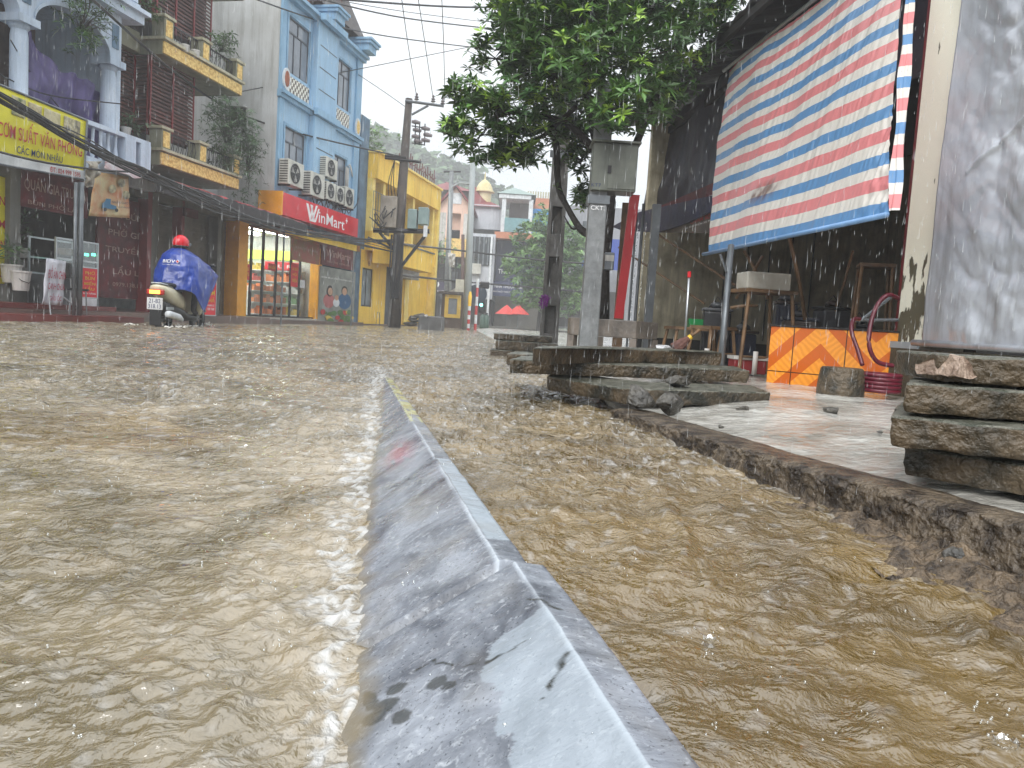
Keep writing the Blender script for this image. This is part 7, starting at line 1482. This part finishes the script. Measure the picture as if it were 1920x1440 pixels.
# green pyramid roof house with pharmacy
fr, h = house(57, 'pyramid_roof_house', 'far house with a grey-green pyramid roof, balcony and pharmacy below')
a, b, z0, z1 = rm(fr, 934, 343, 1006, 368); cx = (a + b) / 2; m = MB(); m.add([(a, -1, z0), (b, -1, z0), (b, 5, z0), (a, 5, z0), (cx - .3, 2, z1)], [(0, 1, 4), (1, 2, 4), (2, 3, 4), (3, 0, 4)]); m.build('roof', mat('green_roof', c(140, 158, 150), c(120, 140, 134), sc=.8, rough=.5), h)
fbox(fr, rm(fr, 936, 368, 996, 376), -.9, 5.5, 'eave', M['white'], h); r = rm(fr, 938, 376, 996, 440); fbox(fr, (r[0] + .6, r[1], r[2], r[3]), 1.2, 5, 'loggia', mat('far_grey', c(118, 112, 112), c(92, 88, 88), rough=.8, sc=.5), h)
for px in (944, 994): a = fr.px(px, 410)[0]; MB().box(a - .15, a + .15, -.8, -.5, r[2], r[3]).build('pillar', M['white'], h)
fbox(fr, rm(fr, 946, 412, 992, 438), -.85, .05, 'balcony_glass', mat('teal_glass', c(120, 160, 165), rough=.2), h)
fbox(fr, rm(fr, 928, 440, 1010, 452), -1.2, 3, 'ledge', mat('far_orange', c(196, 132, 100), c(176, 112, 84), rough=.7, sc=1), h)
r = rm(fr, 930, 452, 1060, 530); fbox(fr, r, .0, 5, 'wall', mat('far_navy', c(62, 66, 96), c(50, 54, 78), rough=.6, sc=.8, streak=.4), h)
for body, x0, y0, x1, y1 in (('NHÀ', 943, 476, 966, 486), ('THUỐC', 934, 500, 968, 514)): a, b, z0, z1 = rm(fr, x0, y0, x1, y1); txt(body, a, b, z0, z1, -.02, M['txtwhite'], h, bold=.04)
sg2, q = sign_in(922, 528, 982, 556, -.8, mat('pharmacy_blue', c(58, 66, 104), rough=.5), 'pharmacy_sign', 'blue pharmacy sign NHA THUOC KIM at the far crossing', [('NHÀ THUỐC KIM', .08, .95, .55, .85, .04), ('BÁN THUỐC THEO ĐƠN - TƯ VẤN', .05, .9, .25, .4, .01)], M['txtwhite'], 'shop sign', fr=fr)
r = rm(fr, 926, 556, 1010, 614); fbox(fr, (r[0], r[1], 0, r[3]), 1.5, 3, 'shop_opening', mat('shop_dimmer', c(120, 116, 108), c(92, 90, 84), rough=.7, sc=.6), h)
# orange and blue house
fr, h = house(60, 'orange_house', 'far orange house with a blue billboard, partly behind the slotted pole')
fbox(fr, rm(fr, 990, 372, 1052, 393), 0, 6, 'upper_wall', bpy.data.materials['far_orange'], h); fbox(fr, rm(fr, 990, 393, 1052, 620), .2, 6, 'wall', M['cementd'], h); fbox(fr, rm(fr, 991, 393, 1046, 440), -.2, .15, 'billboard', mat('bill_blue', c(40, 130, 200), c(60, 150, 214), rough=.5, sc=1), h)
m = MB(); a, b, z0, z1 = rm(fr, 990, 366, 1052, 372)
for k in range(14): u = a + (b - a) * k / 13; m.box(u - .06, u + .06, .0, .1, z0, z1 + .25)
m.build('balustrade', M['cream'], h); r = rm(fr, 996, 400, 1016, 406); txt('Nội thất', r[0], r[1], r[2], r[3], -.22, M['txtwhite'], h)
fr, h = house(52, 'grey_house', 'far pale grey house between the slotted pole and the grey pole')
fbox(fr, rm(fr, 1046, 388, 1200, 620), 0, 6, 'wall', mat('far_pale', c(150, 152, 158), c(126, 128, 134), rough=.7, sc=.5, grime=.4), h)
for x0 in (1052, 1072, 1092): fbox(fr, rm(fr, x0, 415, x0 + 14, 440), -.06, .05, 'window', M['darkglass'], h)
fbox(fr, rm(fr, 1050, 545, 1160, 615), -.1, .09, 'shop_opening', M['dark'], h)
sign_in(1092, 447, 1162, 505, -3, mat('blue_board', c(30, 70, 160), c(24, 60, 150), rough=.5, sc=1), 'blue_signboard', 'bright blue signboard behind the grey square pole', [('VẬT TƯ', .3, .8, .3, .5, .03)], M['txtwhite'], 'signboard', fr=fr)
# tree in front of the pharmacy
fr = K(44); u, z = fr.px(1010, 615); t = thing('street_tree', 'pale green street tree before the far pharmacy, hazy with rain', 'tree', (u, 44, 0)); R = random.Random(21); cl_ = []
for (px, py, rx, rz_) in ((1010, 450, 1.5, 1.0), (1050, 455, 1.5, 1.1), (985, 500, 1.3, 1.0), (1040, 510, 1.7, 1.3), (1080, 500, 1.2, 1.2), (1000, 555, 1.3, .9), (1050, 560, 1.4, 1.1), (1020, 425, .7, .6), (1090, 460, .9, .8), (1018, 400, .4, .5)):
    uu, zz_ = fr.px(px, py)
    for k in range(int(110 * rx * rz_)):
        a = R.random() * 6.28; q = R.random() ** .5; cl_.append((uu - u + rx * q * math.cos(a), R.gauss(0, .8), zz_ + rz_ * q * math.sin(a), R.uniform(.7, 1.3)))
leafmesh('foliage', cl_, mat('hazy_leaf', c(118, 150, 88), c(70, 104, 60), sc=.6, rough=.5, island=.4), t, L=(.22, .42), n=(6, 8), wid=.4, seed=9)
m = MB(); m.tube([(0, 0, 0), (.1, 0, 2.0), (0, 0, 4.5), (.2, 0, 6)], [.16, .14, .1, .05], 8); m.tube([(.1, 0, 2.0), (1.2, 0, 3.6), (2, .2, 5)], [.09, .06, .03], 6); m.tube([(.05, 0, 2.4), (-.9, 0, 3.8), (-1.2, 0, 5)], [.08, .05, .02], 6); m.build('trunk', M['bark'], t)
fr = K(50); u, z = fr.px(822, 470); t = thing('balcony_tree', 'small hazy green tree left of the far pink gabled house', 'tree', (u, 50, 0))
leafmesh('foliage', [(R.gauss(0, .7), R.gauss(0, .4), z + R.gauss(0, .5), R.uniform(.7, 1.3)) for _ in range(120)], bpy.data.materials['hazy_leaf'], t, L=(.14, .24), n=(5, 7), wid=.35, seed=10); MB().tube([(0, 0, 0), (0, 0, z)], .08, 6).build('trunk', M['bark'], t)
# lamp posts, poles
def lpole(px, py, pt, Y, r0, r1, name, label, m, arm=None):
    a = P(*px, Y); b = P(*pt, Y); t = thing(name, label, 'lamp post' if arm else 'utility pole', (a[0], a[1], 0)); o = Vector((a[0], a[1], 0)); MB().tube([Vector((0, 0, -.1)), Vector(b) - o], [r0, r1], 10).build('shaft', m, t, smooth=True)
    if arm: pts = [Vector(P(*q, Y)) - o for q in arm]; MB().tube(pts, .05, 6).build('arm', m, t); e_ = pts[-1]; MB().obox(e_ + Vector((.15, 0, 0)), (.7, .25, .12)).build('lamp_head', m, t)
    return t
steel = mat('pale_steel', c(160, 166, 166), c(140, 146, 146), rough=.45, sc=1)
lpole((874, 615), 0, (887, 300), 33, .19, .11, 'street_pole', 'tall pale steel pole at the crossing, right of the yellow kiosk', steel)
lpole((838, 560), 0, (847, 322), 48, .2, .14, 'concrete_utility_pole', 'hazy grey utility pole before the pink gable', M['concg'])
lpole((868, 600), 0, (868, 440), 45, .12, .1, 'thin_pole', 'thin rusty pole just left of the tall pale steel pole', mat('rust_pole', c(92, 70, 64), rough=.7))
t = lpole((846, 600), 0, (843, 360), 46, .07, .05, 'street_lamp', 'curved arm street lamp in front of the maroon roof', steel, [(843, 360), (848, 350), (858, 345), (868, 343)])
a = P(832, 322, 48); b = P(864, 322, 48); MB().tube([a, b], .06, 5).solo('crossarm', M['iron'], 'small crossarm at the top of the hazy grey utility pole', 'crossarm')
# white vertical box on pole, kiosk, awnings
fr = K(36); r = rm(fr, 854, 524, 876, 548); MB().box(r[0], r[1], 0, .4, r[2], r[3]).solo('white_box', mat('offwhite_box', c(205, 204, 190), rough=.5), 'off-white control box fixed beside the tall pale steel pole', 'box', (0, 36, 0))
t = fthing(fr, 'yellow_kiosk', 'small yellow guard kiosk with a window, between the planter and the pale pole', 'kiosk'); r = rm(fr, 828, 551, 868, 614)
ky = mat('kiosk_yellow', c(222, 190, 90), c(200, 168, 70), rough=.5, sc=2); wr = rm(fr, 838, 556, 860, 590)
m = MB(); wall_holes(m, r[0], r[1], -.1, r[3], 0, .1, [wr]); m.build('front_wall', mat('kiosk_brown', c(96, 82, 74), c(74, 62, 58), rough=.6, sc=2), t); MB().frame(wr[0] - .1, wr[1] + .1, wr[2] - .15, wr[3] + .08, -.06, -.005, .17).build('window_frame', ky, t); MB().box(wr[0], wr[1], .03, .04, wr[2], wr[3]).build('pane', M['winglass'], t)
MB().box(r[0], r[1], .101, 1.4, -.1, r[3]).build('body', M['cementd'], t); MB().box(r[0] - .15, r[1] + .15, -.25, 1.5, r[3] + .001, r[3] + .1).build('roof', M['tile'], t)
r = rm(fr, 836, 535, 880, 551); m = MB(); m.prism([(r[0], r[2]), (r[1], r[2]), ((r[0] + r[1]) / 2, r[3])], .5, 2.2); m.solo('tent_roof', M['pot'], 'pale tent roof peeking above the yellow kiosk', 'tent', (0, 36, 0))
q = [Vector(P(x, y, 45)) for x, y in ((842, 500), (852, 502), (854, 476), (840, 474))]; o = quad_sheet('hanging_cloth', q, M['pot'], None, wav=.2); setp(o, 'white cloth hanging between poles before the dark far house', 'cloth')
# traffic light and striped posts
def striped(px, Y, label, h=1.5, name='striped_post', tl=False):
    a = P(px, 613, Y); t = thing(name, label, 'traffic light' if tl else 'post', (a[0], a[1], 0)); n = 6
    for k in range(n): MB().lathe([(.06, -.1 + h * k / n), (.06, -.1 + h * (k + 1) / n)], 10).build('band', (M['txtred'], M['white'])[k % 2], t)
    return t, a
t, a = striped(878, 32, 'thin red and white striped post with a yellow top, left of the traffic light', 1.1); MB().lathe([(.07, 1.0), (.08, 1.4), (.04, 1.6)], 8).build('top', M['yellow'], t)
t, a = striped(891, 33, 'traffic light on a red and white striped pole, seen from the back', 2.3, 'traffic_light', True)
MB().prism([(.0 + .42 * math.cos(q), 1.55 + .42 * math.sin(q)) for q in np.linspace(0, 6.283, 25)[:-1]], -.02, .04).build('round_sign', mat('sign_back', c(44, 56, 70), rough=.5), t)
MB().box(.1, .4, .05, .3, .75, 1.35).build('signal_head', sblk, t, bevel=.03); MB().prism([(.2 + .07 * math.cos(q), 1.1 + .07 * math.sin(q)) for q in np.linspace(0, 6.283, 13)[:-1]], .02, .05).build('green_lamp', emis('lit_green', (.2, .9, .75, 1), 3), t); MB().box(.1, .5, -.05, .1, 1.8, 2.1).build('camera_head', sblk, t, bevel=.05)
# red parasols
for k, (px, py, lab) in enumerate(((950, 582, 'small red parasol in the pharmacy doorway, left one'), (972, 582, 'small red parasol in the pharmacy doorway, right one'))):
    p = P(px, py, 50); t = thing('red_parasol', lab, 'parasol', (p[0], p[1], 0)); m = MB(); m.lathe([(.75, p[2] - .25), (.4, p[2] + .05), (.03, p[2] + .35)], 8); m.build('canopy', mat('parasol_red%d' % k, c(226, 66, 58), rough=.5), t); MB().tube([(0, 0, 0), (0, 0, p[2] + .3)], .03, 6).build('pole', M['grayiron'], t)
for k, px in enumerate((905, 912)):
    p = P(px, 600, 42); t = thing('gas_bottle', 'row of dim green gas bottles by the white pillar', 'gas bottle', (p[0], p[1], 0), 0, 'green gas bottles beside the far white pillar'); MB().lathe([(.15, 0), (.16, .1), (.16, .6), (.1, .72), (.04, .78)], 12).build('body', mat('bottle_green%d' % k, c(70, 96, 84), rough=.4), t, smooth=True); MB().lathe([(.07, .78), (.07, .86)], 8).build('collar', M['iron'], t)
# street surface seam at the far end: pavement strip
m = MB(); m.box(-12, 14, 47, 49, -.3, .12); o = m.build('far_sidewalk', M['cementd']); setp(o, kind='structure')

# ================================================================== hills
xs = np.linspace(-110, 110, 220); ys = np.linspace(95, 185, 80); X, Y = np.meshgrid(xs, ys)
ridge = .68 * np.interp(xs / 140 * 1440 * 1.0 + 960, [-200, 300, 560, 680, 760, 860, 930, 1010, 1100, 1300, 2200], [70, 66, 58, 54, 49, 44, 38, 29, 24, 22, 30])[None, :]
prof = np.clip((Y - 98) / 55, 0, 1) ** .8
Z = ridge * prof + 3.0 * fbm(X * .03, Y * .03, 4, 55) * prof + 2.6 * np.abs(noise2(X * .16, Y * .16, 56)) * np.clip(prof * 3, 0, 1) - 2
hm_ = mat('forest_hill', c(84, 104, 74), c(56, 76, 52), sc=.12, rough=.9, bump=1, bsc=.6)
o = gridmesh('hills', X, Y, Z, hm_); setp(o, kind='structure')
# canopy clumps covering the hill: one mass
R = np.random.default_rng(3); cl_ = []
for i in range(5200):
    ix = R.integers(30, 160); iy = R.integers(3, 60)
    cl_.append((X[iy, ix] + R.normal(0, .6), Y[iy, ix] + R.normal(0, .8), Z[iy, ix] + R.uniform(.1, 1.4), R.uniform(.7, 1.3)))
g = bpy.data.objects.new('hill_forest', None)
o = leafmesh('hill_forest', cl_, mat('forest_leaf', c(88, 112, 76), c(58, 80, 54), sc=.2, rough=.8, island=.5), None, L=(.9, 1.9), n=(5, 7), wid=.8, seed=8); setp(o, kind='stuff')
bpy.data.objects.remove(g)
# shrub edge near the blue house on the hill side
fr = K(42); 
for k, (px, py, r_, lab) in enumerate(((684, 262, 1.0, 'bright green tree top rising behind the blue house'), (678, 240, .6, 'thin leafy branch beside the right edge of the blue house'))):
    u, z = fr.px(px, py); t = thing('tree', lab, 'tree', (u, 42, 0)); leafmesh('foliage', [(random.gauss(0, r_ * .7), random.gauss(0, .4), z + random.gauss(0, r_ * .5) - .3, 1.0) for _ in range(int(150 * r_))], bpy.data.materials['hazy_leaf'], t, L=(.2, .34), n=(5, 7), wid=.3, seed=30 + k); MB().tube([(0, 0, 0), (0, 0, z)], .1, 6).build('trunk', M['bark'], t)

# ================================================================== rain
R = random.Random(77); m = MB()
for i in range(7000):
    Y = math.exp(R.uniform(math.log(1.8), math.log(22))); x = R.uniform(-.8, .8) * Y; z = R.uniform(.05, .45 + Y * .56); L = R.uniform(.008, .038) * (1 + .06 * Y); r_ = .0003 + .00011 * Y
    dx = R.gauss(0, .03) * L; m.add([(x - r_, Y, z), (x + r_ * .5, Y - r_, z), (x + r_ * .5, Y + r_, z), (x + dx, Y, z + L), (x + dx * .3, Y, z - L * .35)], [(0, 1, 3), (1, 2, 3), (2, 0, 3), (1, 0, 4), (2, 1, 4), (0, 2, 4)])
rm_ = bpy.data.materials.new('rain_water'); rm_.use_nodes = True; n = rm_.node_tree.nodes; l = rm_.node_tree.links; o_ = n['Material Output']; pbs = n['Principled BSDF']; pbs.inputs['Base Color'].default_value = (.85, .88, .9, 1); pbs.inputs['Roughness'].default_value = .1
tr = n.new('ShaderNodeBsdfTransparent'); x_ = n.new('ShaderNodeMixShader'); x_.inputs[0].default_value = .36; l.new(tr.outputs[0], x_.inputs[1]); l.new(pbs.outputs[0], x_.inputs[2]); l.new(x_.outputs[0], o_.inputs[0])
o = m.build('rain', rm_); setp(o, kind='stuff')
# ================================================================== haze
hz = bpy.data.materials.new('haze_air'); hz.use_nodes = True; n = hz.node_tree.nodes; l = hz.node_tree.links; n.remove(n['Principled BSDF'])
pv = n.new('ShaderNodeVolumePrincipled'); pv.inputs['Color'].default_value = (.97, .985, 1, 1); pv.inputs['Density'].default_value = .0034; pv.inputs['Anisotropy'].default_value = .1
l.new(pv.outputs[0], n['Material Output'].inputs['Volume'])
o = MB().box(-160, 160, -30, 215, -1.9, 58).build('haze', hz); setp(o, kind='stuff')
